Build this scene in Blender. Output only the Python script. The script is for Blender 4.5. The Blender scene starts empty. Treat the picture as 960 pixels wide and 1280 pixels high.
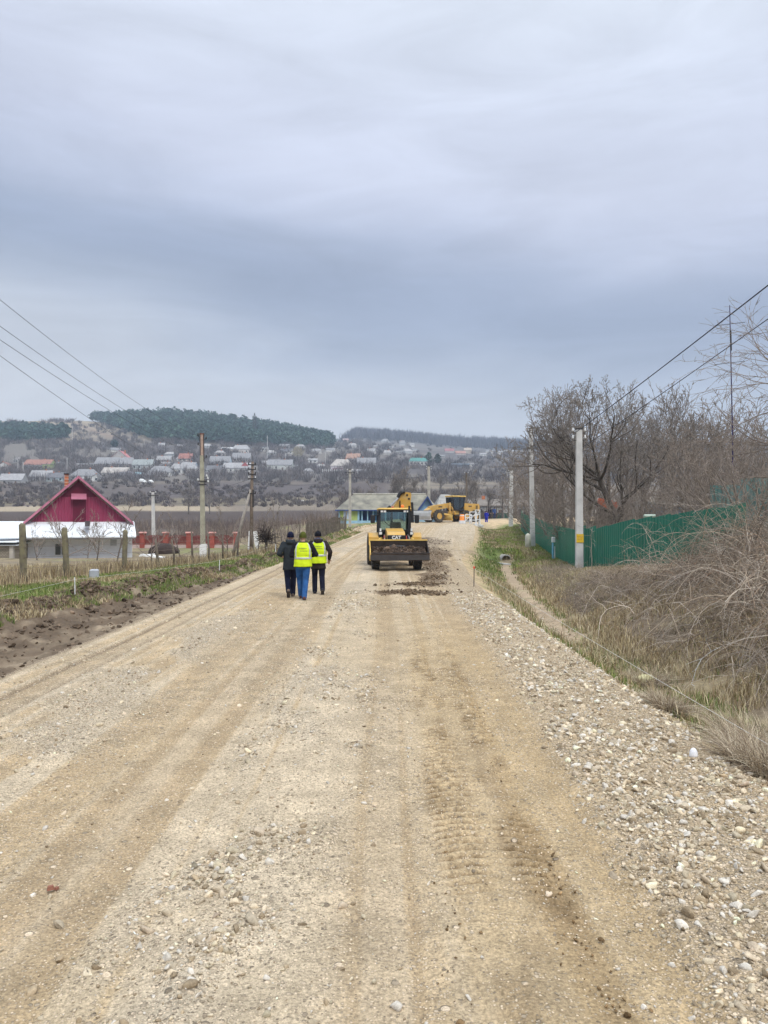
import bpy, math, random
import numpy as np
from mathutils import Vector, Matrix
SC = bpy.context.scene
COL = SC.collection
F = 962.0; CX = 480.0; HY = 648.0; CAMZ = 2.1
R = math.radians
rnd = random.Random(7)

# ------------------------------------------------------------------ noise
def _hash(ix, iy, seed):
    n = (ix.astype(np.int64) * 374761393 + iy.astype(np.int64) * 668265263 + seed * 974711) & 0xFFFFFFFF
    n = ((n ^ (n >> 13)) * 1274126177) & 0xFFFFFFFF
    n = n ^ (n >> 16)
    return (n & 0xFFFF) / 65535.0
def vnoise(x, y, seed=0):
    x = np.asarray(x, float); y = np.asarray(y, float)
    ix = np.floor(x); iy = np.floor(y); fx = x - ix; fy = y - iy
    fx = fx * fx * (3 - 2 * fx); fy = fy * fy * (3 - 2 * fy)
    a = _hash(ix, iy, seed); b = _hash(ix + 1, iy, seed); c = _hash(ix, iy + 1, seed); d = _hash(ix + 1, iy + 1, seed)
    return (a * (1 - fx) + b * fx) * (1 - fy) + (c * (1 - fx) + d * fx) * fy
def fbm(x, y, o=4, seed=0):
    s = 0; a = .5; t = 0
    for k in range(o):
        s = s + a * vnoise(x * 2 ** k, y * 2 ** k, seed + k * 17); t += a; a *= .5
    return s / t
def sstep(a, b, x):
    t = np.clip((np.asarray(x, float) - a) / (b - a), 0, 1)
    return t * t * (3 - 2 * t)
def smooth_interp(x, xs, ys):
    return np.interp(x, xs, ys)

# ------------------------------------------------------------------ terrain
def zr(y):      # road level
    y = np.asarray(y, float)
    return np.interp(y, [0, 31, 36, 42, 100, 112, 130], [0, 0, .05, .19, 1.68, 1.95, 2.3])
def xl(y):
    return np.interp(y, [-30, 35, 60, 78, 90, 100, 112], [-5, -5, -3.3, -2.2, 0, 2, 4.5])
def xr(y):
    return np.interp(y, [-30, 10, 25, 38, 50, 70, 100, 112], [2.9, 2.9, 2.9, 3.7, 5.6, 8.2, 11.5, 14])
def xd(y):      # ditch bottom
    return np.interp(y, [0, 10, 13, 18, 25, 32, 38, 43, 50, 70, 95], [4.2, 4.1, 4.0, 4.1, 4.75, 5.4, 6.1, 6.8, 7.8, 10, 13.4])
def dd(y):      # ditch depth
    return np.interp(y, [0, 6, 10, 20, 35, 42, 43.6, 45.2, 48, 57, 80, 84, 90, 94], [.25, .3, .45, .6, .62, .7, .7, .0, .08, .22, .3, .9, .9, 0])
def soilw(y):   # width of dark churned soil strip on the left
    return np.interp(y, [0, 9, 17, 25, 33, 45, 60], [4.3, 4.0, 3.4, 2.0, .8, .45, .3])
zland_x = [0, 25, 40, 50, 57, 70, 100, 120]; zland_z = [.05, 0, -.3, -.55, -.85, -.62, -.8, -.7]
RID_PX = [-400, 0, 100, 130, 200, 250, 300, 350, 400, 425, 440, 500, 560, 650, 800, 960, 1400]
RID_A = [118, 122, 123, 121, 127, 124, 117, 110, 101, 96, 96, 96, 96, 96, 96, 96, 96]
RID_B = [108, 108, 108, 108, 108, 108, 108, 108, 108, 108, 108, 103, 97, 92, 88, 88, 88]
AD = [100, 120, 150, 200, 250, 300, 350, 400, 500, 600, 700, 850, 950, 1100, 1500, 2500, 4000]
AE = [-30, -22, -14, -2, 8, 18, 30, 42, 66, 86, 101, 117, 126, 118, 70, 25, 5]
BD = [100, 120, 150, 200, 250, 300, 350, 400, 500, 650, 900, 1300, 1600, 2000, 3000, 4000]
BE = [-6, 0, -3, 4, 16, 30, 42, 51, 64, 78, 90, 99, 104, 80, 20, 5]
def zfar(x, y, D=None):
    y = np.asarray(y, float); x = np.asarray(x, float)
    D = np.hypot(x, y) if D is None else D
    yy = np.maximum(y, 1e-3)
    px = np.clip(np.where(y > 0.2 * np.abs(x), CX + F * x / yy, np.where(x < 0, -400, 1400)), -400, 1400)
    Dd = np.maximum(y, D * .6)
    a = np.interp(Dd, AD, AE); a = np.where(a > 0, a * np.interp(px, RID_PX, RID_A) / 126., a)
    b = np.interp(Dd, BD, BE); b = np.where(b > 0, b * np.interp(px, RID_PX, RID_B) / 104., b)
    w = sstep(395, 450, px)
    e = a * (1 - w) + b * w
    back = sstep(-.2, .25, y / np.maximum(D, 1e-3))
    return CAMZ + e * Dd / F * back - 2.0 * (1 - back)
def znear(x, y):
    x = np.asarray(x, float); y = np.asarray(y, float)
    z0 = zr(y); L = xl(y); Rr = xr(y)
    z = z0.copy() + np.zeros_like(x)
    # left
    dl = L - x
    zl = np.interp(y, zland_x, zland_z)
    qq = sstep(80, 94, y) * (1 - sstep(11, 20, dl)); zl = zl * (1 - qq) + 1.4 * qq
    sw = soilw(y)
    t = sstep(0, 1, (dl - sw) / 6.0)
    zleft = z0 * (1 - t) + zl * t
    n1 = fbm(x * 1.3, y * .8, 3, 3)
    strip = sstep(0, .3, dl) * (1 - sstep(.9, 1.15, dl / sw))
    bank = np.exp(-((dl - sw * .93) / (.16 * sw + .22)) ** 2)
    zleft = zleft + bank * (.12 + .42 * n1) - .09 * strip * sstep(.1, .5, dl) + .06 * sstep(1, 1.3, dl / sw) * (fbm(x * .9, y * .9, 3, 8))
    z = np.where(dl > 0, zleft, z)
    # right
    dr = x - Rr
    c = xd(y); dep = dd(y)
    zb = np.interp(y, [0, 5, 15, 25, 34, 42, 50, 84, 100, 115], [.5, .45, .5, .15, -.3, -.12, .2, 1.1, 1.75, 2.0])
    bw = np.interp(y, [0, 20, 35, 50, 100], [2.8, 2.8, 2.2, 1.7, 1.6])
    ztop = zb + np.where(y < 32, .11, .03) * np.clip(x - c - bw, 0, 14)
    u1 = np.clip(dr / np.maximum(c - Rr - .25, .2), 0, 1)
    zd = z0 - dep
    u2 = sstep(0, 1, (x - c - .2) / bw)
    zright = np.where(x < c, z0 * (1 - u1) + zd * u1, zd * (1 - u2) + ztop * u2)
    zright = zright + .10 * (fbm(x * .9, y * .9, 3, 21) - .5) * sstep(.2, 1.2, dr)
    z = np.where(dr > 0, zright, z)
    return z
def H(x, y):
    x = np.asarray(x, float); y = np.asarray(y, float)
    D = np.hypot(x, y)
    w = sstep(108, 150, np.maximum(y, D * .7))
    z = znear(x, y) * (1 - w) + zfar(x, y, D) * w
    far = sstep(120, 300, D)
    z = z + far * (fbm(x * .02, y * .02, 3, 5) - .5) * np.clip(D * .004, 0, 3)
    return z
def g(x, y):
    return float(H(np.array([x]), np.array([y]))[0])
_DG = np.concatenate([np.arange(60, 300, 3.), np.arange(300, 1000, 6.), np.arange(1000, 1800, 12.)])
def solveD(px, py):
    """distance at which the sight line towards a direction meets the far slope"""
    px = np.atleast_1d(np.asarray(px, float)); py = np.atleast_1d(np.asarray(py, float))
    out = np.full(px.shape, 1600.); done = np.zeros(px.shape, bool)
    for D in _DG:
        if D < 115: continue
        x = (px - CX) * D / F
        e = (H(x, np.full_like(x, D)) - CAMZ) * F / D
        hit = (~done) & (e >= HY - py)
        out[hit] = D; done |= hit
    return out

# ------------------------------------------------------------------ mesh helpers
def np_mesh(name, V, faces, smooth=False):
    """faces: list of int arrays (n,k)"""
    me = bpy.data.meshes.new(name)
    V = np.asarray(V, np.float32)
    me.vertices.add(len(V)); me.vertices.foreach_set('co', V.ravel())
    faces = [np.asarray(f, np.int32) for f in faces if len(f)]
    tot = sum(f.size for f in faces); nf = sum(len(f) for f in faces)
    me.loops.add(tot); me.polygons.add(nf)
    me.loops.foreach_set('vertex_index', np.concatenate([f.ravel() for f in faces]))
    sizes = np.concatenate([np.full(len(f), f.shape[1], np.int32) for f in faces])
    st = np.concatenate([[0], np.cumsum(sizes)[:-1]]).astype(np.int32)
    me.polygons.foreach_set('loop_start', st)
    if smooth: me.polygons.foreach_set('use_smooth', np.ones(nf, bool))
    me.update(calc_edges=True); me.validate()
    return me
def setcol(me, C, name='Col'):
    a = me.color_attributes.new(name, 'FLOAT_COLOR', 'POINT')
    C = np.asarray(C, np.float32)
    if C.shape[1] == 3: C = np.concatenate([C, np.ones((len(C), 1), np.float32)], 1)
    a.data.foreach_set('color', C.ravel())
def link(name, me, mat=None, parent=None, loc=None):
    o = bpy.data.objects.new(name, me); COL.objects.link(o)
    if mat is not None and me is not None:
        me.materials.clear(); me.materials.append(mat)
    if parent is not None: o.parent = parent
    if loc is not None: o.location = loc
    return o
def tag(o, label=None, cat=None, group=None, kind=None):
    if label: o['label'] = label
    if cat: o['category'] = cat
    if group: o['group'] = group
    if kind: o['kind'] = kind
    return o
def empty(name, loc, rz, label, cat, group=None):
    o = bpy.data.objects.new(name, None); COL.objects.link(o)
    o.location = loc; o.rotation_euler = (0, 0, rz); o.empty_display_size = .2
    return tag(o, label, cat, group)
def children(o): return list(o.children)
def copy_tree(o, kids, parent=None):
    c = o.copy(); COL.objects.link(c); c.parent = parent
    for ch in kids.get(o.name, []): copy_tree(ch, kids, c)
    return c
def kids_of(root):
    d = {}
    def rec(o):
        ch = [x for x in COL.objects if x.parent == o]
        d[o.name] = ch
        for x in ch: rec(x)
    rec(root); return d

class MB:
    def __init__(s): s.v = []; s.f = []
    def add(s, vs, fs):
        b = len(s.v); s.v += [tuple(v) for v in vs]; s.f += [tuple(i + b for i in f) for f in fs]; return s
    def box(s, c, d, rot=None, taper=1.0):
        x, y, z = d[0] / 2, d[1] / 2, d[2] / 2
        vs = [Vector((a * x * (taper if k > 0 else 1), b * y * (taper if k > 0 else 1), k * z)) for k in (-1, 1) for b in (-1, 1) for a in (-1, 1)]
        if rot is not None: vs = [rot @ v for v in vs]
        c = Vector(c)
        return s.add([v + c for v in vs], [(0, 2, 3, 1), (4, 5, 7, 6), (0, 1, 5, 4), (2, 6, 7, 3), (0, 4, 6, 2), (1, 3, 7, 5)])
    def bbox(s, a, b):
        return s.box([(a[i] + b[i]) / 2 for i in range(3)], [abs(b[i] - a[i]) for i in range(3)])
    def bevbox(s, c, d, r=.03, rot=None):
        """box with chamfered vertical and top edges"""
        x, y, z = d[0] / 2, d[1] / 2, d[2] / 2
        def ring(ix, zz):
            X, Y = x - ix, y - ix
            return [(-X + r, -Y, zz), (X - r, -Y, zz), (X, -Y + r, zz), (X, Y - r, zz), (X - r, Y, zz), (-X + r, Y, zz), (-X, Y - r, zz), (-X, -Y + r, zz)]
        vs = ring(r, -z) + ring(0, -z + r) + ring(0, z - r) + ring(r, z)
        fs = [tuple(range(7, -1, -1)), tuple(range(24, 32))]
        for k in range(3):
            for i in range(8):
                j = (i + 1) % 8; fs.append((k * 8 + i, k * 8 + j, k * 8 + 8 + j, k * 8 + 8 + i))
        vs = [Vector(v) for v in vs]
        if rot is not None: vs = [rot @ v for v in vs]
        c = Vector(c)
        return s.add([v + c for v in vs], fs)
    def prism(s, poly, a, b, axis='x'):
        """polygon of 2D points extruded along an axis between a and b (x: pts are (y,z); y: (x,z); z: (x,y))"""
        n = len(poly)
        def P(p, t):
            return (t, p[0], p[1]) if axis == 'x' else ((p[0], t, p[1]) if axis == 'y' else (p[0], p[1], t))
        vs = [P(p, a) for p in poly] + [P(p, b) for p in poly]
        fs = [tuple(range(n)), tuple(range(2 * n - 1, n - 1, -1))]
        for i in range(n):
            j = (i + 1) % n; fs.append((i, i + n, j + n, j))
        return s.add(vs, fs)
    def tube(s, pts, rad, n=8, cap=True):
        pts = [Vector(p) for p in pts]
        if not isinstance(rad, (list, tuple)): rad = [rad] * len(pts)
        vs = []; fs = []
        u = None
        for i, p in enumerate(pts):
            t = (pts[min(i + 1, len(pts) - 1)] - pts[max(i - 1, 0)]).normalized()
            if u is None:
                u = t.cross(Vector((0, 0, 1)) if abs(t.z) < .9 else Vector((0, 1, 0))).normalized()
            else:
                u = (u - t * u.dot(t)).normalized()
            w = t.cross(u)
            r = rad[i]; rx, ry = r if isinstance(r, (list, tuple)) else (r, r)
            for k in range(n):
                a = 2 * math.pi * k / n
                vs.append(p + u * (rx * math.cos(a)) + w * (ry * math.sin(a)))
        for i in range(len(pts) - 1):
            for k in range(n):
                j = (k + 1) % n
                fs.append((i * n + k, i * n + j, (i + 1) * n + j, (i + 1) * n + k))
        if cap:
            fs.append(tuple(range(n - 1, -1, -1))); m = (len(pts) - 1) * n; fs.append(tuple(range(m, m + n)))
        return s.add(vs, fs)
    def ball(s, c, r, nu=10, nv=7, noise=0, seed=0):
        if not isinstance(r, (list, tuple)): r = (r, r, r)
        q = random.Random(seed); vs = [(c[0], c[1], c[2] - r[2])]; fs = []
        for j in range(1, nv):
            b = -math.pi / 2 + math.pi * j / nv
            for i in range(nu):
                a = 2 * math.pi * i / nu; k = 1 + noise * (q.random() - .5)
                vs.append((c[0] + r[0] * k * math.cos(b) * math.cos(a), c[1] + r[1] * k * math.cos(b) * math.sin(a), c[2] + r[2] * k * math.sin(b)))
        vs.append((c[0], c[1], c[2] + r[2])); m = len(vs) - 1
        for i in range(nu):
            j = (i + 1) % nu
            fs.append((0, 1 + j, 1 + i)); fs.append((m, m - nu + i, m - nu + j))
            for k in range(nv - 2):
                fs.append((1 + k * nu + i, 1 + k * nu + j, 1 + (k + 1) * nu + j, 1 + (k + 1) * nu + i))
        return s.add(vs, fs)
    def lathe(s, prof, c=(0, 0, 0), axis='z', n=20, close=True):
        """prof: (radius, height) pairs"""
        vs = []; fs = []
        for r, h in prof:
            for k in range(n):
                a = 2 * math.pi * k / n; p = (r * math.cos(a), r * math.sin(a), h)
                if axis == 'x': p = (p[2], p[0], p[1])
                elif axis == 'y': p = (p[0], p[2], p[1])
                vs.append((p[0] + c[0], p[1] + c[1], p[2] + c[2]))
        for i in range(len(prof) - 1):
            for k in range(n):
                j = (k + 1) % n; fs.append((i * n + k, i * n + j, (i + 1) * n + j, (i + 1) * n + k))
        if close:
            fs.append(tuple(range(n - 1, -1, -1))); m = (len(prof) - 1) * n; fs.append(tuple(range(m, m + n)))
        return s.add(vs, fs)
    def xform(s, M):
        s.v = [tuple(M @ Vector(v)) for v in s.v]; return s
    def mesh(s, name, smooth=False):
        me = bpy.data.meshes.new(name); me.from_pydata(s.v, [], s.f); me.update()
        import bmesh
        bm = bmesh.new(); bm.from_mesh(me); bmesh.ops.recalc_face_normals(bm, faces=bm.faces); bm.to_mesh(me); bm.free()
        if smooth: me.polygons.foreach_set('use_smooth', np.ones(len(me.polygons), bool))
        return me
    def build(s, name, mat, parent=None, smooth=False, label=None):
        o = link(name, s.mesh(name, smooth), mat, parent)
        if label: o['label'] = label
        return o
def rot(ax, deg): return Matrix.Rotation(R(deg), 3, ax)

def tubes_np(P, Rad, k=3):
    """P (N,S,3), Rad (N,S) -> V, quads"""
    N, S, _ = P.shape
    T = np.gradient(P, axis=1); T /= np.maximum(np.linalg.norm(T, axis=2, keepdims=True), 1e-9)
    ref = np.where(np.abs(T[:, :1, 2:3]) < .9, np.array([[[0, 0, 1.]]]), np.array([[[1., 0, 0]]]))
    U = np.cross(T, np.broadcast_to(ref, T.shape)); U /= np.maximum(np.linalg.norm(U, axis=2, keepdims=True), 1e-9)
    W = np.cross(T, U)
    a = 2 * np.pi * np.arange(k) / k
    V = P[:, :, None, :] + Rad[:, :, None, None] * (np.cos(a)[None, None, :, None] * U[:, :, None, :] + np.sin(a)[None, None, :, None] * W[:, :, None, :])
    idx = np.arange(N * S * k).reshape(N, S, k)
    i0 = idx[:, :-1, :]; i1 = idx[:, 1:, :]
    q = np.stack([i0, np.roll(i0, -1, 2), np.roll(i1, -1, 2), i1], -1).reshape(-1, 4)
    return V.reshape(-1, 3), q
def tube_mesh(name, sets, smooth=True):
    """sets: list of (P, Rad, k)"""
    Vs = []; Qs = []; b = 0
    for P, Rd, k in sets:
        V, q = tubes_np(P, Rd, k); Vs.append(V); Qs.append(q + b); b += len(V)
    return np_mesh(name, np.concatenate(Vs), [np.concatenate(Qs)], smooth)

# ------------------------------------------------------------------ materials
MATS = {}
def mat(name, col, rough=.8, var=.25, scale=8., bump=0., bscale=30., metal=0., spec=.3, coord='Object', detail=4., dirt=None):
    if name in MATS: return MATS[name]
    m = bpy.data.materials.new(name); m.use_nodes = True; nt = m.node_tree; b = nt.nodes['Principled BSDF']
    b.inputs['Roughness'].default_value = rough; b.inputs['Metallic'].default_value = metal; b.inputs['Specular IOR Level'].default_value = spec
    tc = nt.nodes.new('ShaderNodeTexCoord')
    n = nt.nodes.new('ShaderNodeTexNoise'); n.inputs['Scale'].default_value = scale; n.inputs['Detail'].default_value = detail
    nt.links.new(tc.outputs[coord], n.inputs['Vector'])
    mx = nt.nodes.new('ShaderNodeMix'); mx.data_type = 'RGBA'
    mr = nt.nodes.new('ShaderNodeMapRange'); mr.inputs[1].default_value = .3; mr.inputs[2].default_value = .7
    nt.links.new(n.outputs['Fac'], mr.inputs[0]); nt.links.new(mr.outputs[0], mx.inputs[0])
    c = np.array(col)
    mx.inputs[6].default_value = (*(c * (1 - var)), 1)
    c2 = np.array(dirt) if dirt is not None else np.minimum(c * (1 + var), .95)
    mx.inputs[7].default_value = (*c2, 1)
    nt.links.new(mx.outputs[2], b.inputs['Base Color'])
    if bump:
        n2 = nt.nodes.new('ShaderNodeTexNoise'); n2.inputs['Scale'].default_value = bscale; n2.inputs['Detail'].default_value = 6
        nt.links.new(tc.outputs[coord], n2.inputs['Vector'])
        bp = nt.nodes.new('ShaderNodeBump'); bp.inputs['Strength'].default_value = bump; bp.inputs['Distance'].default_value = .02
        nt.links.new(n2.outputs['Fac'], bp.inputs['Height']); nt.links.new(bp.outputs[0], b.inputs['Normal'])
    MATS[name] = m
    return m
def glass(name, col=(.03, .05, .055), rough=.05):
    if name in MATS: return MATS[name]
    m = bpy.data.materials.new(name); m.use_nodes = True; b = m.node_tree.nodes['Principled BSDF']
    b.inputs['Base Color'].default_value = (*col, 1); b.inputs['Roughness'].default_value = rough; b.inputs['Specular IOR Level'].default_value = .8
    MATS[name] = m
    return m
def clear_glass(name, tint=(.55, .68, .68)):
    if name in MATS: return MATS[name]
    m = bpy.data.materials.new(name); m.use_nodes = True; nt = m.node_tree
    for n in list(nt.nodes): nt.nodes.remove(n)
    out = nt.nodes.new('ShaderNodeOutputMaterial'); mx = nt.nodes.new('ShaderNodeMixShader')
    t = nt.nodes.new('ShaderNodeBsdfTransparent'); t.inputs[0].default_value = (*tint, 1)
    gl = nt.nodes.new('ShaderNodeBsdfGlossy'); gl.inputs['Roughness'].default_value = .04; gl.inputs[0].default_value = (.9, .95, .95, 1)
    fr = nt.nodes.new('ShaderNodeFresnel'); fr.inputs[0].default_value = 1.9
    nt.links.new(fr.outputs[0], mx.inputs[0]); nt.links.new(t.outputs[0], mx.inputs[1]); nt.links.new(gl.outputs[0], mx.inputs[2]); nt.links.new(mx.outputs[0], out.inputs[0])
    MATS[name] = m
    return m
def vcol_mat(name, rough=.9, nscale=3., nvar=.3, bump=0., bscale=40., spec=.15, pebble=0., translucent=0.):
    """albedo from the mesh's colour attribute, broken up by noise (and pebbles)"""
    m = bpy.data.materials.new(name); m.use_nodes = True; nt = m.node_tree; b = nt.nodes['Principled BSDF']
    b.inputs['Roughness'].default_value = rough; b.inputs['Specular IOR Level'].default_value = spec
    at = nt.nodes.new('ShaderNodeAttribute'); at.attribute_name = 'Col'
    tc = nt.nodes.new('ShaderNodeTexCoord')
    L = nt.links.new
    def noise(s, d=6., r=.6):
        n = nt.nodes.new('ShaderNodeTexNoise'); n.inputs['Scale'].default_value = s; n.inputs['Detail'].default_value = d; n.inputs['Roughness'].default_value = r
        L(tc.outputs['Object'], n.inputs['Vector']); return n.outputs['Fac']
    def mrange(src, a, b_, c, d):
        r = nt.nodes.new('ShaderNodeMapRange'); r.inputs[1].default_value = a; r.inputs[2].default_value = b_; r.inputs[3].default_value = c; r.inputs[4].default_value = d
        L(src, r.inputs[0]); return r.outputs[0]
    def mul(a, b_):
        r = nt.nodes.new('ShaderNodeMath'); r.operation = 'MULTIPLY'; L(a, r.inputs[0])
        if isinstance(b_, (int, float)): r.inputs[1].default_value = b_
        else: L(b_, r.inputs[1])
        return r.outputs[0]
    f = mul(mrange(noise(nscale), .3, .7, 1 - nvar, 1 + nvar), mrange(noise(nscale * 9), .3, .7, 1 - nvar * .7, 1 + nvar * .7))
    if pebble: f = mul(f, mrange(noise(55., 5., .7), .36, .64, .66, 1.30))
    vm = nt.nodes.new('ShaderNodeVectorMath'); vm.operation = 'SCALE'; L(at.outputs['Color'], vm.inputs[0]); L(f, vm.inputs['Scale'])
    col = vm.outputs[0]; height = noise(bscale)
    if pebble:
        gm = nt.nodes.new('ShaderNodeSeparateColor')
        a2 = nt.nodes.new('ShaderNodeAttribute'); a2.attribute_name = 'Peb'; L(a2.outputs['Color'], gm.inputs[0])
        for sc, kk in ((36., 0), (72., 1), (19., 2)):
            vo = nt.nodes.new('ShaderNodeTexVoronoi'); vo.inputs['Scale'].default_value = sc; L(tc.outputs['Object'], vo.inputs['Vector'])
            sep = nt.nodes.new('ShaderNodeSeparateColor'); L(vo.outputs['Color'], sep.inputs[0])
            # a cell carries a stone where its random value is under the local gravel density
            lt = nt.nodes.new('ShaderNodeMath'); lt.operation = 'LESS_THAN'; L(sep.outputs[0], lt.inputs[0]); L(gm.outputs[kk], lt.inputs[1])
            body = mrange(vo.outputs['Distance'], .36, .50, 1, 0)
            msk = mul(lt.outputs[0], body)
            tone = mrange(sep.outputs[1], 0, 1, .42, 1.5)
            sv = nt.nodes.new('ShaderNodeVectorMath'); sv.operation = 'SCALE'; sv.inputs[0].default_value = (.58, .465, .33); L(tone, sv.inputs['Scale'])
            mx = nt.nodes.new('ShaderNodeMix'); mx.data_type = 'RGBA'; L(msk, mx.inputs[0]); L(col, mx.inputs[6]); L(sv.outputs[0], mx.inputs[7])
            col = mx.outputs[2]
            ad = nt.nodes.new('ShaderNodeMath'); ad.operation = 'MULTIPLY_ADD'; L(msk, ad.inputs[0]); ad.inputs[1].default_value = 1.1 * 30. / sc; L(height, ad.inputs[2]); height = ad.outputs[0]
    L(col, b.inputs['Base Color'])
    if bump:
        bp = nt.nodes.new('ShaderNodeBump'); bp.inputs['Strength'].default_value = bump; bp.inputs['Distance'].default_value = .03
        L(height, bp.inputs['Height']); L(bp.outputs[0], b.inputs['Normal'])
    MATS[name] = m
    return m

# ------------------------------------------------------------------ camera, light, sky
cam = bpy.data.cameras.new('camera'); camo = bpy.data.objects.new('camera', cam); COL.objects.link(camo)
cam.sensor_fit = 'VERTICAL'; cam.sensor_height = 34.6; cam.lens = 26.0; cam.clip_start = .05; cam.clip_end = 9000
camo.location = (0, 0, CAMZ); camo.rotation_euler = (R(90) + 8 / F, 0, 0)
SC.camera = camo
SUN_EL, SUN_AZ = 48, 150      # azimuth clockwise from the view direction (+Y)
sl = bpy.data.lights.new('sun', 'SUN'); sl.energy = 1.5; sl.angle = R(16); sl.color = (1, .95, .87)
so = bpy.data.objects.new('sun', sl); COL.objects.link(so)
sd = Vector((math.sin(R(SUN_AZ)) * math.cos(R(SUN_EL)), math.cos(R(SUN_AZ)) * math.cos(R(SUN_EL)), math.sin(R(SUN_EL))))
so.rotation_euler = sd.to_track_quat('Z', 'Y').to_euler()
so.location = (0, -20, 60)

def world():
    w = bpy.data.worlds.new('World'); SC.world = w; w.use_nodes = True; nt = w.node_tree; L = nt.links.new
    bg = nt.nodes['Background']; bg.inputs['Strength'].default_value = .1
    sky = nt.nodes.new('ShaderNodeTexSky'); sky.sky_type = 'NISHITA'; sky.sun_disc = False
    sky.sun_elevation = R(SUN_EL); sky.sun_rotation = R(SUN_AZ); sky.dust_density = 2.5
    tc = nt.nodes.new('ShaderNodeTexCoord'); sx = nt.nodes.new('ShaderNodeSeparateXYZ'); L(tc.outputs['Generated'], sx.inputs[0])
    def M(op, a, b=None, c=None):
        n = nt.nodes.new('ShaderNodeMath'); n.operation = op
        for i, q in enumerate((a, b, c)):
            if q is None: continue
            if isinstance(q, (int, float)): n.inputs[i].default_value = q
            else: L(q, n.inputs[i])
        return n.outputs[0]
    x, y, z = sx.outputs
    rr = M('SQRT', M('ADD', M('MULTIPLY', x, x), M('MULTIPLY', y, y)))
    rr = M('MAXIMUM', rr, .05)
    v = M('DIVIDE', M('MAXIMUM', z, 0.0), rr)
    az = M('DIVIDE', x, rr)
    def noise(sxy, sz, det=5., rgh=.5, dis=0.):
        mp = nt.nodes.new('ShaderNodeMapping'); mp.inputs['Scale'].default_value = (sxy, sxy, sz); L(tc.outputs['Generated'], mp.inputs[0])
        n = nt.nodes.new('ShaderNodeTexNoise'); n.inputs['Scale'].default_value = 1; n.inputs['Detail'].default_value = det; n.inputs['Roughness'].default_value = rgh; n.inputs['Distortion'].default_value = dis
        L(mp.outputs[0], n.inputs['Vector']); return n.outputs['Fac']
    n1 = noise(2.2, 7, 3, .45); n2 = noise(4.5, 22, 5, .55, .3)
    vv = M('ADD', v, M('MULTIPLY', az, .15))
    vv = M('ADD', vv, M('MULTIPLY', M('SUBTRACT', n1, .5), .16))
    vv = M('ADD', vv, M('MULTIPLY', M('SUBTRACT', n2, .5), .05))
    cr = nt.nodes.new('ShaderNodeValToRGB'); cr.color_ramp.interpolation = 'B_SPLINE'
    L(M('DIVIDE', vv, 2.0), cr.inputs[0])
    def lin(c): return tuple(((q / 255 + .055) / 1.055) ** 2.4 if q > 10 else q / 255 / 12.92 for q in c)
    stops = SKY_STOPS
    e = cr.color_ramp.elements
    while len(e) < len(stops): e.new(.5)
    for i, (p, c, k) in enumerate(stops):
        e[i].position = p / 2.0; cc = lin(c); e[i].color = (cc[0] * k, cc[1] * k, cc[2] * k, 1)
    n3 = noise(3.4, 15, 7, .6, .6)
    br = nt.nodes.new('ShaderNodeMapRange'); br.inputs[1].default_value = .3; br.inputs[2].default_value = .7; br.inputs[3].default_value = .885; br.inputs[4].default_value = 1.09
    L(n3, br.inputs[0])
    cl = nt.nodes.new('ShaderNodeVectorMath'); cl.operation = 'SCALE'; L(cr.outputs[0], cl.inputs[0]); L(M('MULTIPLY', br.outputs[0], 10.0), cl.inputs['Scale'])
    # overcast sky is brightest overhead
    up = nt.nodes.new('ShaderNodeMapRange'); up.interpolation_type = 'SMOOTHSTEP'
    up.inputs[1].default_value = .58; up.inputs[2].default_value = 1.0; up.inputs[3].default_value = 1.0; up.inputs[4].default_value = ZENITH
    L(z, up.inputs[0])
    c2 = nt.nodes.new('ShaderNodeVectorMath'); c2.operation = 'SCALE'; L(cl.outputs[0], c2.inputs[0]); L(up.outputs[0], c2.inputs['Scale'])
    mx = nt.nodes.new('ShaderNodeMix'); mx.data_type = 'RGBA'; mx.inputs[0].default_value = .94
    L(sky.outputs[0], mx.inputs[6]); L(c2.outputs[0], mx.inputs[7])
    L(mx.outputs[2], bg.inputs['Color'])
SKY_STOPS = [(0.0, (200, 202, 207), 1), (.09, (196, 199, 206), 1), (.165, (186, 192, 203), 1), (.225, (164, 174, 192), 1), (.285, (145, 157, 180), 1),
             (.335, (154, 165, 187), 1), (.385, (180, 188, 208), 1), (.45, (195, 201, 219), 1), (.56, (202, 209, 225), 1), (.70, (208, 215, 228), 1), (.9, (209, 217, 228), 1)]
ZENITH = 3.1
HAZE_D = .00038
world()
vs = SC.view_settings; vs.view_transform = 'Standard'; vs.look = 'None'; vs.exposure = 0.38; vs.gamma = 1; vs.use_curve_mapping = False
SC.cycles.use_denoising = True
SC.cycles.max_bounces = 5; SC.cycles.diffuse_bounces = 3; SC.cycles.glossy_bounces = 3; SC.cycles.transparent_max_bounces = 12; SC.cycles.volume_bounces = 0
SC.cycles.use_adaptive_sampling = True; SC.cycles.adaptive_threshold = .02
SC.cycles.sample_clamp_indirect = 6
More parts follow.
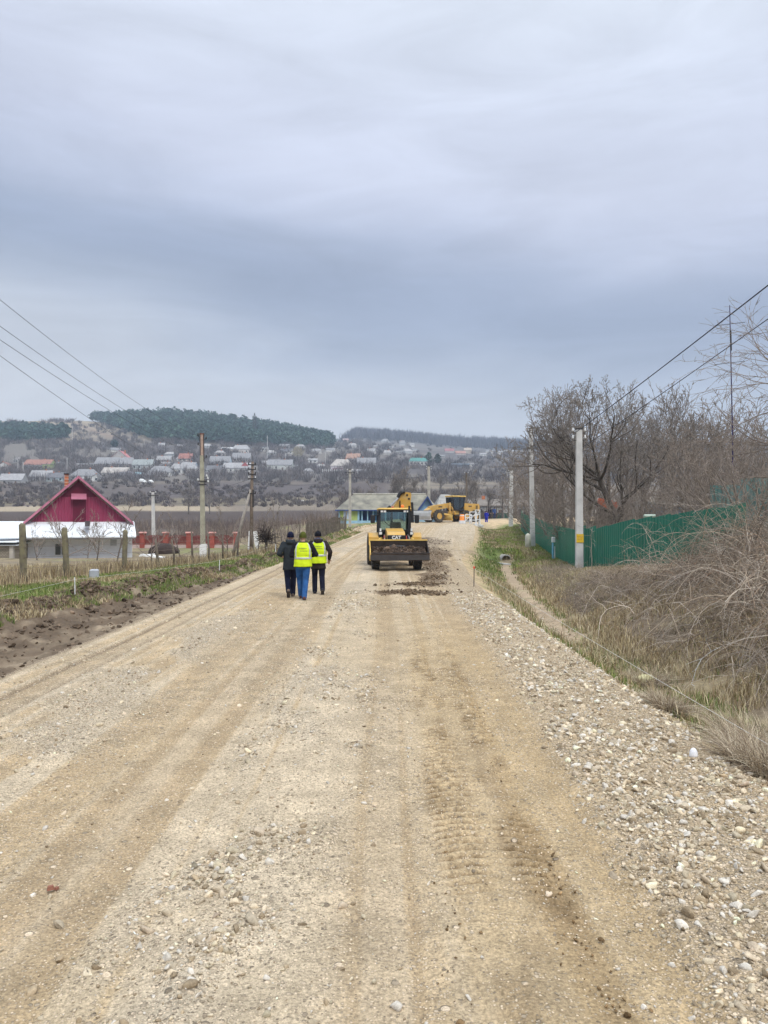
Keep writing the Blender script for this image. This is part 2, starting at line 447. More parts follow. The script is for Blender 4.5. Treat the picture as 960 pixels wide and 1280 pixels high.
# ------------------------------------------------------------------ ground sheet
def mixc(a, b, t):
    t = np.asarray(t)[..., None]
    return a * (1 - t) + b * t
C_ = lambda *c: np.array(c, float)
DRY = C_(.33, .265, .16); GREEN = C_(.13, .17, .048); SOIL = C_(.125, .09, .06); SOILP = C_(.30, .235, .16); YARD = C_(.205, .165, .115)
MUD = C_(.36, .275, .185); BANKC = C_(.20, .155, .105); TAN = C_(.53, .398, .242)
def shift(y):
    return np.interp(y, [-30, 33, 45, 60, 80, 100, 112], [0, 0, .7, 2.2, 3.9, 7.6, 10])
def ground_color(x, y):
    n1 = fbm(x * .8, y * .8, 4, 31); n2 = fbm(x * .17, y * .17, 3, 41); n3 = fbm(x * 2.5, y * 2.5, 3, 51)
    D = np.hypot(x, y)
    base = mixc(YARD, DRY * .85, sstep(.4, .62, n1))
    base = mixc(base, GREEN, .55 * sstep(.5, .66, n2) * sstep(.35, .6, n1))
    dl = xl(y) - x; dr = x - xr(y); sw = soilw(y)
    # left verge
    c = mixc(SOIL, SOILP, sstep(.5, .75, n3) * .6 + .5 * (1 - sstep(.05, .35, dl / sw)) * sstep(.45, .6, n1))
    verge = mixc(DRY, GREEN * 1.2, sstep(.32, .52, n1))
    left = mixc(c, verge, sstep(.92, 1.12, dl / sw + .12 * (n3 - .5)))
    left = mixc(left, base, sstep(1.6, 3.2, dl - sw))
    bankgreen = sstep(44, 50, y) * (1 - sstep(88, 100, y)) * sstep(.2, .8, dl) * (1 - sstep(4, 7, dl))
    left = mixc(left, mixc(GREEN * 1.05, DRY, sstep(.45, .65, n1)), bankgreen)
    # right side
    cc = xd(y)
    slope = mixc(TAN * .8, mixc(GREEN * 1.1, DRY * .8, sstep(.4, .6, n1)), sstep(.1, .55, dr / np.maximum(cc - xr(y), .3) + .5 * (n3 - .5)))
    wm = np.exp(-((x - cc + .5 * (n3 - .5)) / (.30 + .3 * n1)) ** 4) * sstep(14, 18, y) * (1 - sstep(43.5, 44.2, y)) * sstep(.25, .5, n1 + .15)
    bt = sstep(33, 38, y)
    bank = mixc(mixc(BANKC, DRY, sstep(.40, .58, n1)), mixc(GREEN * 1.15, DRY * 1.05, sstep(.42, .68, n1)), bt * .92)
    right = mixc(slope, bank, sstep(cc + .1, cc + .7, x))
    right = mixc(right, MUD, wm)
    gapg = sstep(52, 55, y) * (1 - sstep(74, 82, y))
    right = mixc(right, mixc(GREEN, DRY, sstep(.4, .6, n1)), gapg * (1 - sstep(1.2, 2.2, x - cc)) * sstep(.6, 1.4, dr))
    right = mixc(right, base * .85, sstep(cc + 4.5, cc + 7, x))
    near = np.where((dl > 0)[..., None], left, np.where((dr > 0)[..., None], right, TAN * np.ones_like(left)))
    near = mixc(near, TAN * .95, sstep(88, 96, y) * (1 - sstep(112, 122, y)) * sstep(1, 5, x - xl(y) + 3) * (1 - sstep(24, 34, x)))
    # far
    px = CX + F * x / np.maximum(y, 1)
    e = (H(x, y) - CAMZ) * F / np.maximum(y, 1)      # angular height decides the strip of land
    py = HY - e + 3 * (fbm(x * .03, y * .03, 3, 61) - .5) + .004 * (px - 200)
    nn = fbm(x * .035, y * .09, 4, 71); n5 = fbm(x * .012, y * .012, 3, 81); n6 = fbm(x * .15, y * .3, 3, 82)
    f = C_(.105, .085, .075) * np.ones_like(near)                                     # scrub / vines
    f = mixc(f, C_(.19, .155, .115), .5 * sstep(.48, .64, nn))
    plough = sstep(638, 640, py) * (1 - sstep(656, 659, py)) * (1 - sstep(395, 425, px))
    f = mixc(f, C_(.078, .058, .048), plough)
    f = mixc(f, C_(.34, .275, .19), sstep(631.5, 633, py) * (1 - sstep(637.5, 639, py)) * (1 - sstep(240, 300, px) * .6) * (1 - sstep(420, 440, px)))
    f = mixc(f, C_(.20, .165, .10), sstep(622, 624, py) * (1 - sstep(631, 632, py)) * sstep(.3, .5, n6) * .7)
    dark2 = sstep(604, 607, py) * (1 - sstep(619, 623, py)) * sstep(160, 200, px) * (1 - sstep(470, 520, px))
    f = mixc(f, C_(.10, .082, .076), dark2)
    vill = 1 - sstep(598, 606, py)
    f = mixc(f, mixc(C_(.16, .14, .12), C_(.11, .097, .092), sstep(.4, .6, n5)), vill)
    hill = (1 - sstep(546, 556, py)) * (1 - sstep(185, 215, px))
    f = mixc(f, mixc(C_(.34, .275, .19), C_(.20, .165, .13), sstep(.40, .56, nn)), hill)
    track = np.exp(-((py - (527 + (px - 85) * .33)) / 1.8) ** 2) * sstep(80, 95, px) * (1 - sstep(150, 180, px))
    f = mixc(f, C_(.22, .15, .11), track * .8)
    # slope right of the crossing
    rs = sstep(470, 520, px)
    f = mixc(f, mixc(C_(.21, .175, .13), C_(.12, .10, .085), sstep(.4, .62, nn)), rs * (1 - vill))
    return mixc(near, f, sstep(100, 128, y) * (y > 0) + sstep(110, 130, D) * (y <= 0))

az_in = np.linspace(-.56, .56, 720)
az = np.concatenate([np.linspace(-math.pi, -.58, 60, endpoint=False), az_in, np.linspace(.58, math.pi, 60, endpoint=False)])
rr = np.concatenate([[.3], .6 * 1.0165 ** np.arange(0, int(math.log(4000 / .6) / math.log(1.0165)) + 1)])
A, RR = np.meshgrid(az, rr)
GX, GY = RR * np.sin(A), RR * np.cos(A)
GZ = H(GX, GY)
_w = 1 - sstep(-.5, -.05, np.maximum(xl(GY) - GX, GX - xr(GY)))
under = _w * (GY < 111) * (GY > -28)
clod = sstep(0, .3, xl(GY) - GX) * (1 - sstep(.95, 1.2, (xl(GY) - GX) / soilw(GY))) * (GY < 70)
GZ = GZ + clod * .30 * (np.abs(fbm(GX * 3.2, GY * 3.2, 4, 91) - .5) - .05) + sstep(.3, 1.5, GX - xr(GY)) * (GY < 60) * .07 * (fbm(GX * 3, GY * 3, 3, 92) - .5)
GZ = GZ - .12 * under
gc = ground_color(GX, GY)
nr, nc = A.shape
idx = np.arange(nr * nc).reshape(nr, nc)
i0 = idx[:-1]; i1 = idx[1:]
Q = np.stack([i0, np.roll(i0, -1, 1), np.roll(i1, -1, 1), i1], -1).reshape(-1, 4)
Vg = np.stack([GX, GY, GZ], -1).reshape(-1, 3)
Vg = np.concatenate([Vg, [[0, 0, -.12]]]); ctr = len(Vg) - 1
tri = np.stack([np.full(nc, ctr), np.roll(idx[0], -1), idx[0]], -1)
me = np_mesh('ground', Vg, [Q[:, ::-1], tri], True)
setcol(me, np.concatenate([gc.reshape(-1, 3), [TAN]]))
ground = tag(link('ground', me, vcol_mat('earth', .95, 1.5, .28, .6, 22.)), kind='structure')
del GX, GY, GZ, A, RR, Q, Vg

# ------------------------------------------------------------------ gravel road
ry = np.concatenate([np.arange(-12, 1.5, .3), 1.5 * 1.0040 ** np.arange(0, int(math.log(112 / 1.5) / math.log(1.0040)) + 1)])
ru = np.linspace(0, 1, 430)
RY, RU = np.meshgrid(ry, ru, indexing='ij')
RXL, RXR = xl(RY) - .12, xr(RY) + .12
RX = RXL + (RXR - RXL) * RU
def gauss(s, c, w): return np.exp(-((s - c) / w) ** 2)
def road_fields(x, y):
    s = x - shift(y)
    wob = .12 * (fbm(y * .12, y * 0 + 3, 2, 5) - .5) * 2
    s = s - wob
    n1 = fbm(x * 1.1, y * .5, 4, 101); n2 = fbm(x * .35, y * .16, 3, 111); n3 = fbm(x * 5, y * 5, 3, 121)
    nlong = .55 * fbm(s * 3.2, y * .06, 3, 131) + .45 * fbm(s * 9.5, y * .05, 2, 132)           # streaks along the driving direction
    wr1 = gauss(s, -.85, .36) * sstep(.40, .56, n1 + .05)
    wr2 = gauss(s, -.25, .20) * sstep(.44, .58, n1) * (1 - sstep(16, 24, y))
    wr3 = gauss(s, -3.25, .45) * sstep(.42, .56, n1)
    wr4 = gauss(s, -2.2, .25) * sstep(.55, .7, n1) * .4
    sh = sstep(1.55, 1.95, s + .25 * (n2 - .5) + np.interp(y, [2, 6, 12], [.35, .15, 0])) * (1 - .85 * sstep(24, 40, y))
    track = sstep(.30, .42, s) * (1 - sstep(1.05, 1.2, s)) * sstep(2.2, 3.2, y) * (1 - sstep(11, 15, y))
    lane = gauss(s, .05, .32) + gauss(s, 1.38, .16) + gauss(s, -1.75, .34) + gauss(s, -4.2, .2)
    return s, n1, n2, n3, nlong, wr1, wr2, wr3, wr4, sh, track, np.clip(lane, 0, 1)
SOILP_SPOTS = ((.75, 21.6, 1.1, .7), (1.1, 24.2, .95, .8), (1.75, 27.2, .6, 3.0), (2.7, 42, 1.2, 7), (3.2, 54, 1.6, 6), (2.15, 34, .75, 5.5))
def road_disp(x, y):
    s, n1, n2, n3, nlong, wr1, wr2, wr3, wr4, sh, track, lane = road_fields(x, y)
    tb = 1.15 * gauss(s, .54, .15) + 1.1 * gauss(s, .94, .13)
    tread = np.tanh(2.2 * np.sin(2 * np.pi * (y / .105 + .45 * np.abs(s - .74) / .3 + .8 * n1 + .35 * n3))) * np.clip(tb, 0, 1) * track * sstep(.40, .56, fbm(x * 2.2, y * .8, 3, 141) + .03) * sstep(3.8, 5, y)
    tread2 = np.sin(2 * np.pi * (y / .21 + .8 * (s - 1.8))) * gauss(s, 1.72, .17) * sstep(3.5, 4.5, y) * (1 - sstep(11, 14, y)) * sstep(.4, .55, n1)
    groove = np.sin(2 * np.pi * s / .075) * gauss(s, 1.36, .14) * (y < 14)
    r = -.012 * lane + .05 * (nlong - .5) + .030 * (wr1 + wr2 + wr3) * (.4 + n3) + .03 * sh * n3 * 1.2
    r = r + .026 * tread + .022 * tread2 + .004 * groove + .02 * (n1 - .5) + .016 * (n3 - .5) + .012 * (fbm(x * 16, y * 16, 2, 122) - .5) * (y < 16)
    r = r - .035 * (gauss(s, -4.45, .07) + gauss(s, -4.05, .06) + .6 * gauss(s, -3.7, .05) + .5 * gauss(s, -2.75, .05)) * sstep(.3, .45, nlong + n1 * .4)
    dkp = np.zeros_like(x)
    for (cx_, cy_, ax, ay) in SOILP_SPOTS:
        q = 1 - np.hypot((x - cx_) / ax, (y - cy_) / ay) + .9 * (fbm(x * 1.6, y * .8, 4, 151) - .5)
        dkp = np.maximum(dkp, sstep(.0, .32, q))
    return r + .05 * dkp * fbm(x * 4, y * 3, 3, 161), tread, dkp
def road_z(x, y):
    r, _, _ = road_disp(x, y)
    a, b = x - xl(y) + .12, xr(y) + .12 - x
    e = sstep(0, .25, a) * sstep(0, .25, b)
    return znear(x, y) + .004 + np.where(y < 1.5, 0, e * (r + .012))
s, n1, n2, n3, nlong, wr1, wr2, wr3, wr4, sh, track, lane = road_fields(RX, RY)
edge = sstep(0, .25, RX - RXL) * sstep(0, .25, RXR - RX)
ruts, tread, dkp = road_disp(RX, RY)
RZ = road_z(RX, RY)
rc = TAN * np.ones(RX.shape + (1,))
rc = mixc(rc, C_(.435, .33, .21), .75 * lane)                               # compacted greyer lanes
rc = mixc(rc, C_(.60, .49, .345), .9 * sstep(.48, .58, nlong) * (1 - .6 * lane))
rc = mixc(rc, C_(.38, .275, .16), .5 * sstep(.48, .38, nlong))
rc = mixc(rc, C_(.34, .27, .17), .55 * sstep(.5, .66, fbm(RX * 7, RY * 5, 3, 181)) * (.3 + .7 * sstep(.4, .6, n1)))
rc = mixc(rc, C_(.42, .315, .185), .35 * sstep(.5, .7, n2))
rc = mixc(rc, C_(.44, .32, .175), .7 * sstep(.10, .55, s + .35 * (n1 - .5)) * (1 - sstep(1.35, 1.9, s + .5 * (n1 - .5))) * (1 - sstep(10, 19, RY)))
rc = mixc(rc, C_(.17, .11, .055), .9 * track * sstep(.15, .7, -tread + .3 * n1 - .1) + .35 * track * sstep(.5, .68, fbm(RX * 3.5, RY * 1.2, 4, 172)) + .3 * gauss(s, 1.02 + .05 * n1, .09) * sstep(.5, .62, fbm(RX * 3, RY * 1.5, 3, 171)) * (RY < 8))  # tread hollows darkened with painted shade; the random patches are brown soil
rc = mixc(rc, C_(.40, .30, .185), .6 * sh)
rc = mixc(rc, C_(.62, .54, .42), .6 * np.clip(wr3 + .7 * wr1 + .6 * gauss(s, -3.9, .12) * sstep(.4, .6, n1), 0, 1))
rc = mixc(rc, C_(.20, .15, .10), .8 * (gauss(s, -4.45, .05) + .7 * gauss(s, -4.05, .05)) * sstep(.3, .45, nlong + n1 * .4))
rc = mixc(rc, C_(.135, .092, .056), .92 * dkp)
rc = mixc(rc, C_(.55, .465, .35), .5 * sstep(36, 60, RY) * sstep(1.0, 2.0, s))   # pale dust along the verge further on
rc = mixc(rc, C_(.185, .135, .09), (1 - sstep(.0, .28, RX - RXL + .12 * (n1 - .5))) * (RY < 60))
peb = np.stack([np.clip(.10 + .35 * sstep(.45, .6, n1) + .6 * (wr1 + wr2 + wr3) + .55 * sh - .10 * lane - .3 * dkp, 0, .9),
                np.clip(.28 + .45 * n1 + .3 * (wr1 + wr2 + wr3) + .2 * sh - .12 * lane - .3 * dkp, 0, .9),
                np.clip(.22 * sh + .10 * (wr1 + wr2) + .03 * n1, 0, .5)], -1)
peb[..., 0] *= 1 - .6 * track; peb[..., 1] *= 1 - .5 * track
a, b = RX.shape
idx = np.arange(a * b).reshape(a, b)
Q = np.stack([idx[:-1, :-1], idx[:-1, 1:], idx[1:, 1:], idx[1:, :-1]], -1).reshape(-1, 4)
me = np_mesh('gravel_road', np.stack([RX, RY, RZ], -1).reshape(-1, 3), [Q], True)
setcol(me, rc.reshape(-1, 3)); setcol(me, peb.reshape(-1, 3), 'Peb')
tag(link('gravel_road', me, vcol_mat('gravel_surface', .95, 2.2, .2, .8, 60., .12, pebble=1.)), kind='structure')
del RX, RY, RZ, rc, peb

# ------------------------------------------------------------------ loose stones, clods
def ico(sub):
    import bmesh
    bm = bmesh.new(); bmesh.ops.create_icosphere(bm, subdivisions=sub, radius=1)
    V = np.array([v.co[:] for v in bm.verts]); Fc = np.array([[v.index for v in f.verts] for f in bm.faces]); bm.free()
    return V, Fc
def scatter_lumps(name, X, Y, S, cols, m, seed, sub=1, sink=.25, zoff=0., flat=(.55, .85), smooth=False):
    rg = np.random.default_rng(seed)
    V0, F0 = ico(sub); nv = len(V0); n = len(X)
    variants = []
    for k in range(14):
        q = V0 * rg.uniform(.9, 1.1, (nv, 1))
        d = rg.normal(size=(8, 3)); d /= np.linalg.norm(d, axis=1, keepdims=True)      # chip flat faces off
        for dd_ in d:
            h = q @ dd_; lim = rg.uniform(.28, .62); q = q - np.maximum(h - lim, 0)[:, None] * dd_
        variants.append(q)
    variants = np.array(variants)
    B = variants[rg.integers(0, 14, n)]
    B = B * np.stack([rg.uniform(.75, 1.25, n), rg.uniform(.75, 1.25, n), rg.uniform(*flat, n)], -1)[:, None, :]
    a = rg.uniform(0, 2 * np.pi, n); ca, sa = np.cos(a)[:, None], np.sin(a)[:, None]
    tl = rg.normal(0, .25, n)[:, None]
    x = B[..., 0] * ca - B[..., 1] * sa; y = B[..., 0] * sa + B[..., 1] * ca; z = B[..., 2] + tl * x
    Z = road_z(X, Y)
    V = np.stack([x * S[:, None] + X[:, None], y * S[:, None] + Y[:, None], z * S[:, None] + (Z + zoff + S * (.6 - sink))[:, None]], -1).reshape(-1, 3)
    Fc = (F0[None] + (np.arange(n) * nv)[:, None, None]).reshape(-1, 3)
    me = np_mesh(name, V, [Fc], smooth)
    setcol(me, np.repeat(cols, nv, axis=0))
    return tag(link(name, me, m), kind='stuff')
rg = np.random.default_rng(11)
def stones():
    n = 420000
    y = 2.6 * (22 / 2.6) ** rg.random(n); x = rg.uniform(-5, 4.3, n)
    # sample uniformly in log distance: many near the camera, where each stone shows
    s, n1, n2, n3, nl, wr1, wr2, wr3, wr4, sh, track, lane = road_fields(x, y)
    off = np.clip((x - xr(y) + 1.1 * (fbm(x * .9, y * .45, 3, 202) - .42)) / .8, 0, 1)
    clump = sstep(.40, .62, fbm(x * 2.2, y * 1.6, 3, 201))
    dens = .035 + .06 * n1 + .50 * wr1 * clump + .36 * wr2 * clump + .34 * wr3 + .05 * wr4 + .32 * sh * (1 - off) * (.15 + .85 * clump) - .03 * lane
    dens = dens * (1 - .8 * track) * np.where(x < xl(y) + .1, 0, 1)
    dens *= (y / 9.0) ** .5 * 1.5
    keep = (rg.random(n) < dens) & (np.abs(x / y) < .56)
    x, y, sh, wr = x[keep], y[keep], sh[keep], (wr1 + wr2)[keep]
    S = np.exp(rg.normal(math.log(.0062), .60, len(x))) * (1 + .95 * sh + 1.0 * wr)
    S = np.clip(S, .004, .045)
    c = C_(.54, .45, .32)[None] * np.exp(rg.normal(0, .25, (len(x), 1))) * (1 + rg.normal(0, .012, (len(x), 3)))
    br = rg.random(len(x)) < .25; c[br] = C_(.33, .255, .165) * np.exp(rg.normal(0, .2, (br.sum(), 1)))
    wt = rg.random(len(x)) < .20; c[wt] = C_(.62, .565, .48) * np.exp(rg.normal(0, .1, (wt.sum(), 1)))
    return x, y, S, np.clip(c, .02, .8)
x, y, S, c = stones()
print('stones', len(x))
stone_mat = vcol_mat('limestone', .9, 40, .22, .4, 120.)
big = S > .02
scatter_lumps('gravel', x[~big], y[~big], S[~big], c[~big], stone_mat, 5, 1, .42, 0)
scatter_lumps('loose_stones', x[big], y[big], S[big], c[big], stone_mat, 6, 2, .46, 0)
def clods():
    n = 26000
    y = 8.5 * (48 / 8.5) ** rg.random(n); dl = rg.random(n) * 1.05 * soilw(y); x = xl(y) - dl
    t = dl / soilw(y)
    dens = .07 + 1.1 * np.exp(-((t - .92) / .14) ** 2) * sstep(.35, .6, fbm(x * .9, y * .9, 3, 211)) + .35 * np.exp(-((t - .45) / .12) ** 2) * sstep(.45, .6, fbm(x, y, 3, 212))
    k = (rg.random(n) < dens) & (np.abs(x / y) < .6)
    x, y, t = x[k], y[k], t[k]
    S = np.clip(np.exp(rg.normal(math.log(.027), .6, len(x))) * (1 + 1.0 * (t > .75)), .008, .12)
    c = C_(.125, .09, .062)[None] * np.exp(rg.normal(0, .3, (len(x), 1)))
    # dark crumbs thrown up along the tread track
    ny = 420; cy2 = 2.7 * (9 / 2.7) ** rg.random(ny); cxx = np.where(rg.random(ny) < .7, .98, .36) + rg.normal(0, .06, ny); kk = fbm(cxx * 2, cy2 * 2.2, 3, 213) > .48
    # fresh soil dropped on the road beside and in front of the loader
    X2 = []; 
    for (cx_, cy_, ax, ay, m) in ((.75, 21.6, 1.1, .7, 420), (1.1, 24.2, .95, .8, 380), (1.75, 26.6, .5, 1.2, 200), (2.6, 42, 1.0, 5, 500), (3.0, 53, 1.4, 4.5, 350), (2.0, 33, .55, 4, 260)):
        X2.append(np.stack([rg.normal(cx_, ax * .5, m), rg.normal(cy_, ay * .5, m)], 1))
    X2 = np.concatenate(X2)
    s2 = np.clip(np.exp(rg.normal(math.log(.025), .5, len(X2))), .01, .09)
    c2 = C_(.15, .105, .065)[None] * np.exp(rg.normal(0, .25, (len(X2), 1)))
    s3 = np.clip(np.exp(rg.normal(math.log(.0065), .55, kk.sum())), .003, .022); c3 = C_(.20, .13, .065)[None] * np.exp(rg.normal(0, .25, (kk.sum(), 1)))
    return np.concatenate([x, X2[:, 0], cxx[kk]]), np.concatenate([y, X2[:, 1], cy2[kk]]), np.concatenate([S, s2, s3]), np.concatenate([c, c2, c3])
x, y, S, c = clods()
scatter_lumps('soil_clods', x, y, S, c, vcol_mat('clod_soil', .97, 25, .3, .5, 60.), 8, 2, .35, .005, (.5, .9))

# ------------------------------------------------------------------ grass
def blades(name, X, Y, Hh, Wd, cols, seed, lean=.45, segs=2, zf=znear, kind='stuff'):
    rg = np.random.default_rng(seed); n = len(X)
    Z = zf(X, Y) - .01
    a = rg.uniform(0, 2 * np.pi, n); l = np.abs(rg.normal(0, lean, n)) + .08
    dx, dy = np.cos(a) * l, np.sin(a) * l
    b = a + np.pi / 2 + rg.normal(0, .6, n); wx, wy = np.cos(b) * Wd * .5, np.sin(b) * Wd * .5
    vs = []
    for t, wf in ((0, 1), (.55, .75)):
        px_, py_, pz_ = X + dx * Hh * t ** 1.7, Y + dy * Hh * t ** 1.7, Z + Hh * t * (1 - .25 * l * t)
        vs.append(np.stack([px_ - wx * wf, py_ - wy * wf, pz_], -1)); vs.append(np.stack([px_ + wx * wf, py_ + wy * wf, pz_], -1))
    vs.append(np.stack([X + dx * Hh, Y + dy * Hh, Z + Hh * (1 - .35 * np.minimum(l, 1.3))], -1))
    V = np.stack(vs, 1).reshape(-1, 3)
    o = (np.arange(n) * 5)[:, None]
    me = np_mesh(name, V, [o + np.array([[0, 1, 3, 2]]), o + np.array([[2, 3, 4]])])
    setcol(me, np.repeat(cols, 5, axis=0))
    return tag(link(name, me, MATS['grass_blade']), kind=kind)
vcol_mat('grass_blade', .85, 6, .15, 0, 40, .2)
def pick(cols, n, rg, p=None, sd=.2):
    cols = np.array(cols); i = rg.choice(len(cols), n, p=p)
    return np.clip(cols[i] * np.exp(rg.normal(0, sd, (n, 1))), .01, .8)
GB = [(.15, .205, .05), (.11, .16, .04), (.22, .245, .08)]; DB = [(.42, .34, .20), (.34, .26, .15), (.50, .42, .27), (.26, .19, .11)]
def grass():
    rg = np.random.default_rng(21)
    # left verge
    n = 150000
    y = 12 * (70 / 12) ** rg.random(n); x = xl(y) - soilw(y) - rg.uniform(-.25, 1, n) ** 1.0 * np.interp(y, [0, 25, 45, 70], [5.5, 4.2, 4, 4.5])
    gm = fbm(x * .8, y * .8, 4, 31); k = (np.abs(x / y) < .56) & (rg.random(n) < .25 + .75 * sstep(.35, .55, fbm(x * 1.6, y * 1.6, 3, 33)))
    x, y, gm = x[k], y[k], gm[k]
    green = rg.random(len(x)) < sstep(.30, .50, gm) * .95
    c = np.where(green[:, None], pick(GB, len(x), rg), pick(DB, len(x), rg))
    hh = np.where(green, rg.uniform(.05, .18, len(x)), rg.uniform(.06, .20, len(x)))
    blades('verge_grass', x, y, hh, .006 + y * .00055, c, 1)
    # right: ditch slopes, berm
    n = 170000
    y = 5.2 * (85 / 5.2) ** rg.random(n); dr = rg.random(n) * np.interp(y, [5, 30, 50, 85], [6, 5.5, 5.5, 6]); x = xr(y) + .15 + dr
    gm = fbm(x * .8, y * .8, 4, 31); cc = xd(y)
    n3 = fbm(x * 1.5, y * 1.5, 3, 34)
    mudm = np.exp(-((x - cc) / .36) ** 4) * (y > 16) * (y < 44)
    dens = sstep(.08, .6, dr / np.maximum(cc - xr(y), .3)) * sstep(.33, .52, n3 + .05) * (1 - mudm)
    k = (rg.random(n) < dens) & (x / y < .56)
    x, y, gm, cc = x[k], y[k], gm[k], cc[k]
    gr = np.where(y > 33, sstep(.36, .52, 1 - gm) * .85 + .1, np.where(x < cc + .5, .55, .12) * sstep(.34, .50, gm) * 1.2)
    green = rg.random(len(x)) < gr
    c = np.where(green[:, None], pick(GB, len(x), rg), pick(DB, len(x), rg))
    hh = np.where(green, rg.uniform(.05, .17, len(x)), rg.uniform(.08, .30, len(x)))
    blades('bank_grass', x, y, hh, .005 + y * .0006, c, 2)
    n = 120000
    y = 34 * (86 / 34) ** rg.random(n); x = xd(y) - .2 + rg.random(n) * np.interp(y, [34, 50, 85], [3.2, 3.0, 4.0])
    k = (rg.random(n) < .25 + .75 * sstep(.36, .52, fbm(x * 1.1, y * .7, 3, 36))) & ~((y < 44.6) & (np.abs(x - xd(y)) < .5)); x, y = x[k], y[k]
    green = rg.random(len(x)) < sstep(.32, .50, fbm(x * .6, y * .3, 3, 37)) * .75 + .22
    c = np.where(green[:, None], pick([(.27, .34, .08), (.20, .27, .06), (.36, .37, .12)], len(x), rg), pick(DB, len(x), rg))
    blades('berm_grass', x, y, rg.uniform(.06, .2, len(x)), .008 + y * .0006, c, 4)
    n = 40000
    y = 20 * (36 / 20) ** rg.random(n); x = xd(y) + 1.0 + rg.random(n) * 4.2
    k = (x / y < .56) & (rg.random(n) < .2 + .8 * sstep(.4, .56, fbm(x * 1.3, y * .9, 3, 38))); x, y = x[k], y[k]
    blades('straw_grass', x, y, rg.uniform(.08, .3, len(x)), .006 + y * .0005, pick([(.50, .42, .28), (.42, .34, .22), (.34, .27, .18), (.24, .25, .09)], len(x), rg), 5)
    # tall dry weeds along the wire fence and in the yard
    n = 42000
    y = 20 * (62 / 20) ** rg.random(n); fx = np.interp(y, FEN_Y, FEN_X)
    x = fx + rg.normal(-.35, .45, n) - np.where(rg.random(n) < .45, rg.uniform(0, 7, n), 0)
    k = (x > -.53 * y) & (rg.random(n) < .15 + .85 * sstep(.42, .6, fbm(x * .7, y * .7, 3, 35)))
    x, y, fx = x[k], y[k], fx[k]
    hh = rg.uniform(.15, .65, len(x)) * np.where(np.abs(x - fx) < 1, 1, .6)
    blades('dry_weeds', x, y, hh, .006 + y * .0004, pick(DB + [(.17, .13, .10)], len(x), rg), 3, .3)
FEN_Y = [10, 20, 25, 28, 31, 34, 37, 40, 43, 46]; FEN_X = [-12.6, -12.0, -11.7, -11.1, -10.6, -9.6, -8.6, -7.6, -6.6, -5.9]
grass()
# dry tussocks and brambles at the right edge
def tussock(name, cx_, cy_, rad, n, h, cols, seed, lean=1.0):
    rg = np.random.default_rng(seed)
    a = rg.uniform(0, 2 * np.pi, n); r = rad * np.sqrt(rg.random(n))
    x, y = cx_ + r * np.cos(a), cy_ + r * np.sin(a)
    S = 6; t = np.linspace(0, 1, S)
    hh = h * rg.uniform(.5, 1.1, n); l = np.abs(rg.normal(0, lean, n)) * .5 + .15; b = a + rg.normal(0, .9, n)
    P = np.zeros((n, S, 3)); z = znear(x, y)
    P[..., 0] = x[:, None] + np.cos(b)[:, None] * (l * hh)[:, None] * t ** 1.6 * 1.6
    P[..., 1] = y[:, None] + np.sin(b)[:, None] * (l * hh)[:, None] * t ** 1.6 * 1.6
    P[..., 2] = z[:, None] - .02 + hh[:, None] * (t - .55 * np.minimum(l, 1)[:, None] * t ** 2.4)
    P[..., :2] += np.cumsum(rg.normal(0, .01 * h, (n, S, 2)), 1)
    Rd = (rg.uniform(.0018, .0040, n))[:, None] * (1.15 - t)
    me = tube_mesh(name, [(P, Rd, 3)]); setcol(me, np.repeat(pick(cols, n, rg), S * 3, axis=0))
    return link(name, me, MATS['grass_blade'])
TS = [(.50, .41, .29), (.36, .28, .19), (.60, .51, .38), (.20, .15, .11)]
for i, (tx, ty, tr, tn, th, tl) in enumerate(((3.42, 6.75, .42, 1700, .42, 'largest pale dry grass tussock, at the stony road edge'), (4.0, 7.9, .5, 1600, .5, 'dry grass tussock behind the largest pale tussock, below the brambles'), (3.35, 9.15, .2, 900, .3, 'small straw-coloured grass tuft beside the stony road edge'), (4.0, 11.8, .25, 900, .34, 'bleached grass tuft in the ditch beyond the yellow bag'))):
    tag(tussock('grass_tussock', tx, ty, tr, tn, th, TS, 30 + i), tl, 'dry grass', 'dry tussocks along the ditch')

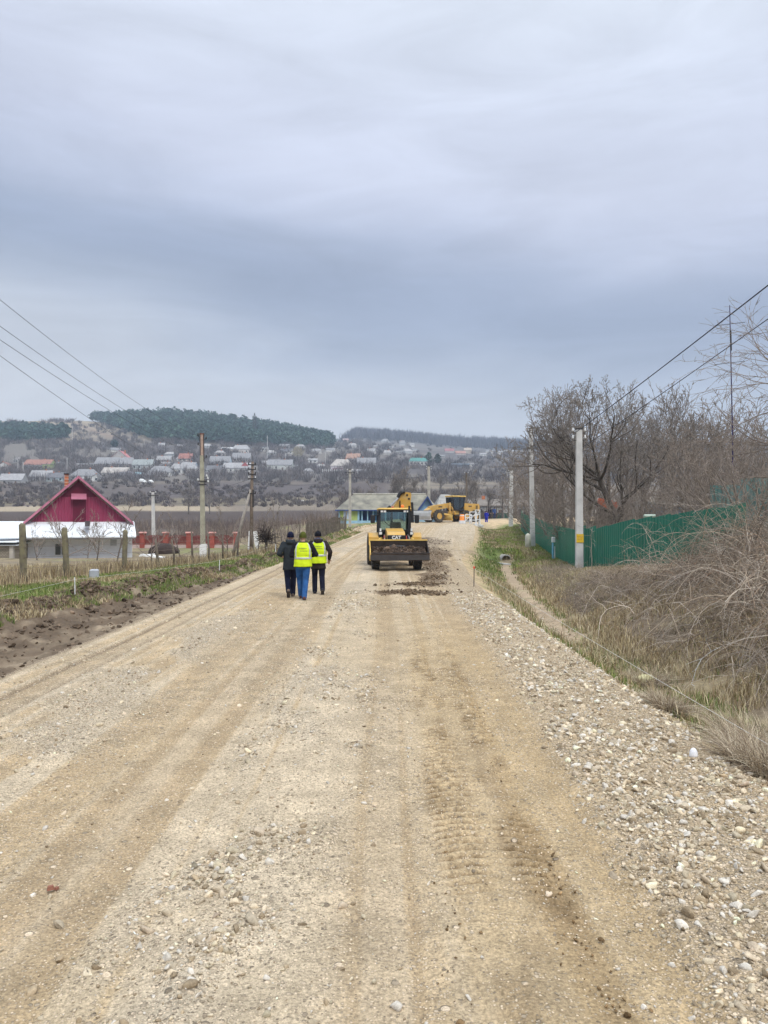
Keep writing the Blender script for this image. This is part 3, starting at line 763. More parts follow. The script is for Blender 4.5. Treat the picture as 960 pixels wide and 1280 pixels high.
# ------------------------------------------------------------------ bare wood
def wander(P0, D0, L, S, rg, wob, trop):
    """vectorised wandering curves: starts P0 (N,3), directions D0, lengths L"""
    N = len(P0); P = np.zeros((N, S, 3)); P[:, 0] = P0; d = D0.copy()
    st = (L / (S - 1))[:, None]
    for i in range(1, S):
        d = d + rg.normal(0, wob, (N, 3)) + np.array([0, 0, trop]) / (S - 1)
        d /= np.linalg.norm(d, axis=1, keepdims=True)
        P[:, i] = P[:, i - 1] + d * st
    return P
def tree_levels(rg, height, trunk_r, levels, lean=(0, 0), nchild=(7, 6, 5), ratio=(.62, .55, .5), ang=(.9, .8, .8), trop=(.25, .35, .3), wob=(.10, .16, .2), tmin=.28, trunk_frac=.55, rmin=.004, stems=1, spread=0.):
    S = 7
    d0 = np.array([[lean[0] + spread * math.cos(i * 2.4), lean[1] + spread * math.sin(i * 2.4), 1.]for i in range(stems)]); d0 /= np.linalg.norm(d0, axis=1, keepdims=True)
    P = wander(np.array([[.06 * math.cos(i * 2.4) * (stems > 1), .06 * math.sin(i * 2.4) * (stems > 1), -.1] for i in range(stems)]), d0, np.full(stems, height * trunk_frac) * rg.uniform(.85, 1.1, stems), S, rg, .06, 0.15)
    Rd = trunk_r * (1 - .55 * np.linspace(0, 1, S))[None, :] * np.ones((stems, 1)); Rd[:, 0] *= 1.3
    out = [(P, Rd)]; L = np.full(stems, height * trunk_frac)
    for lv in range(levels):
        n = len(P); k = nchild[min(lv, len(nchild) - 1)]
        t = rg.uniform(tmin, 1.0, (n, k)); t[:, 0] = 1.0
        if k > 1: t[:, 1] = rg.uniform(.85, 1, n)
        f = t * (S - 1); i = np.minimum(f.astype(int), S - 2); fr = (f - i)[..., None]
        rows = np.arange(n)[:, None]
        p0 = P[rows, i] * (1 - fr) + P[rows, i + 1] * fr
        T = P[rows, i + 1] - P[rows, i]; T /= np.linalg.norm(T, axis=2, keepdims=True)
        r0 = Rd[rows, i] * (1 - fr[..., 0]) + Rd[rows, i + 1] * fr[..., 0]
        rv = rg.normal(size=T.shape); rv -= T * (rv * T).sum(2, keepdims=True); rv /= np.linalg.norm(rv, axis=2, keepdims=True)
        aa = ang[min(lv, len(ang) - 1)] * rg.uniform(.55, 1.3, (n, k)); aa[:, 0] *= .45
        d = T * np.cos(aa)[..., None] + rv * np.sin(aa)[..., None]
        Lc = (L[:, None] * ratio[min(lv, len(ratio) - 1)] * rg.uniform(.6, 1.25, (n, k)) * (1.15 - .45 * t))
        p0 = p0.reshape(-1, 3); d = d.reshape(-1, 3); Lc = Lc.ravel()
        P = wander(p0, d, Lc, S, rg, wob[min(lv, len(wob) - 1)], trop[min(lv, len(trop) - 1)])
        rc_ = np.maximum((r0 * .62).ravel(), rmin)
        Rd = np.maximum(rc_[:, None] * (1 - .62 * np.linspace(0, 1, S))[None], rmin * .6)
        L = Lc; out.append((P, Rd))
    return out
def bark(name, c, var=.3): return mat(name, c, .95, var, 6., .4, 25., spec=.1)
BARK_D = bark('dark_bark', (.135, .115, .10)); BARK_G = bark('grey_bark', (.25, .22, .195)); BARK_B = bark('brown_twigs', (.265, .22, .185)); BARK_P = bark('pale_twigs', (.42, .36, .30))
def make_tree(name, label, cat, group, loc, rz, seed, height, trunk_r, levels, bm, bc, trunk_levels=1, **kw):
    rg = np.random.default_rng(seed)
    lv = tree_levels(rg, height, trunk_r, levels, **kw)
    root = empty(name, loc, rz, label, cat, group)
    sets = [(P, Rd, 7 if i == 0 else 5) for i, (P, Rd) in enumerate(lv)]
    t = link('trunk', tube_mesh('trunk', sets[:trunk_levels]), bm, root)
    c = link('crown', tube_mesh('crown', [(P, Rd, 5 if len(P) < 60 else 3) for P, Rd, k in sets[trunk_levels:]]), bc, root)
    return root
def place_copy(proto, kids, x, y, rz, sc, label, z=None):
    o = copy_tree(proto, kids); o.location = (x, y, (g(x, y) if z is None else z)); o.rotation_euler = (0, 0, rz); o.scale = (sc, sc, sc); o['label'] = label
    return o
# ------------------------------------------------------------------ air
hz = MB(); hz.bbox((-4300, -4300, -6), (4300, 4300, 190))
hm = bpy.data.materials.new('haze_air'); hm.use_nodes = True; nt = hm.node_tree
for n in list(nt.nodes):
    if n.type != 'OUTPUT_MATERIAL': nt.nodes.remove(n)
pv = nt.nodes.new('ShaderNodeVolumePrincipled'); pv.inputs['Density'].default_value = HAZE_D; pv.inputs['Color'].default_value = (.71, .84, 1.0, 1); pv.inputs['Anisotropy'].default_value = 0.0
nt.links.new(pv.outputs[0], nt.nodes['Material Output'].inputs['Volume'])
if HAZE_D > 0:
    tag(hz.build('haze', hm), 'thin pale blue haze over the valley and the far hills', None, None, 'stuff')

# ------------------------------------------------------------------ woods on the hills
def zH(x, y): return H(x, y)
def pine_clumps(name, X, Y, Hh, Wd, seed, nper=70, cols=((.040, .088, .070), (.030, .066, .060), (.058, .105, .075)), base=.22):
    rg = np.random.default_rng(seed); n = len(X); Z = H(X, Y)
    u = rg.random((n, nper)); a = rg.uniform(0, 2 * np.pi, (n, nper)); rr_ = np.sqrt(rg.random((n, nper)))
    prof = np.sin(np.pi * np.clip(u * .82 + .16, 0, 1)) ** .8
    lob = 1 + .35 * np.sin(a * 3 + rg.uniform(0, 6, (n, 1))) * np.cos(u * 9 + rg.uniform(0, 6, (n, 1)))
    r = Wd[:, None] * .5 * prof * rr_ ** .6 * lob
    c = np.stack([X[:, None] + r * np.cos(a), Y[:, None] + r * np.sin(a), Z[:, None] + Hh[:, None] * (base + (1 - base) * u)], -1).reshape(-1, 3)
    m = len(c); s = (Wd[:, None] * rg.uniform(.10, .22, (n, nper))).ravel()
    d1 = rg.normal(size=(m, 3)); d1 /= np.linalg.norm(d1, axis=1, keepdims=True)
    d2 = np.cross(d1, rg.normal(size=(m, 3))); d2 /= np.linalg.norm(d2, axis=1, keepdims=True)
    d1 = d1 * s[:, None]; d2 = d2 * (s * .6)[:, None]
    V = np.stack([c - d1, c - d2 * .9, c + d1 * .8, c + d2], 1).reshape(-1, 3)
    q = np.arange(m * 4).reshape(m, 4)
    cols = np.array(cols); cc = cols[rg.integers(0, len(cols), n)] * np.exp(rg.normal(0, .22, (n, 1)))
    cc = np.repeat(cc, nper, 0) * np.exp(rg.normal(0, .2, (m, 1)))
    me = np_mesh(name, V, [q]); setcol(me, np.repeat(cc, 4, 0)); return me
NEEDLE = vcol_mat('pine_needles', .8, .5, .1, 0, 40, .2)
SCRUB = vcol_mat('bare_scrub', .95, .5, .1, 0, 40, .05)
rg = np.random.default_rng(77)
def forest(seed, n, pxs, low, top, ptop):
    rg = np.random.default_rng(seed)
    px = rg.uniform(pxs[0], pxs[-1], n); lo = np.interp(px, pxs, low); hi = np.interp(px, pxs, top)
    py = hi + (lo - hi) * rg.random(n) ** 1.0
    D = solveD(px, py) + rg.uniform(-8, 8, n)
    return (px - CX) * D / F, D
X, Y = forest(1, 3300, [112, 125, 160, 190, 250, 300, 350, 415], [526, 529, 541, 550, 554, 556, 558, 560], [521.5, 519, 521, 520, 525, 532, 540, 553], 0)
tag(link('pine_forest', pine_clumps('pine_forest', X, Y, rg.uniform(8.5, 14, len(X)), rg.uniform(6, 10, len(X)), 2, 46), NEEDLE), 'dark blue green pine wood covering the hilltop', None, None, 'stuff')
X, Y = forest(3, 420, [-30, 20, 60, 78], [553, 553, 552, 550], [538, 538, 541, 544], 0)
tag(link('pine_stand', pine_clumps('pine_stand', X, Y, rg.uniform(8, 11, len(X)), rg.uniform(6, 9, len(X)), 4, 50), NEEDLE), 'smaller dark pine wood on the bare slope', None, None, 'stuff')
def lone_pine(px, py, h, w, label, D=None, cols=None, base=.2):
    D = float(solveD(px, py)[0]) if D is None else D
    x = (px - CX) * D / F; z = g(x, D)
    root = empty('pine_tree', (x, D, z), 0, label, 'pine tree')
    kw = {} if cols is None else {'cols': cols}
    me = pine_clumps('crown', np.array([x]), np.array([D]), np.array([h]), np.array([w]), int(px * 7), 260, base=base, **kw)
    me.transform(Matrix.Translation((-x, -D, -z)))
    link('crown', me, NEEDLE, root)
    MB().tube([(0, 0, -.3), (0, 0, h * .5), (0.1, 0, h * .9)], [h * .025, h * .018, h * .006], 7).build('trunk', BARK_D, root)
    return root
lone_pine(96, 525, 9, 9, 'lone pine, smaller and leftmost of the pair left of the hilltop wood')
lone_pine(111, 524.5, 10, 13, 'broad pine between the lone pine and the edge of the hilltop wood')
lone_pine(77, 550, 15, 13, 'tall dark pine at the end of the lower pine wood')
lone_pine(143, 560, 7, 5.5, 'small dark evergreen behind the house with the pink roof')
lone_pine(536, 581, 9, 5.0, 'leftmost of two dark evergreens beside the teal roofed house')
lone_pine(547, 582, 8, 5.2, 'second dark evergreen to the right of the teal roofed house', cols=((.06, .075, .055), (.045, .06, .045)))
def scrub(name, X, Y, Hh, seed, label, nper=26, cols=((.15, .13, .125), (.18, .155, .145), (.125, .11, .11)), wd=.10, spread=.55):
    """leafless bushes: fans of thin twigs"""
    rg = np.random.default_rng(seed); n = len(X); Z = H(X, Y); m = n * nper
    a = rg.uniform(0, 2 * np.pi, m); l = np.abs(rg.normal(0, spread, m)); hh = np.repeat(Hh, nper) * rg.uniform(.45, 1.05, m)
    x0 = np.repeat(X, nper) + rg.normal(0, 1, m) * np.repeat(Hh, nper) * .22; y0 = np.repeat(Y, nper) + rg.normal(0, 1, m) * np.repeat(Hh, nper) * .22; z0 = np.repeat(Z, nper) - .2
    b = rg.uniform(0, 2 * np.pi, m); w = np.repeat(wd * Y / 450., nper) * rg.uniform(.7, 1.6, m)
    t = rg.uniform(.0, .35, m) * hh
    base = np.stack([x0 + np.cos(a) * l * t, y0 + np.sin(a) * l * t, z0 + t], -1)
    tip = np.stack([x0 + np.cos(a) * l * hh, y0 + np.sin(a) * l * hh, z0 + hh], -1)
    wv = np.stack([np.cos(b) * w, np.sin(b) * w, w * .3], -1)
    mid = (base + tip) / 2 + rg.normal(0, .06, (m, 3)) * hh[:, None]
    V = np.stack([base - wv, base + wv, mid + wv * .8, tip, mid - wv * .8], 1).reshape(-1, 3)
    o = (np.arange(m) * 5)[:, None]
    cols = np.array(cols); cc = cols[rg.integers(0, len(cols), n)] * np.exp(rg.normal(0, .2, (n, 1)))
    me = np_mesh(name, V, [o + np.array([[0, 1, 2, 4]]), o + np.array([[4, 2, 3]])])
    setcol(me, np.repeat(np.repeat(cc, nper, 0) * np.exp(rg.normal(0, .15, (m, 1))), 5, 0))
    return tag(link(name, me, SCRUB), label, None, None, 'stuff')
def region(seed, n, pa, pb, ya, yb, clump=.05, thr=.46):
    rg = np.random.default_rng(seed)
    px = rg.uniform(pa, pb, n); py = rg.uniform(ya, yb, n)
    k = fbm(px * clump, py * clump * 2.2, 3, seed) > thr
    px, py = px[k], py[k]; D = solveD(px, py) + rg.uniform(-2, 2, len(px))
    return (px - CX) * D / F, D
# woodland along the far ridge to the right
rg = np.random.default_rng(5)
px = rg.uniform(405, 1000, 2600); D = rg.uniform(1180, 1620, 2600)
scrub('ridge_woodland', (px - CX) * D / F, D, rg.uniform(9, 19, 2600), 9, 'leafless wood along the far blue ridge', 22, ((.085, .08, .095), (.105, .095, .105), (.07, .068, .082)), .13, .35)
X, Y = region(12, 3000, -10, 470, 553, 603, .07, .40)
scrub('village_scrub', X, Y, rg.uniform(2.5, 6.8, len(X)), 10, 'grey leafless garden trees and scrub between the village houses', 26)
X, Y = region(13, 2300, 430, 1000, 546, 606, .05, .38)
scrub('valley_scrub', X, Y, rg.uniform(2.5, 6.5, len(X)), 11, 'grey leafless trees and scrub across the valley', 24, ((.12, .105, .105), (.15, .13, .125), (.10, .09, .095)))
X, Y = region(14, 700, 90, 420, 528, 566, .04, .44)
scrub('hillside_scrub', X, Y, rg.uniform(3, 7, len(X)), 12, 'grey brown thickets below the pine wood', 24, ((.11, .10, .105), (.14, .12, .115)))
X, Y = region(18, 420, -10, 200, 530, 562, .06, .50)
scrub('slope_scrub', X, Y, rg.uniform(2.5, 5.5, len(X)), 18, 'grey thickets scattered on the pale slope under the small pine wood', 24, ((.14, .12, .115), (.17, .145, .135)))
X, Y = region(15, 260, -10, 90, 516, 534, .07, .5)
scrub('hilltop_thicket', X, Y, rg.uniform(3, 6.5, len(X)), 13, 'low thicket along the bare hilltop', 22, ((.12, .105, .11), (.15, .12, .12)))
X, Y = region(16, 1500, -10, 430, 602, 634, .04, .40)
scrub('field_thicket', X, Y, rg.uniform(1.2, 2.6, len(X)), 14, 'low grey thicket on the fields below the village', 24, ((.12, .10, .09), (.17, .14, .12), (.10, .08, .08)), .16)
rgx = np.random.default_rng(91)
n = 2600; D = rgx.uniform(82, 178, n); px = rgx.uniform(-10, 425, n)
k = fbm(px * .02, D * .03, 3, 16) > .40
scrub('orchard_saplings', ((px - CX) * D / F)[k], D[k], rgx.uniform(1.1, 2.6, k.sum()), 15, 'rows of thin leafless saplings on the dark field', 14, ((.17, .13, .11), (.13, .10, .09), (.22, .175, .14)), .075, .25)
n = 1900; D = rgx.uniform(118, 320, n); px = rgx.uniform(425, 690, n)
k = fbm(px * .03, D * .02, 3, 17) > .42
scrub('slope_thicket', ((px - CX) * D / F)[k], D[k], rgx.uniform(1.2, 3.4, k.sum()), 16, 'brown leafless thicket on the slope behind the blue house', 24, ((.13, .105, .09), (.17, .14, .12), (.10, .085, .08)), .12, .5)

# ------------------------------------------------------------------ brambles and shrubs on the right bank
TW = vcol_mat('dry_twig', .95, 8, .15, 0, 40, .08)
def bramble_stems(n, seed, xf, yf, h, L, rad, cols, S=9, droop=1.0, up=1.0):
    rg = np.random.default_rng(seed)
    y = yf(rg, n); x = xf(rg, y); k = x / y < .62; x, y = x[k], y[k]; n = len(x)
    a = rg.uniform(0, 2 * np.pi, n); e = rg.uniform(.3, 1.35, n) * up
    d0 = np.stack([np.cos(a) * np.cos(e), np.sin(a) * np.cos(e), np.sin(e)], -1)
    Ls = L * rg.uniform(.4, 1.3, n)
    P = np.zeros((n, S, 3)); P[:, 0] = np.stack([x, y, H(x, y) + rg.uniform(-.03, h, n)], -1); d = d0
    for i in range(1, S):
        d = d + rg.normal(0, .14, (n, 3)) + np.array([0, 0, -droop * .22]); d /= np.linalg.norm(d, axis=1, keepdims=True)
        P[:, i] = P[:, i - 1] + d * (Ls / (S - 1))[:, None]
    zmin = H(P[..., 0].ravel(), P[..., 1].ravel()).reshape(n, S) + .01
    P[..., 2] = np.maximum(P[..., 2], zmin)
    Rd = (rad * rg.uniform(.6, 1.5, n))[:, None] * (1.15 - .75 * np.linspace(0, 1, S))[None]
    return P, Rd, np.repeat(pick(cols, n, rg, sd=.28), S * 3, 0)
def fork(part, seed, per=2, frac=.38):
    """side twigs on every cane"""
    P, Rd, c = part; rg = np.random.default_rng(seed); n, S, _ = P.shape
    i = rg.integers(2, S - 1, (n, per)); rows = np.arange(n)[:, None]
    p0 = P[rows, i].reshape(-1, 3); T = (P[rows, i] - P[rows, i - 1]).reshape(-1, 3); st = np.linalg.norm(T, axis=1, keepdims=True); T = T / np.maximum(st, 1e-6)
    d = T + rg.normal(0, .75, T.shape) + [0, 0, .25]; d /= np.linalg.norm(d, axis=1, keepdims=True)
    Q = wander(p0, d, (st[:, 0] * (S - 1)) * frac * rg.uniform(.4, 1.2, len(p0)), 5, rg, .16, -.1)
    R2 = (Rd[rows, i].reshape(-1, 1) * .7) * (1.1 - .6 * np.linspace(0, 1, 5))[None]
    cc = c.reshape(n, S * 3, 3)[:, 0]; cc = np.repeat(np.repeat(cc, per, 0), 15, 0)
    return Q, R2, cc
def clumpy(part, lo=.40, hi=.56, seed=3, sc=1.1):
    """thin the canes out between clumps so that dark gaps stay"""
    P, Rd, c = part; n, S, _ = P.shape; rg = np.random.default_rng(seed)
    f = fbm(P[:, 0, 0] * sc, P[:, 0, 1] * sc * .8, 3, 300 + seed); k = rg.random(n) < .12 + .88 * sstep(lo, hi, f)
    tone = np.repeat((.75 + .6 * fbm(P[:, 0, 0] * .6, P[:, 0, 1] * .5, 2, 310))[:, None], S * 3, 1).reshape(-1, 1)
    kk = np.repeat(k, S * 3); return P[k], Rd[k], np.clip(c * tone, .01, .8)[kk]
def bramble(name, label, parts):
    me = tube_mesh(name, [(P, Rd, 3) for P, Rd, c in parts]); setcol(me, np.concatenate([c for _, _, c in parts]))
    return tag(link(name, me, TW), label, None, None, 'stuff')
BC = [(.27, .215, .165), (.35, .285, .22), (.19, .15, .115), (.44, .37, .29), (.30, .22, .155)]
yb = lambda a, b, p=1.: (lambda rg, n: a * (b / a) ** rg.random(n))
xbank = lambda lo, hi: (lambda rg, y: xd(y) + lo + (hi - lo) * rg.random(len(y)) ** .8)
L1 = clumpy(bramble_stems(15000, 41, xbank(.9, 5.5), yb(8, 25), .08, .6, .0032, BC, 8, 1.1), seed=4)
L2 = clumpy(bramble_stems(6500, 42, xbank(1.7, 6.5), yb(8.5, 25), .25, 1.15, .0045, BC, 9, 1.2), seed=5, sc=.8)
L3 = clumpy(bramble_stems(3600, 43, xbank(2.6, 7.5), yb(9.5, 20), .6, 1.5, .005, BC + [(.36, .22, .14)], 10, 1.2), seed=6, sc=.7)
L4 = clumpy(bramble_stems(3600, 47, lambda rg, y: .41 * y + .3 + 3.2 * rg.random(len(y)), yb(11, 20.5), 1.25, 1.7, .005, BC + [(.36, .31, .25), (.44, .38, .32)], 10, 1.1), seed=7, sc=.7)
L5 = bramble_stems(420, 44, xbank(1.2, 5.5), yb(9, 24), .25, 2.2, .006, [(.5, .43, .36), (.42, .36, .30)], 12, 1.3, .85)
bramble('bramble_bank', 'dense brown tangle of dry brambles covering the right bank', [L1, L2, fork(L2, 51, 2), L3, fork(L3, 52, 3), L4, fork(L4, 53, 3), L5, fork(L5, 54, 4, .25)])
bramble('grey_brush', 'grey brown fine brush filling the ditch side below the green fence', [
    clumpy(bramble_stems(8000, 45, xbank(.85, 2.6), yb(20, 37), .06, .5, .005, [(.29, .235, .185), (.23, .185, .15), (.35, .29, .225)], 7, .9), seed=8),
    clumpy(bramble_stems(1500, 46, lambda rg, y: xr(y) + .5 + 1.2 * rg.random(len(y)), yb(12, 34), .02, .35, .003, [(.38, .33, .24), (.27, .25, .15), (.45, .38, .28)], 6, .8), .45, .6, 9)])
# long arching canes in front of the fence
def cane(x, y, dx, dy, h, L, label):
    S = 18; t = np.linspace(0, 1, S); z = g(x, y)
    P = np.stack([x + dx * L * t ** 1.3, y + dy * L * t ** 1.3, z + h * np.sin(np.pi * np.clip(t * .72, 0, 1)) * (1 + .1 * t)], -1)
    rg = np.random.default_rng(int(x * 100)); P = P + np.cumsum(rg.normal(0, .012, (S, 3)), 0)
    sets = [(P[None], (.011 * (1.1 - .85 * t))[None], 5)]
    N = 12; i = rg.integers(4, S - 1, N); d = rg.normal(size=(N, 3)); d[:, 2] = np.abs(d[:, 2]); d /= np.linalg.norm(d, axis=1, keepdims=True)
    Q = wander(P[i], d, rg.uniform(.2, .7, N), 6, rg, .2, -.4)
    sets.append((Q, np.full((N, 6), .004), 3))
    o = link('arching_cane', tube_mesh('arching_cane', sets), BARK_P); return tag(o, label, 'cane', 'pale canes arching in front of the green fence')
for a_ in ((9.4, 26.2, -.75, -.2, 1.5, 1.9, 'pale cane curving in a wide arc across the green fence'), (9.9, 25.4, -.8, -.3, 1.1, 2.3, 'long pale cane bending low over the bank below the fence'), (10.4, 24.0, -.7, .1, 1.9, 2.2, 'highest pale cane arching out of the bramble tangle'), (7.7, 28.5, .05, -.2, 1.6, .5, 'thin upright cane standing alone before the green fence'), (9.0, 25.2, -.9, -.1, .8, 1.6, 'short pale cane lowest of the arching canes')):
    cane(*a_)

# ------------------------------------------------------------------ trees
# big old tree behind the green fence
make_tree('old_tree', 'large spreading old bare tree leaning left behind the green fence', 'tree', None, (13.4, 40.5, g(13.4, 40.5)), R(0), 5, 13.6, .26, 5, BARK_D, BARK_G, 3,
          lean=(-.55, -.1), nchild=(9, 8, 6, 5, 3), ratio=(1.0, .62, .58, .55, .5), ang=(.95, .8, .75, .7, .7), trop=(.5, .45, .35, .25, .2), wob=(.13, .16, .2, .22, .25), tmin=.38, trunk_frac=.36, rmin=.0125)
# orchard trees and tall shrubs behind the fence
protoA = make_tree('garden_tree', 'slim upright bare tree behind the green fence, close to the old tree', 'tree', 'bare garden trees behind the green fence', (0, 0, 0), 0, 15, 8.0, .09, 4, BARK_G, BARK_G, 1,
                   nchild=(9, 7, 5, 3), ratio=(.66, .6, .55, .5), ang=(.6, .6, .7, .7), trop=(.7, .6, .4, .3), tmin=.16, trunk_frac=.5, rmin=.0115)
protoB = make_tree('garden_tree', 'round crowned bare plum tree behind the green fence', 'tree', 'bare garden trees behind the green fence', (0, 0, 0), 0, 25, 7.2, .10, 4, BARK_D, BARK_B, 1,
                   nchild=(9, 7, 5, 3), ratio=(.9, .65, .58, .5), ang=(.95, .8, .8, .8), trop=(.4, .35, .2, .2), tmin=.25, trunk_frac=.38, rmin=.0115)
protoC = make_tree('bare_shrub', 'many stemmed grey brown shrub behind the green fence', 'shrub', 'bare shrubs behind the green fence', (0, 0, 0), 0, 35, 4.2, .035, 3, BARK_B, BARK_B, 1,
                   nchild=(7, 5, 3), ratio=(.62, .6, .55), ang=(.7, .8, .8, .8), trop=(.4, .2, .1, .1), tmin=.12, trunk_frac=.62, rmin=.008, stems=8, spread=.6)
kA, kB, kC = kids_of(protoA), kids_of(protoB), kids_of(protoC)
def spot(px, D): return ((px - CX) * D / F, D)
first = {}
def put(proto, kids, px, D, sc, rz, label):
    x, y = spot(px, D)
    if proto.name.startswith('garden_tree'): sc = sc * 1.42
    else: sc = sc * 1.08
    if proto.name not in first:
        first[proto.name] = 1; proto.location = (x, y, g(x, y) - .05); proto.rotation_euler = (0, 0, rz); proto.scale = (sc,) * 3; proto['label'] = label; return proto
    return place_copy(proto, kids, x, y, rz, sc, label, g(x, y) - .05)
for a_ in ((782, 46, .95, 5.6, 'tall slim bare tree hidden among the limbs of the old leaning tree'), (815, 48, .9, 3.3, 'tall slim bare tree close behind the old leaning tree on its right'), (690, 56, 1.15, .3, 'slim bare tree rising directly behind the middle concrete pole'), (712, 50, 1.1, 1.9, 'slim bare tree between the two nearest concrete poles'), (842, 41, 1.0, 2.7, 'slim upright bare tree just right of the old tree, above the grey shed'),
           (868, 38, .80, 4.1, 'tall slim bare tree left of the aerial mast behind the brambles'), (905, 43, .78, 5.0, 'slim bare tree right behind the aerial mast'), (940, 36, .7, .9, 'slim bare tree between the aerial mast and the drooping willow')):
    put(protoA, kA, *a_)
for a_ in ((668, 74, 1.1, .2, 'round bare tree farthest along the green fence, by the farthest concrete pole'), (683, 66, 1.1, 1.2, 'round bare tree behind the fence left of the middle concrete pole'), (705, 58, 1.05, 2.2, 'round bare tree behind the fence right of the middle concrete pole'), (735, 47, 1.15, 3.3, 'round bare tree behind the concrete pole with the yellow plate'),
           (765, 52, 1.25, .6, 'round bare tree far back on the left of the old tree'), (800, 56, 1.3, 4.6, 'round bare tree far back beyond the old tree trunk'), (850, 50, 1.2, 5.4, 'round bare tree behind the grey shed'), (895, 48, 1.3, 1.7, 'round bare tree far behind the aerial mast'), (930, 44, 1.2, 2.9, 'round bare tree behind the teal metal fence')):
    put(protoB, kB, *a_)
for a_ in ((664, 64, 1.1, 0, 'bare shrub where the green fence begins, next to the farthest concrete pole'), (678, 54, 1.1, 1, 'bare shrub hanging over the far end of the green fence'), (700, 46, 1.1, 2, 'bare shrub above the fence between the middle and the near pole'), (716, 41, 1.0, 3, 'bare shrub above the fence corner behind the near pole'), (745, 39, .95, 4, 'bare shrub above the fence right of the near pole'), (770, 36.5, .9, 5, 'bare shrub leaning over the fence left of the pale tee pipe'), (790, 41, 1.0, .5, 'bare shrub at the foot of the old leaning tree'),
           (820, 37, .9, 1.5, 'bare shrub in front of the grey shed'), (852, 35, 1.0, 2.5, 'bare shrub right of the grey shed'), (880, 33, 1.05, 3.5, 'bare shrub over the highest steps of the green fence'), (900, 31, 1.2, 4.5, 'tall bare shrub at the foot of the aerial mast'), (925, 29, 1.2, 5.5, 'tall bare shrub before the left half of the teal metal fence'), (955, 27, 1.3, .7, 'tall bare shrub before the right half of the teal metal fence'), (915, 38, 1.25, 2.2, 'bare shrub behind the teal metal fence'), (960, 34, 1.3, 3.9, 'bare shrub behind the teal fence at the right edge'), (860, 45, 1.4, 1.1, 'bare shrub deep in the garden between shed and mast'), (755, 44, 1.15, 2.6, 'bare shrub deep in the garden left of the old tree')):
    put(protoC, kC, *a_)
# drooping tree on the right whose branches hang into the picture
make_tree('willow_tree', 'bare tree with long drooping thin branches hanging in from the right edge', 'tree', None, (9.5, 14.6, g(9.5, 14.6)), R(20), 61, 6.9, .13, 4, BARK_G, BARK_B, 1,
          lean=(-.12, 0), nchild=(17, 10, 7, 3), ratio=(.66, .75, .7, .5), ang=(.95, .75, .6, .6), trop=(.35, .1, -.35, -.3), wob=(.13, .13, .13, .2), tmin=.3, trunk_frac=.6, rmin=.0045)
# trees beyond the crossing and the blue house
protoD = make_tree('bare_tree', 'bare tree', 'tree', 'bare trees beyond the blue house', (0, 0, 0), 0, 45, 8.5, .2, 4, BARK_D, BARK_G, 1,
                   nchild=(8, 6, 5, 3), ratio=(.7, .6, .55, .5), ang=(.6, .6, .7, .7), trop=(.6, .5, .3, .2), tmin=.35, trunk_frac=.5, rmin=.03)
kD = kids_of(protoD)
for a_ in ((468, 150, 1.0, 0, 'slender bare tree leaning behind the left end of the blue house'), (493, 145, 1.25, 2, 'bare tree behind the middle of the blue house roof'), (507, 142, 1.3, 4, 'tallest bare tree behind the roof ridge, next to the loader arm'), (528, 150, .9, 1, 'small bare tree behind the right end of the blue house ridge'),
           (583, 128, 1.05, 3, 'dark bare tree directly behind the yellow grader engine'), (596, 134, .95, 5, 'dark bare tree just right of the grader cab'), (574, 140, .85, .7, 'bare tree left of the dark pole behind the grader'), (610, 138, .8, 2.4, 'low bare tree behind the standing workers'), (628, 132, .9, 3.1, 'bare tree left of the farthest concrete pole'), (645, 120, 1.0, 4.4, 'bare tree behind the farthest concrete pole'),
           (236, 238, 1.25, 1.1, 'broad bare tree on the field edge left of the roadside concrete pole'), (252, 244, 1.0, 3.4, 'bare tree on the field edge hidden behind the roadside concrete pole'), (262, 240, .9, 5.1, 'bare tree on the field edge right of the roadside concrete pole'), (550, 300, 1.3, 2.0, 'bare tree on the slope below the teal roofed house')):
    put(protoD, kD, *a_)
# young trees before the white house and along the wire fence
protoE = make_tree('young_tree', 'young fruit tree', 'tree', 'young bare fruit trees by the wire fence', (0, 0, 0), 0, 55, 3.0, .035, 3, BARK_D, BARK_B, 1,
                   nchild=(8, 5, 4), ratio=(.8, .55, .5), ang=(.85, .7, .7), trop=(.5, .4, .2), tmin=.2, trunk_frac=.5, rmin=.009)
kE = kids_of(protoE)
for a_ in ((47, 47, .85, 0, 'young bare tree before the left part of the white wall'), (84, 44, 1.35, 1.3, 'tallest young bare tree, before the white framed window'), (121, 46, 1.1, 2.6, 'young bare tree right of the window, before the white wall'), (146, 43, 1.25, 3.9, 'young bare tree before the right end of the white wall'), (190, 44, 1.0, 5.2, 'young bare tree before the red fence, near the compost mound'), (226, 46, 1.05, .8, 'young bare tree left of the roadside concrete pole'), (283, 48, 1.2, 2.1, 'young bare tree right of the roadside concrete pole'),
           (336, 52, 1.3, 3.0, 'young bare tree behind the person in the dark jacket'), (322, 50, 1.1, 4.4, 'young bare tree beside the strutted timber pole'), (110, 52, .9, 4.9, 'small bare tree close to the house wall between two taller ones'), (355, 58, 1.1, 5.8, 'young bare tree at the bend of the wire fence')):
    put(protoE, kE, *a_)
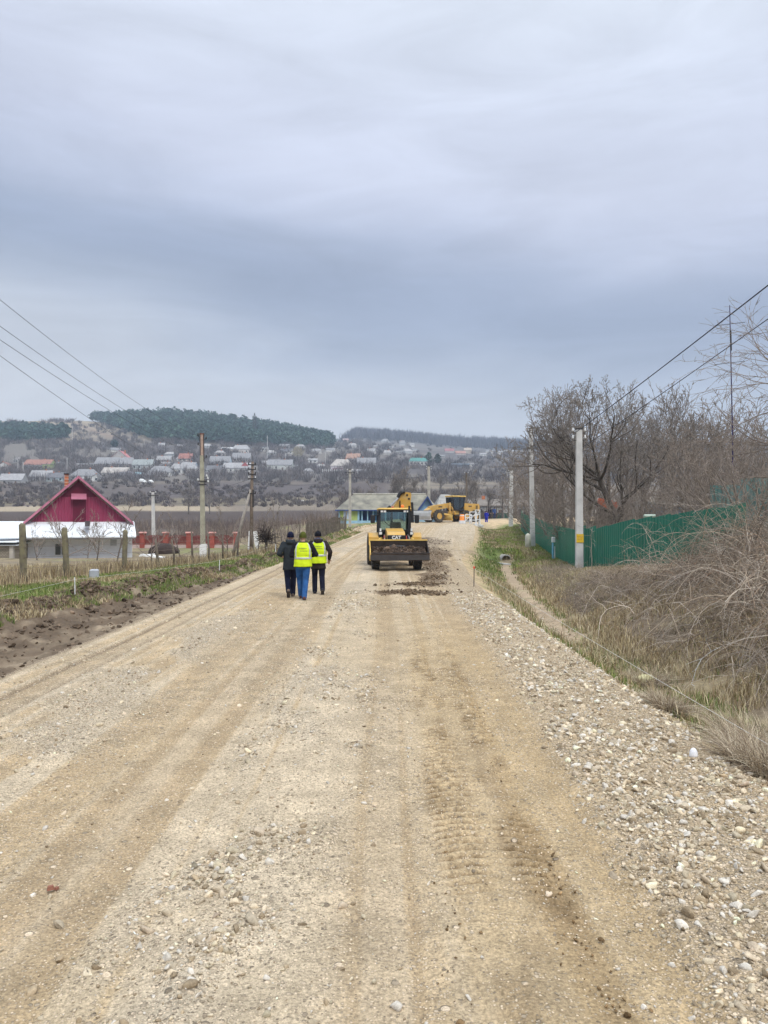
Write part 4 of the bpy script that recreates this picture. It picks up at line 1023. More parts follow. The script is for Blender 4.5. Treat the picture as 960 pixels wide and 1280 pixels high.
# ------------------------------------------------------------------ houses
WALLW = (.72, .71, .68)
def wallmat(c): return mat('plaster_%02d%02d%02d' % tuple(int(q * 99) for q in c), c, .9, .12, 1.2, .15, 12)
def roofmat(c): return mat('roofing_%02d%02d%02d' % tuple(int(q * 99) for q in c), c, .85, .22, 1.0, .25, 10)
TRIM = mat('white_trim', (.75, .75, .73), .7, .06, 6); DARKW = glass('dark_window', (.03, .035, .04), .1); DOORM = mat('brown_door', (.16, .10, .07), .7, .2, 5)
BRICKM = mat('orange_brick', (.48, .17, .08), .9, .3, 6, .3, 30)
def house(px, pyb, wpx, hpx, rpx, label, wall=WALLW, roof=(.26, .25, .25), ridge='x', depth=None, ang=0., hip=0., gable=None, nwin=3, door=True, chim=True, D=None, group=None, cat='house', name='village_house', over=.35, win=(.03, .035, .04), side=0):
    """a house standing where the sight line to its foot meets the slope: wall height hpx, roof rise rpx as seen from there"""
    if D is None: D = float(solveD(px, pyb)[0])
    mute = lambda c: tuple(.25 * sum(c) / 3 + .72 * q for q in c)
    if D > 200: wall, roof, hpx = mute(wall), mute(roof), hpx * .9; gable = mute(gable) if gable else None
    k = D / F; x = (px - CX) * k; w = wpx * k; h = hpx * k; r = rpx * k; d = depth or max(5.5, w * .7)
    z = min(g(x - w * .4, D), g(x + w * .4, D), g(x, D))
    zc = CAMZ + (HY - pyb) * k
    z = min(z, zc) if D > 110 else zc
    h += max(0, zc - z)
    root = empty(name, (x, D + d / 2, z), R(ang), label, cat, group)
    wm = wallmat(wall); rm = roofmat(roof); hw, hd = w / 2, d / 2
    b = MB(); b.bbox((-hw, -hd, -1.2), (hw, hd, h)); b.build('wall', wm, root)
    rf = MB(); t = .14; o = over
    if ridge == 'x':
        hr = hip * w
        if hip:
            pts = [(-hw - o, -hd - o, h - .05), (hw + o, -hd - o, h - .05), (hw + o, hd + o, h - .05), (-hw - o, hd + o, h - .05), (-hw + hr, 0, h + r), (hw - hr, 0, h + r)]
            rf.add(pts, [(0, 1, 5, 4), (1, 2, 5), (2, 3, 4, 5), (3, 0, 4), (3, 2, 1, 0)])
        else:
            rf.prism([(-hd - o, h - .05 - o * r / hd), (0, h + r), (hd + o, h - .05 - o * r / hd), (hd + o, h + t - .05 - o * r / hd), (0, h + r + t), (-hd - o, h + t - .05 - o * r / hd)], -hw - o, hw + o, 'x')
            for sx in (-1, 1):
                MB().prism([(-hd, h), (hd, h), (0, h + r)], sx * (hw - .15), sx * (hw + .003), 'x').build('gable', wallmat(gable or wall), root)
    else:
        rf.prism([(-hw - o, h - .05 - o * r / hw), (0, h + r), (hw + o, h - .05 - o * r / hw), (hw + o, h + t - .05 - o * r / hw), (0, h + r + t), (-hw - o, h + t - .05 - o * r / hw)], -hd - o, hd + o, 'y')
        for sy in (-1, 1):
            MB().prism([(-hw, h), (hw, h), (0, h + r)], sy * (hd - .15), sy * (hd + .003), 'y').build('gable', wallmat(gable or wall), root)
    ro = rf.build('roof', rm, root)
    if chim:
        cx = hw * (.35 if (int(px) % 2) else -.4)
        MB().bbox((cx - .3, -.25, h + r * .45), (cx + .3, .35, h + r + .75)).build('chimney', BRICKM, ro)
    if nwin:
        ww, wh = min(1.1, w / (nwin * 2.0)), min(1.25, h * .48)
        slots = nwin + (1 if door else 0)
        for i in range(slots):
            cx = -hw + w * (i + .5) / slots
            if door and i == slots // 2:
                MB().bbox((cx - .45, -hd - .05, max(0, h - 2.4) * .0), (cx + .45, -hd + .02, min(2.05, h * .82))).build('door', DOORM, root)
            else:
                zc2 = h * .55
                fr = MB().bbox((cx - ww / 2 - .09, -hd - .04, zc2 - wh / 2 - .09), (cx + ww / 2 + .09, -hd + .02, zc2 + wh / 2 + .09)).build('window', TRIM, root)
                MB().bbox((cx - ww / 2, -hd - .06, zc2 - wh / 2), (cx + ww / 2, -hd - .03, zc2 + wh / 2)).build('pane', DARKW, fr)
    return root
GREY = (.25, .245, .25); LG = (.34, .33, .33); DG = (.16, .155, .165); RUST = (.36, .15, .10); BEI = (.44, .39, .34)
house(4, 588, 17, 6, 5, 'white gabled house with a reddish roof at the left edge of the village', roof=RUST, ridge='y', nwin=1, door=False)
house(45, 587, 33, 7, 7, 'long house with a red brown roof and lime green end wall', wall=(.62, .72, .68), roof=RUST, gable=(.5, .62, .18), nwin=4)
house(57, 587.5, 9, 8, .6, 'lime green annex at the right end of the red brown roofed house', wall=(.5, .62, .18), roof=LG, nwin=1, door=False, chim=False, depth=7)
house(12, 606, 29, 7, 8, 'grey barn with a patched roof below the white gabled house', wall=(.42, .41, .40), roof=LG, nwin=1, cat='barn', name='barn')
house(49, 601, 26, 6, 8, 'white cottage with a pale grey roof below the red brown roofed house', roof=LG, nwin=3)
house(68, 602, 22, 6, 6, 'pale turquoise cottage with a dark grey roof, partly behind the brick chimney', wall=(.46, .58, .60), roof=DG, nwin=2)
house(103, 600, 32, 6, 9, 'wide grey roofed house directly above the maroon gable', wall=(.66, .65, .62), roof=GREY, nwin=3, hip=.2)
house(120, 603, 11, 8, 3, 'small bright white house right beside the maroon gable peak', ridge='y', nwin=1, door=False)
house(101, 584, 12, 4.2, 1.2, 'small white hut with two windows on the bare slope', roof=LG, nwin=2, door=False, chim=False)
house(115, 583.5, 8, 3.5, 1.5, 'tiny white hut right of the two windowed hut', roof=GREY, nwin=1, door=False, chim=False)
house(139, 586, 44, 7, 9, 'long beige house with a broad grey roof, below the pink gabled roof', wall=BEI, roof=GREY, nwin=4, ang=6)
house(149, 584, 24, 12, 10, 'tall house with a pink red roof standing above its neighbours', wall=(.50, .46, .43), roof=(.52, .16, .16), ridge='y', nwin=2, door=False, depth=9, D=float(solveD(139, 583)[0]) + 9, name='village_house')
house(142, 597, 31, 7, 7, 'white walled house with a beige roof below the long beige house', wall=(.68, .66, .60), roof=BEI, nwin=3)
house(157, 599, 17, 6, 4, 'grey shed leaning against the beige roofed white house', wall=(.34, .32, .32), roof=DG, nwin=1, chim=False, cat='shed', name='shed')
house(177, 587, 25, 7, 7, 'grey walled house with a greenish roof right of the long beige house', wall=(.50, .54, .54), roof=(.28, .31, .30), nwin=3)
house(180, 597, 27, 4.5, 3, 'low shed with a turquoise blue roof', wall=(.20, .24, .27), roof=(.22, .42, .48), nwin=2, chim=False, cat='shed', name='shed')
house(199, 595, 28, 6, 8, 'house with a steep grey roof right of the turquoise blue shed', wall=(.62, .60, .57), roof=GREY, nwin=3, hip=.18)
house(204, 580, 17, 6, 5, 'beige house set higher behind the steep grey roof', wall=(.52, .47, .41), roof=LG, nwin=2)
house(192, 580.5, 6, 5, 2, 'small bright blue shed between two grey roofs', wall=(.10, .22, .55), roof=GREY, nwin=0, chim=False, cat='shed', name='shed')
house(219, 593, 15, 8, 7, 'white cottage with a hipped grey roof, left half of the white pair', roof=LG, nwin=2, hip=.3)
house(233, 593, 24, 8, 9, 'larger white house with a grey hipped roof, left of the roadside pole', roof=LG, nwin=3, hip=.22, D=float(solveD(233, 592)[0]) + 4)
house(231, 577, 16, 5, 6, 'house with a red orange roof above the white pair', wall=(.55, .40, .34), roof=(.40, .14, .10), nwin=2)
house(238, 584, 12, 5, 1.6, 'pale blue flat roofed house under the red orange roof', wall=(.50, .62, .72), roof=LG, nwin=2, chim=False)
house(274, 582, 25, 6, 7, 'grey roofed house with a pale blue gable right of the roadside pole', wall=(.58, .64, .68), roof=GREY, gable=(.50, .62, .70), nwin=3)
house(267, 591, 18, 5, 5, 'small grey house below the pale blue gabled one', wall=(.56, .55, .53), roof=DG, nwin=2)
house(295, 591, 34, 7, 7, 'long white house under a pale grey roof with a red gable', roof=LG, nwin=4)
house(306, 591, 14, 6.5, 7.5, 'red gabled front wing of the long white house', roof=(.40, .18, .17), ridge='y', gable=(.60, .10, .10), nwin=2, door=False, depth=4, chim=False, name='house_wing', cat='house wing', D=float(solveD(306, 591)[0]) - 4)
house(301, 577, 22, 5, 7, 'house with a wide grey roof below the pale hall', wall=(.60, .58, .55), roof=GREY, nwin=2)
house(300, 566, 21, 5, 6, 'large pale hall at the foot of the pine wood', wall=(.64, .60, .56), roof=LG, nwin=3, cat='hall', name='hall', hip=.15)
house(283, 563, 13, 2.6, 2, 'bright white shed left of the pale hall below the pines', roof=(.6, .6, .6), nwin=0, chim=False, cat='shed', name='shed')
house(322, 563.5, 24, 5, 1.4, 'long white building with a row of dark windows under the pine wood', roof=DG, nwin=6, chim=False, cat='building', name='white_building')
house(349, 588, 31, 8, 7, 'pale walled house under a long grey roof in the middle of the village', wall=(.60, .62, .58), roof=GREY, nwin=3)
house(332, 583, 14, 5, 3, 'pale green lean-to house left of the long grey roof', wall=(.52, .60, .56), roof=LG, nwin=2, chim=False)
house(358, 567.5, 15, 4, 3.5, 'white house with a dark roof beside the straw coloured tree', roof=DG, nwin=3, door=False)
house(367, 586, 9, 4.5, 1.0, 'low white shed right of the long grey roof', nwin=1, chim=False, cat='shed', name='shed', door=False)
house(373, 589.5, 16, 3.2, .8, 'low dark teal shed in front of the white shed', wall=(.05, .12, .13), roof=(.07, .12, .13), nwin=0, chim=False, cat='shed', name='shed')
house(378, 573, 8, 2.6, 1.2, 'tiny white hut right of the straw coloured tree', nwin=1, door=False, chim=False)
house(391, 578.5, 11, 4, 2, 'white hut with a dark opening left of the beige roof', roof=LG, nwin=2, door=False, chim=False)
h_ = house(427, 588, 28, 6.5, 9, 'large house with a beige roof and maroon veranda behind a white picket fence', wall=(.62, .56, .58), roof=BEI, nwin=0, door=False, hip=.24)
D_ = float(solveD(427, 588)[0]); k_ = D_ / F; hd_ = max(5.5, 28 * k_ * .7) / 2
MB().bbox((-11.5 * k_, -hd_ - .9, 2.6 * k_), (1.5 * k_, -hd_ + .02, 5.6 * k_)).build('veranda', mat('maroon_boards', (.20, .045, .07), .7, .2, 4), h_)
for i in range(3):
    MB().bbox(((4 + i * 3.2) * k_, -hd_ - .05, 1.5 * k_), ((5.6 + i * 3.2) * k_, -hd_ + .02, 4.6 * k_)).build('window', DARKW, h_)
pk = empty('picket_fence', ((426 - CX) * k_, D_ - 7, g((426 - CX) * k_, D_ - 7)), 0, 'white picket fence before the house with the maroon veranda', 'fence')
m_ = MB()
for i in range(13): m_.bbox(((-22 + i * 2.4) * k_, -.06, -.5), ((-21.3 + i * 2.4) * k_, .06, 1.5))
m_.build('pickets', TRIM, pk); MB().bbox((-22 * k_, .07, .6), (7.5 * k_, .12, .8)).build('rail', TRIM, pk)
house(442, 577, 17, 5, 6, 'house with an orange roof and white gable behind the beige roof', roof=(.42, .23, .15), nwin=2, ang=-12)
house(458, 584, 23, 6, 7, 'white house with dark windows and a grey roof right of the beige roof', roof=GREY, nwin=3, door=False)
house(450, 593, 24, 5, 2.2, 'low white flat house in front of the white house with dark windows', roof=LG, nwin=2, chim=False)
house(523, 581.5, 23, 5.5, 5, 'white house with a teal green roof and a row of windows', roof=(.06, .27, .235), nwin=5, door=False, hip=.12, win=(.05, .06, .08))
house(576, 584, 22, 3.6, 2, 'long low shed with a dark blue grey roof', wall=(.12, .16, .20), roof=(.10, .14, .18), nwin=0, chim=False, cat='shed', name='shed')
house(591, 583, 8, 3, 1.4, 'small pale cottage right of the dark blue grey shed', nwin=1, door=False, chim=False, roof=LG)
for a_ in ((441, 549, 5, 2.4, 1, 'tiny bright white house just below the far ridge wood', WALLW, LG), (432, 552, 7, 2.4, 2, 'faint pink house left of the tiny bright white one below the ridge', (.55, .38, .36), (.42, .28, .27)), (503, 555, 6, 3, 2, 'tiny white house high on the slope left of the blue roofed cluster', WALLW, GREY),
           (515, 558.5, 6, 3.4, 1.6, 'tiny white house with a bright wall high above the teal roof', WALLW, LG), (517, 564, 9, 2.4, 1.5, 'low white house in the terrace above the teal roof', WALLW, GREY), (489, 563, 5, 4, 1.5, 'narrow pale house among trees above the loader', WALLW, LG), (499, 567, 8, 2.6, 1.4, 'pale house on the slope left of the teal roof', (.6, .58, .55), GREY),
           (562, 566, 11, 3, 3, 'distant house with a crimson roof', (.55, .5, .48), (.38, .13, .14)), (576, 569, 12, 3, 3, 'distant house with an orange red roof right of the crimson one', (.58, .5, .45), (.42, .19, .14)), (585, 567, 9, 5, 3, 'distant tan house right of the orange red roof', (.52, .42, .32), (.45, .36, .27)),
           (604, 570, 8, 2.6, 1.6, 'distant white house left of the white cluster', WALLW, LG), (612, 566, 9, 2.6, 1.6, 'distant white house on the upper row of the white cluster', WALLW, GREY), (619, 573, 10, 3, 2, 'distant white house with a broad front in the white cluster', WALLW, GREY), (626, 568, 7, 3, 1.6, 'distant narrow white house in the white cluster', WALLW, LG),
           (636, 566, 12, 2.4, 1.5, 'distant long white house left of the middle concrete pole', WALLW, LG), (632, 576, 9, 2.6, 1.8, 'distant pale house lowest of the white cluster', (.6, .59, .57), GREY), (648, 567, 9, 2.4, 1.5, 'distant long white house seen right beside the farthest pole', WALLW, GREY), (552, 572, 8, 2.4, 1.6, 'distant grey house between the evergreens and the crimson roof', (.45, .44, .44), GREY), (470, 560, 6, 2.4, 1.4, 'distant beige house above the low white flat house', (.56, .5, .45), LG), (660, 573, 8, 2.4, 1.6, 'distant pale house half hidden by the middle concrete pole', WALLW, LG)):
    house(*a_[:6], wall=a_[6], roof=a_[7], nwin=0, chim=False)
# more small houses half lost among the trees, nothing to tell them apart
rgh = np.random.default_rng(64); k_n = 0; taken = [(4,588),(45,587),(12,606),(49,601),(103,600),(139,586),(142,597),(177,587),(199,595),(219,593),(233,593),(274,582),(295,591),(301,577),(300,566),(322,563),(349,588),(427,588),(442,577),(458,584),(523,581),(576,584)]
while k_n < 30:
    px, py = rgh.uniform(5, 510), rgh.uniform(559, 599)
    if px > 405: py = rgh.uniform(553, 578)
    if px < 125 and py < 578: continue
    if 420 < px < 475 and py > 568: continue
    if any(abs(px - a) < 15 and abs(py - b) < 8 for a, b in taken): continue
    taken.append((px, py)); k_n += 1; q = (py - 545) / 50
    house(px, py, 7 + 7 * rgh.random() * (.6 + .5 * q), 3 + 1.6 * q, 2.2 + 1.6 * rgh.random(), 'small pale grey roofed cottage half hidden among the bare village trees', wall=((.66, .64, .6), (.55, .53, .5), (.45, .47, .48))[k_n % 3], roof=((.30, .29, .29), (.24, .235, .24), (.36, .34, .33))[(k_n // 2) % 3], nwin=2 if py > 575 else 0, door=False, chim=k_n % 2 == 0, hip=.15 if k_n % 3 else 0, ang=float(rgh.uniform(-35, 35)), group='small cottages scattered through the far village')
# straw coloured willow between the houses
rg = np.random.default_rng(8)
D_ = float(solveD(372, 575)[0]); x_ = (372 - CX) * D_ / F
root = empty('straw_tree', (x_, D_, g(x_, D_)), 0, 'round straw coloured tree among the houses under the pine wood', 'tree')
c0 = rg.normal(size=(420, 3)); c0 /= np.linalg.norm(c0, axis=1, keepdims=True); c0 = c0 * np.array([4.6, 4, 4.2]) * rg.uniform(.55, 1, (420, 1)) + [0, 0, 6]
P = wander(c0, c0 / 9 + [0, 0, .2] + rg.normal(0, .3, (420, 3)), rg.uniform(1, 2.2, 420), 5, rg, .2, -.3)
link('crown', tube_mesh('crown', [(P, np.full((420, 5), .07), 3)]), mat('straw_twigs', (.36, .30, .17), .9, .25, 3), root)
MB().tube([(0, 0, -.5), (0, 0, 3), (.2, 0, 6)], [.4, .3, .15], 7).build('trunk', BARK_D, root)
# white heaps by the village edge
for i, (px, py, s_, lab) in enumerate(((177, 602, 1.5, 'white tarpaulin heap, highest of three beside the village'), (181, 604, 1.2, 'white tarpaulin heap in the middle of the three'), (188, 603.5, 1.5, 'white tarpaulin heap, rightmost of three beside the village'))):
    D_ = float(solveD(px, py)[0]); x_ = (px - CX) * D_ / F
    o = MB().ball((0, 0, .3), (s_ * 1.1, s_, s_ * .85), 12, 8, .18, i).build('tarpaulin_heap', TRIM, None, True); o.location = (x_, D_, g(x_, D_)); tag(o, lab, 'heap', 'white heaps by the village')
D_ = float(solveD(378, 629)[0]); x_ = (378 - CX) * D_ / F
o = MB().bevbox((0, 0, .5), (1.1, 1, 1.3), .2).build('water_tank', TRIM); o.location = (x_, D_, g(x_, D_)); tag(o, 'white plastic tank standing alone on the field', 'tank')

# blue house at the crossing
def blue_house():
    D = 101.; k = D / F; z = 1.36
    X = lambda px: (px - 480) * k
    root = empty('blue_house', (0, D, z), 0, 'long blue and green house with a mossy grey slate roof behind the loader', 'house')
    GRN = mat('lime_plaster', (.40, .50, .17), .9, .15, 2); LB = mat('light_blue_paint', (.34, .56, .70), .8, .15, 2); MB_ = mat('mid_blue_paint', (.10, .27, .50), .7, .2, 3); DB_ = mat('deep_blue_boards', (.035, .07, .22), .7, .2, 3); GBL = mat('gable_blue', (.25, .43, .66), .8, .12, 2)
    SL = mat('mossy_slate', (.20, .19, .165), .95, .35, .7, .4, 6, dirt=(.33, .31, .24))
    x0, x1 = X(423.5), X(545); h = 1.95; d = 7.0
    MB().bbox((x0, 1.2, -1), (x1, d, h)).build('wall', LB, root)
    MB().bbox((x0, 0, -1), (X(449), 1.2, h)).build('green_wall', GRN, root)
    MB().bbox((x0 - .03, -.03, -1), (X(470), 0.05, .45)).build('plinth', LB, root)
    fr = MB().bbox((X(429.5), -.07, .62), (X(437.5), .03, 1.72)).build('window', TRIM, root)
    for i in range(2): MB().bbox((X(430.2 + i * 3.7), -.09, .7), (X(433.2 + i * 3.7), -.065, 1.64)).build('pane', mat('pale_pane', (.42, .52, .62), .2, .1, 3), fr)
    MB().bbox((x0 - .02, -.05, .45), (X(424.6), .02, h)).build('corner_board', LB, root)
    MB().bbox((X(447), -.05, .45), (X(449.3), .02, h)).build('corner_board', LB, root)
    MB().bbox((X(449.3), 1.14, -.5), (X(516), 1.21, h)).build('porch_wall', MB_, root)
    for p_ in (452.5, 459.5, 466.5, 474, 482, 490, 498, 506): MB().bbox((X(p_) - .07, -.02, -.5), (X(p_) + .07, .12, h)).build('porch_post', LB, root)
    for p_ in (456.5, 463, 478): MB().bbox((X(p_) - .3, 1.05, .1), (X(p_) + .3, 1.13, 1.75)).build('door' if p_ < 457 else 'window', DB_, root)
    # roof, hipped at the left end
    e = .45; rz = h + 2.05; ym = d / 2
    r_ = MB().add([(x0 - e, -e, h - .1), (x1 + e, -e, h - .1), (x1 + e, d + e, h - .1), (x0 - e, d + e, h - .1), (X(440.5), ym, rz), (X(534), ym, rz)], [(0, 1, 5, 4), (1, 2, 5), (2, 3, 4, 5), (3, 0, 4), (3, 2, 1, 0)])
    ro = r_.build('roof', SL, root)
    MB().tube([(X(440), ym, rz + .02), (X(534), ym, rz + .02)], .12, 8).build('ridge_cap', mat('ridge_tile', (.38, .36, .30), .9, .25, 2), ro)
    MB().bbox((x0 - e, -e - .06, h - .22), (X(516), -e + .02, h - .08)).build('fascia', DB_, root)
    # gabled porch wing on the right
    g0, g1, gm = X(516.5), X(545.5), X(533)
    MB().bbox((g0, -2.2, -1), (g1, 1.2, .5)).build('wing_wall', LB, root)
    MB().prism([(g0 - .2, .5), (g1 + .2, .5), (gm, 3.3)], -2.2, -2.0, 'y').build('wing_gable', GBL, root)
    for s_, a_, b_ in ((1, (g0 - .55, .25), (gm, 3.5)), (2, (gm, 3.5), (g1 + .6, .2))):
        rl = MB().prism([a_, b_, (b_[0], b_[1] + .16), (a_[0], a_[1] + .16)], -2.7, 3.0, 'y').build('wing_roof', SL, root)
        MB().prism([(a_[0], a_[1] - .16), (b_[0], b_[1] - .2), (b_[0], b_[1] + .12), (a_[0], a_[1] + .12)], -2.76, -2.68, 'y').build('barge_board', DB_, rl)
    fr = MB().bbox((gm - .32, -2.25, .8), (gm + .32, -2.18, 1.7)).build('window', TRIM, root)
    MB().bbox((gm - .25, -2.27, .87), (gm + .25, -2.24, 1.63)).build('pane', DARKW, fr)
blue_house()
house(561, 652, 26, 22, 13, 'grey slate roofed house behind the yellow grader', wall=(.50, .60, .68), roof=(.30, .29, .265), nwin=2, D=136., depth=9, name='roadside_house', chim=False, hip=.2)
house(626, 646, 92, 14, 8, 'low white walled house with a long brownish grey roof behind the workers', wall=(.58, .58, .55), roof=(.20, .175, .15), nwin=6, D=146., depth=8, name='roadside_house')
b_ = MB()
for i in range(24): b_.bbox((i * .8 - 9.6, -.03, 0), (i * .8 - 8.85, .03, 1.2))
o = b_.build('board_fence', mat('dark_green_boards', (.05, .11, .08), .8, .2, 3)); o.location = ((636 - CX) * 135 / F, 135, g(22, 135) - .1); tag(o, 'low dark green board fence behind the two standing workers', 'fence')

# white house with the maroon gable
def maroon_house():
    D = 57.; k = D / F; z0 = CAMZ + (HY - 699) * k
    th = math.atan((98 - CX) / F); X = lambda px: (px - 98) * k * math.cos(th)
    Z = lambda py: CAMZ + (HY - py) * k - z0
    root = empty('maroon_gable_house', ((98 - CX) * k, D, z0), -th, 'white house with a tall maroon sheet metal gable and white lower roof', 'house')
    WP = mat('white_wall_panels', (.80, .81, .83), .8, .08, 1.5, .1, 8)
    def sheet(name, c, dark=.6, pitch=.2):
        m = mat(name, c, .45, .12, 1.0, spec=.4); nt = m.node_tree; b = nt.nodes['Principled BSDF']
        tc = nt.nodes.new('ShaderNodeTexCoord'); w = nt.nodes.new('ShaderNodeTexWave'); w.inputs['Scale'].default_value = .314 / pitch; w.bands_direction = 'X'
        nt.links.new(tc.outputs['Object'], w.inputs[0]); bp = nt.nodes.new('ShaderNodeBump'); bp.inputs['Strength'].default_value = .9; bp.inputs['Distance'].default_value = .04
        nt.links.new(w.outputs['Fac'], bp.inputs['Height']); nt.links.new(bp.outputs[0], b.inputs['Normal']); return m
    MAR = sheet('maroon_sheet', (.27, .035, .085)); MARL = mat('pink_maroon_trim', (.46, .17, .24), .5, .1, 3); MARD = mat('dark_maroon', (.12, .008, .03), .5, .15, 3); WR = mat('white_sheet_roof', (.72, .75, .77), .5, .08, 1.2)
    xa, xb, xm = X(31), X(168), X(98); za, zt = Z(655.5), Z(597.5)
    MB().bbox((X(37), -.9, -1), (X(166), 9, Z(668))).build('wall', WP, root)
    MB().prism([(X(36), za), (X(164), za), (xm, Z(600.5))], 0, .25, 'y').build('gable', MAR, root)
    # gable top under the overhanging roof: its shade painted as a dark maroon plate
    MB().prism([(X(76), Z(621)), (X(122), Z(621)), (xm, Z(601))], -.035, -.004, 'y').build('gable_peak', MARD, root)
    for a_, b_ in (((xa, za), (xm, zt)), ((xm, zt), (xb, za))):
        rs = MB().prism([a_, b_, (b_[0], b_[1] + .13), (a_[0], a_[1] + .13)], -.55, 9.2, 'y').build('roof', MAR, root)
        MB().prism([(a_[0], a_[1] - .05), (b_[0], b_[1] - .05), (b_[0], b_[1] + .16), (a_[0], a_[1] + .16)], -.60, -.553, 'y').build('barge_board', MARL, rs)
    MB().bbox((X(91), -.06, Z(653)), (X(107.5), -.003, Z(622.5))).build('door', MARD, root)
    MB().prism([(-.55, Z(623.5)), (0, Z(616.5)), (0, Z(617.5)), (-.55, Z(624.5))], X(89), X(108), 'x').build('door_canopy', MARL, root)
    # white skirt roof along the front
    MB().prism([(-2.3, Z(671.5)), (.1, Z(653)), (.1, Z(651.5)), (-2.3, Z(670))], X(-6), X(169.5), 'x').build('skirt_roof', WR, root)
    MB().bbox((X(36), -2.25, Z(673)), (X(169), -2.2, Z(671))).build('fascia', mat('grey_fascia', (.18, .18, .2), .7, .1, 3), root)
    MB().bbox((X(106), -2.32, Z(657.8)), (X(112), -1.0, Z(651))).build('roof_patch', mat('grey_patch', (.10, .09, .10), .8, .2, 3), root)
    fr = MB().bbox((X(68.5), -1.0, Z(693.5)), (X(85.5), -.87, Z(678))).build('window', TRIM, root)
    for i in range(2): MB().bbox((X(70 + i * 7.7), -1.03, Z(692.3)), (X(76.4 + i * 7.7), -.99, Z(679.3))).build('pane', DARKW, fr)
    MB().bbox((X(138), -.97, Z(682)), (X(146), -.89, Z(674.5))).build('vent', mat('vent_grey', (.48, .5, .52), .7, .1, 3), root)
    ch = MB().bbox((X(80), 2.0, Z(625)), (X(85), 2.32, Z(591.5))).build('chimney', BRICKM, root)
    for i in range(4): MB().bbox((X(79.6), 1.97, Z(594 + i * 4)), (X(85.4), 2.35, Z(593.2 + i * 4))).build('mortar_band', mat('pale_mortar', (.55, .42, .33), .9, .15, 5), ch)
    MB().bbox((X(79), 1.9, Z(591.5)), (X(86), 2.4, Z(590))).build('chimney_cap', mat('soot', (.06, .05, .05), .9, .2, 5), ch)
    MB().bbox((X(36), -1.6, Z(701.5)), (X(164), -.905, Z(699))).build('doorstep', mat('stone_sill', (.36, .34, .30), .9, .2, 3), root)
maroon_house()
# stone shed at the left edge
D_ = 53.; k_ = D_ / F; z_ = CAMZ + (HY - 704) * k_
root = empty('stone_shed', (0, D_, z_), 0, 'low stone shed with layered white sheet roof at the left edge', 'shed')
def brick_mat():
    m = mat('rough_stone_wall', (.42, .36, .27), .95, .25, 5, .4, 14); nt = m.node_tree; b = nt.nodes['Principled BSDF']
    br = nt.nodes.new('ShaderNodeTexBrick'); br.inputs['Scale'].default_value = 2.6; br.inputs['Color1'].default_value = (.46, .40, .30, 1); br.inputs['Color2'].default_value = (.30, .26, .2, 1); br.inputs['Mortar'].default_value = (.16, .14, .12, 1); br.inputs['Mortar Size'].default_value = .03
    tc = nt.nodes.new('ShaderNodeTexCoord'); mp = nt.nodes.new('ShaderNodeMapping'); mp.inputs['Rotation'].default_value = (R(90), 0, 0)
    nt.links.new(tc.outputs['Object'], mp.inputs[0]); nt.links.new(mp.outputs[0], br.inputs[0]); nt.links.new(br.outputs['Color'], b.inputs['Base Color']); return m
X_ = lambda px: (px - CX) * k_
Z_ = lambda py: CAMZ + (HY - py) * k_ - z_
MB().bbox((X_(-40), 0, -.6), (X_(18), 4, Z_(681))).build('wall', brick_mat(), root)
for i in range(2): MB().prism([(-.35 - i * .2, Z_(681 - i * 4) - .06), (4.2, Z_(676 - i * 4)), (4.2, Z_(676 - i * 4) + .06), (-.35 - i * .2, Z_(681 - i * 4))], X_(-42), X_(24 + i), 'x').build('roof', mat('white_sheet_roof', (.72, .75, .77)), root)
MB().bbox((X_(14), -.25, -.6), (X_(18.3), -.003, Z_(682))).build('pillar', wallmat((.5, .46, .4)), root)

# ------------------------------------------------------------------ fences on the left
RED = mat('red_pillar', (.34, .085, .065), .8, .2, 3); REDD = mat('red_rails', (.20, .05, .045), .7, .2, 3); CONC = mat('old_concrete', (.40, .38, .34), .95, .2, 3, .4, 40); CONCL = mat('pale_concrete', (.56, .55, .53), .95, .15, 2, .4, 40); MOSS = mat('mossy_concrete', (.19, .16, .125), .95, .35, 5, .5, 30, dirt=(.235, .21, .12)); LIME = mat('lime_wash', (.78, .78, .77), .9, .08, 5, .2, 30)
D_ = 70.; k_ = D_ / F; z_ = CAMZ + (HY - 684) * k_
root = empty('red_fence', (0, D_, z_), 0, 'low red fence with brick pillars and pale base beyond the white house', 'fence')
for px in (150, 178.5, 207.5, 236.5, 265.5, 295.5):
    x_ = (px - CX) * k_; p_ = MB().bbox((x_ - .22, -.22, -.6), (x_ + .22, .22, 1.28)).build('pillar', RED, root)
    MB().box((x_, 0, 1.34), (.62, .62, .12), taper=.8).build('pillar_cap', mat('pale_red_cap', (.60, .30, .26), .8, .15, 3), p_)
MB().bbox(((150 - CX) * k_, -.15, -.6), ((295 - CX) * k_, .15, .22)).build('base_wall', mat('pink_concrete', (.55, .44, .41), .9, .15, 2), root)
for i, px in enumerate((150, 178.5, 207.5, 236.5, 265.5)):
    m_ = MB(); a_, b_ = (px - CX) * k_ + .24, (px + 29 - CX) * k_ - .24
    for j in range(15): m_.bbox((a_ + (b_ - a_) * j / 15, -.02, .22), (a_ + (b_ - a_) * (j + .72) / 15, .02, 1.0 + .12 * math.sin(math.pi * (j + .5) / 15)))
    m_.bbox((a_, -.05, .4), (b_, -.021, .5)); m_.bbox((a_, -.05, .85), (b_, -.021, .93)); m_.build('panel', REDD, root)
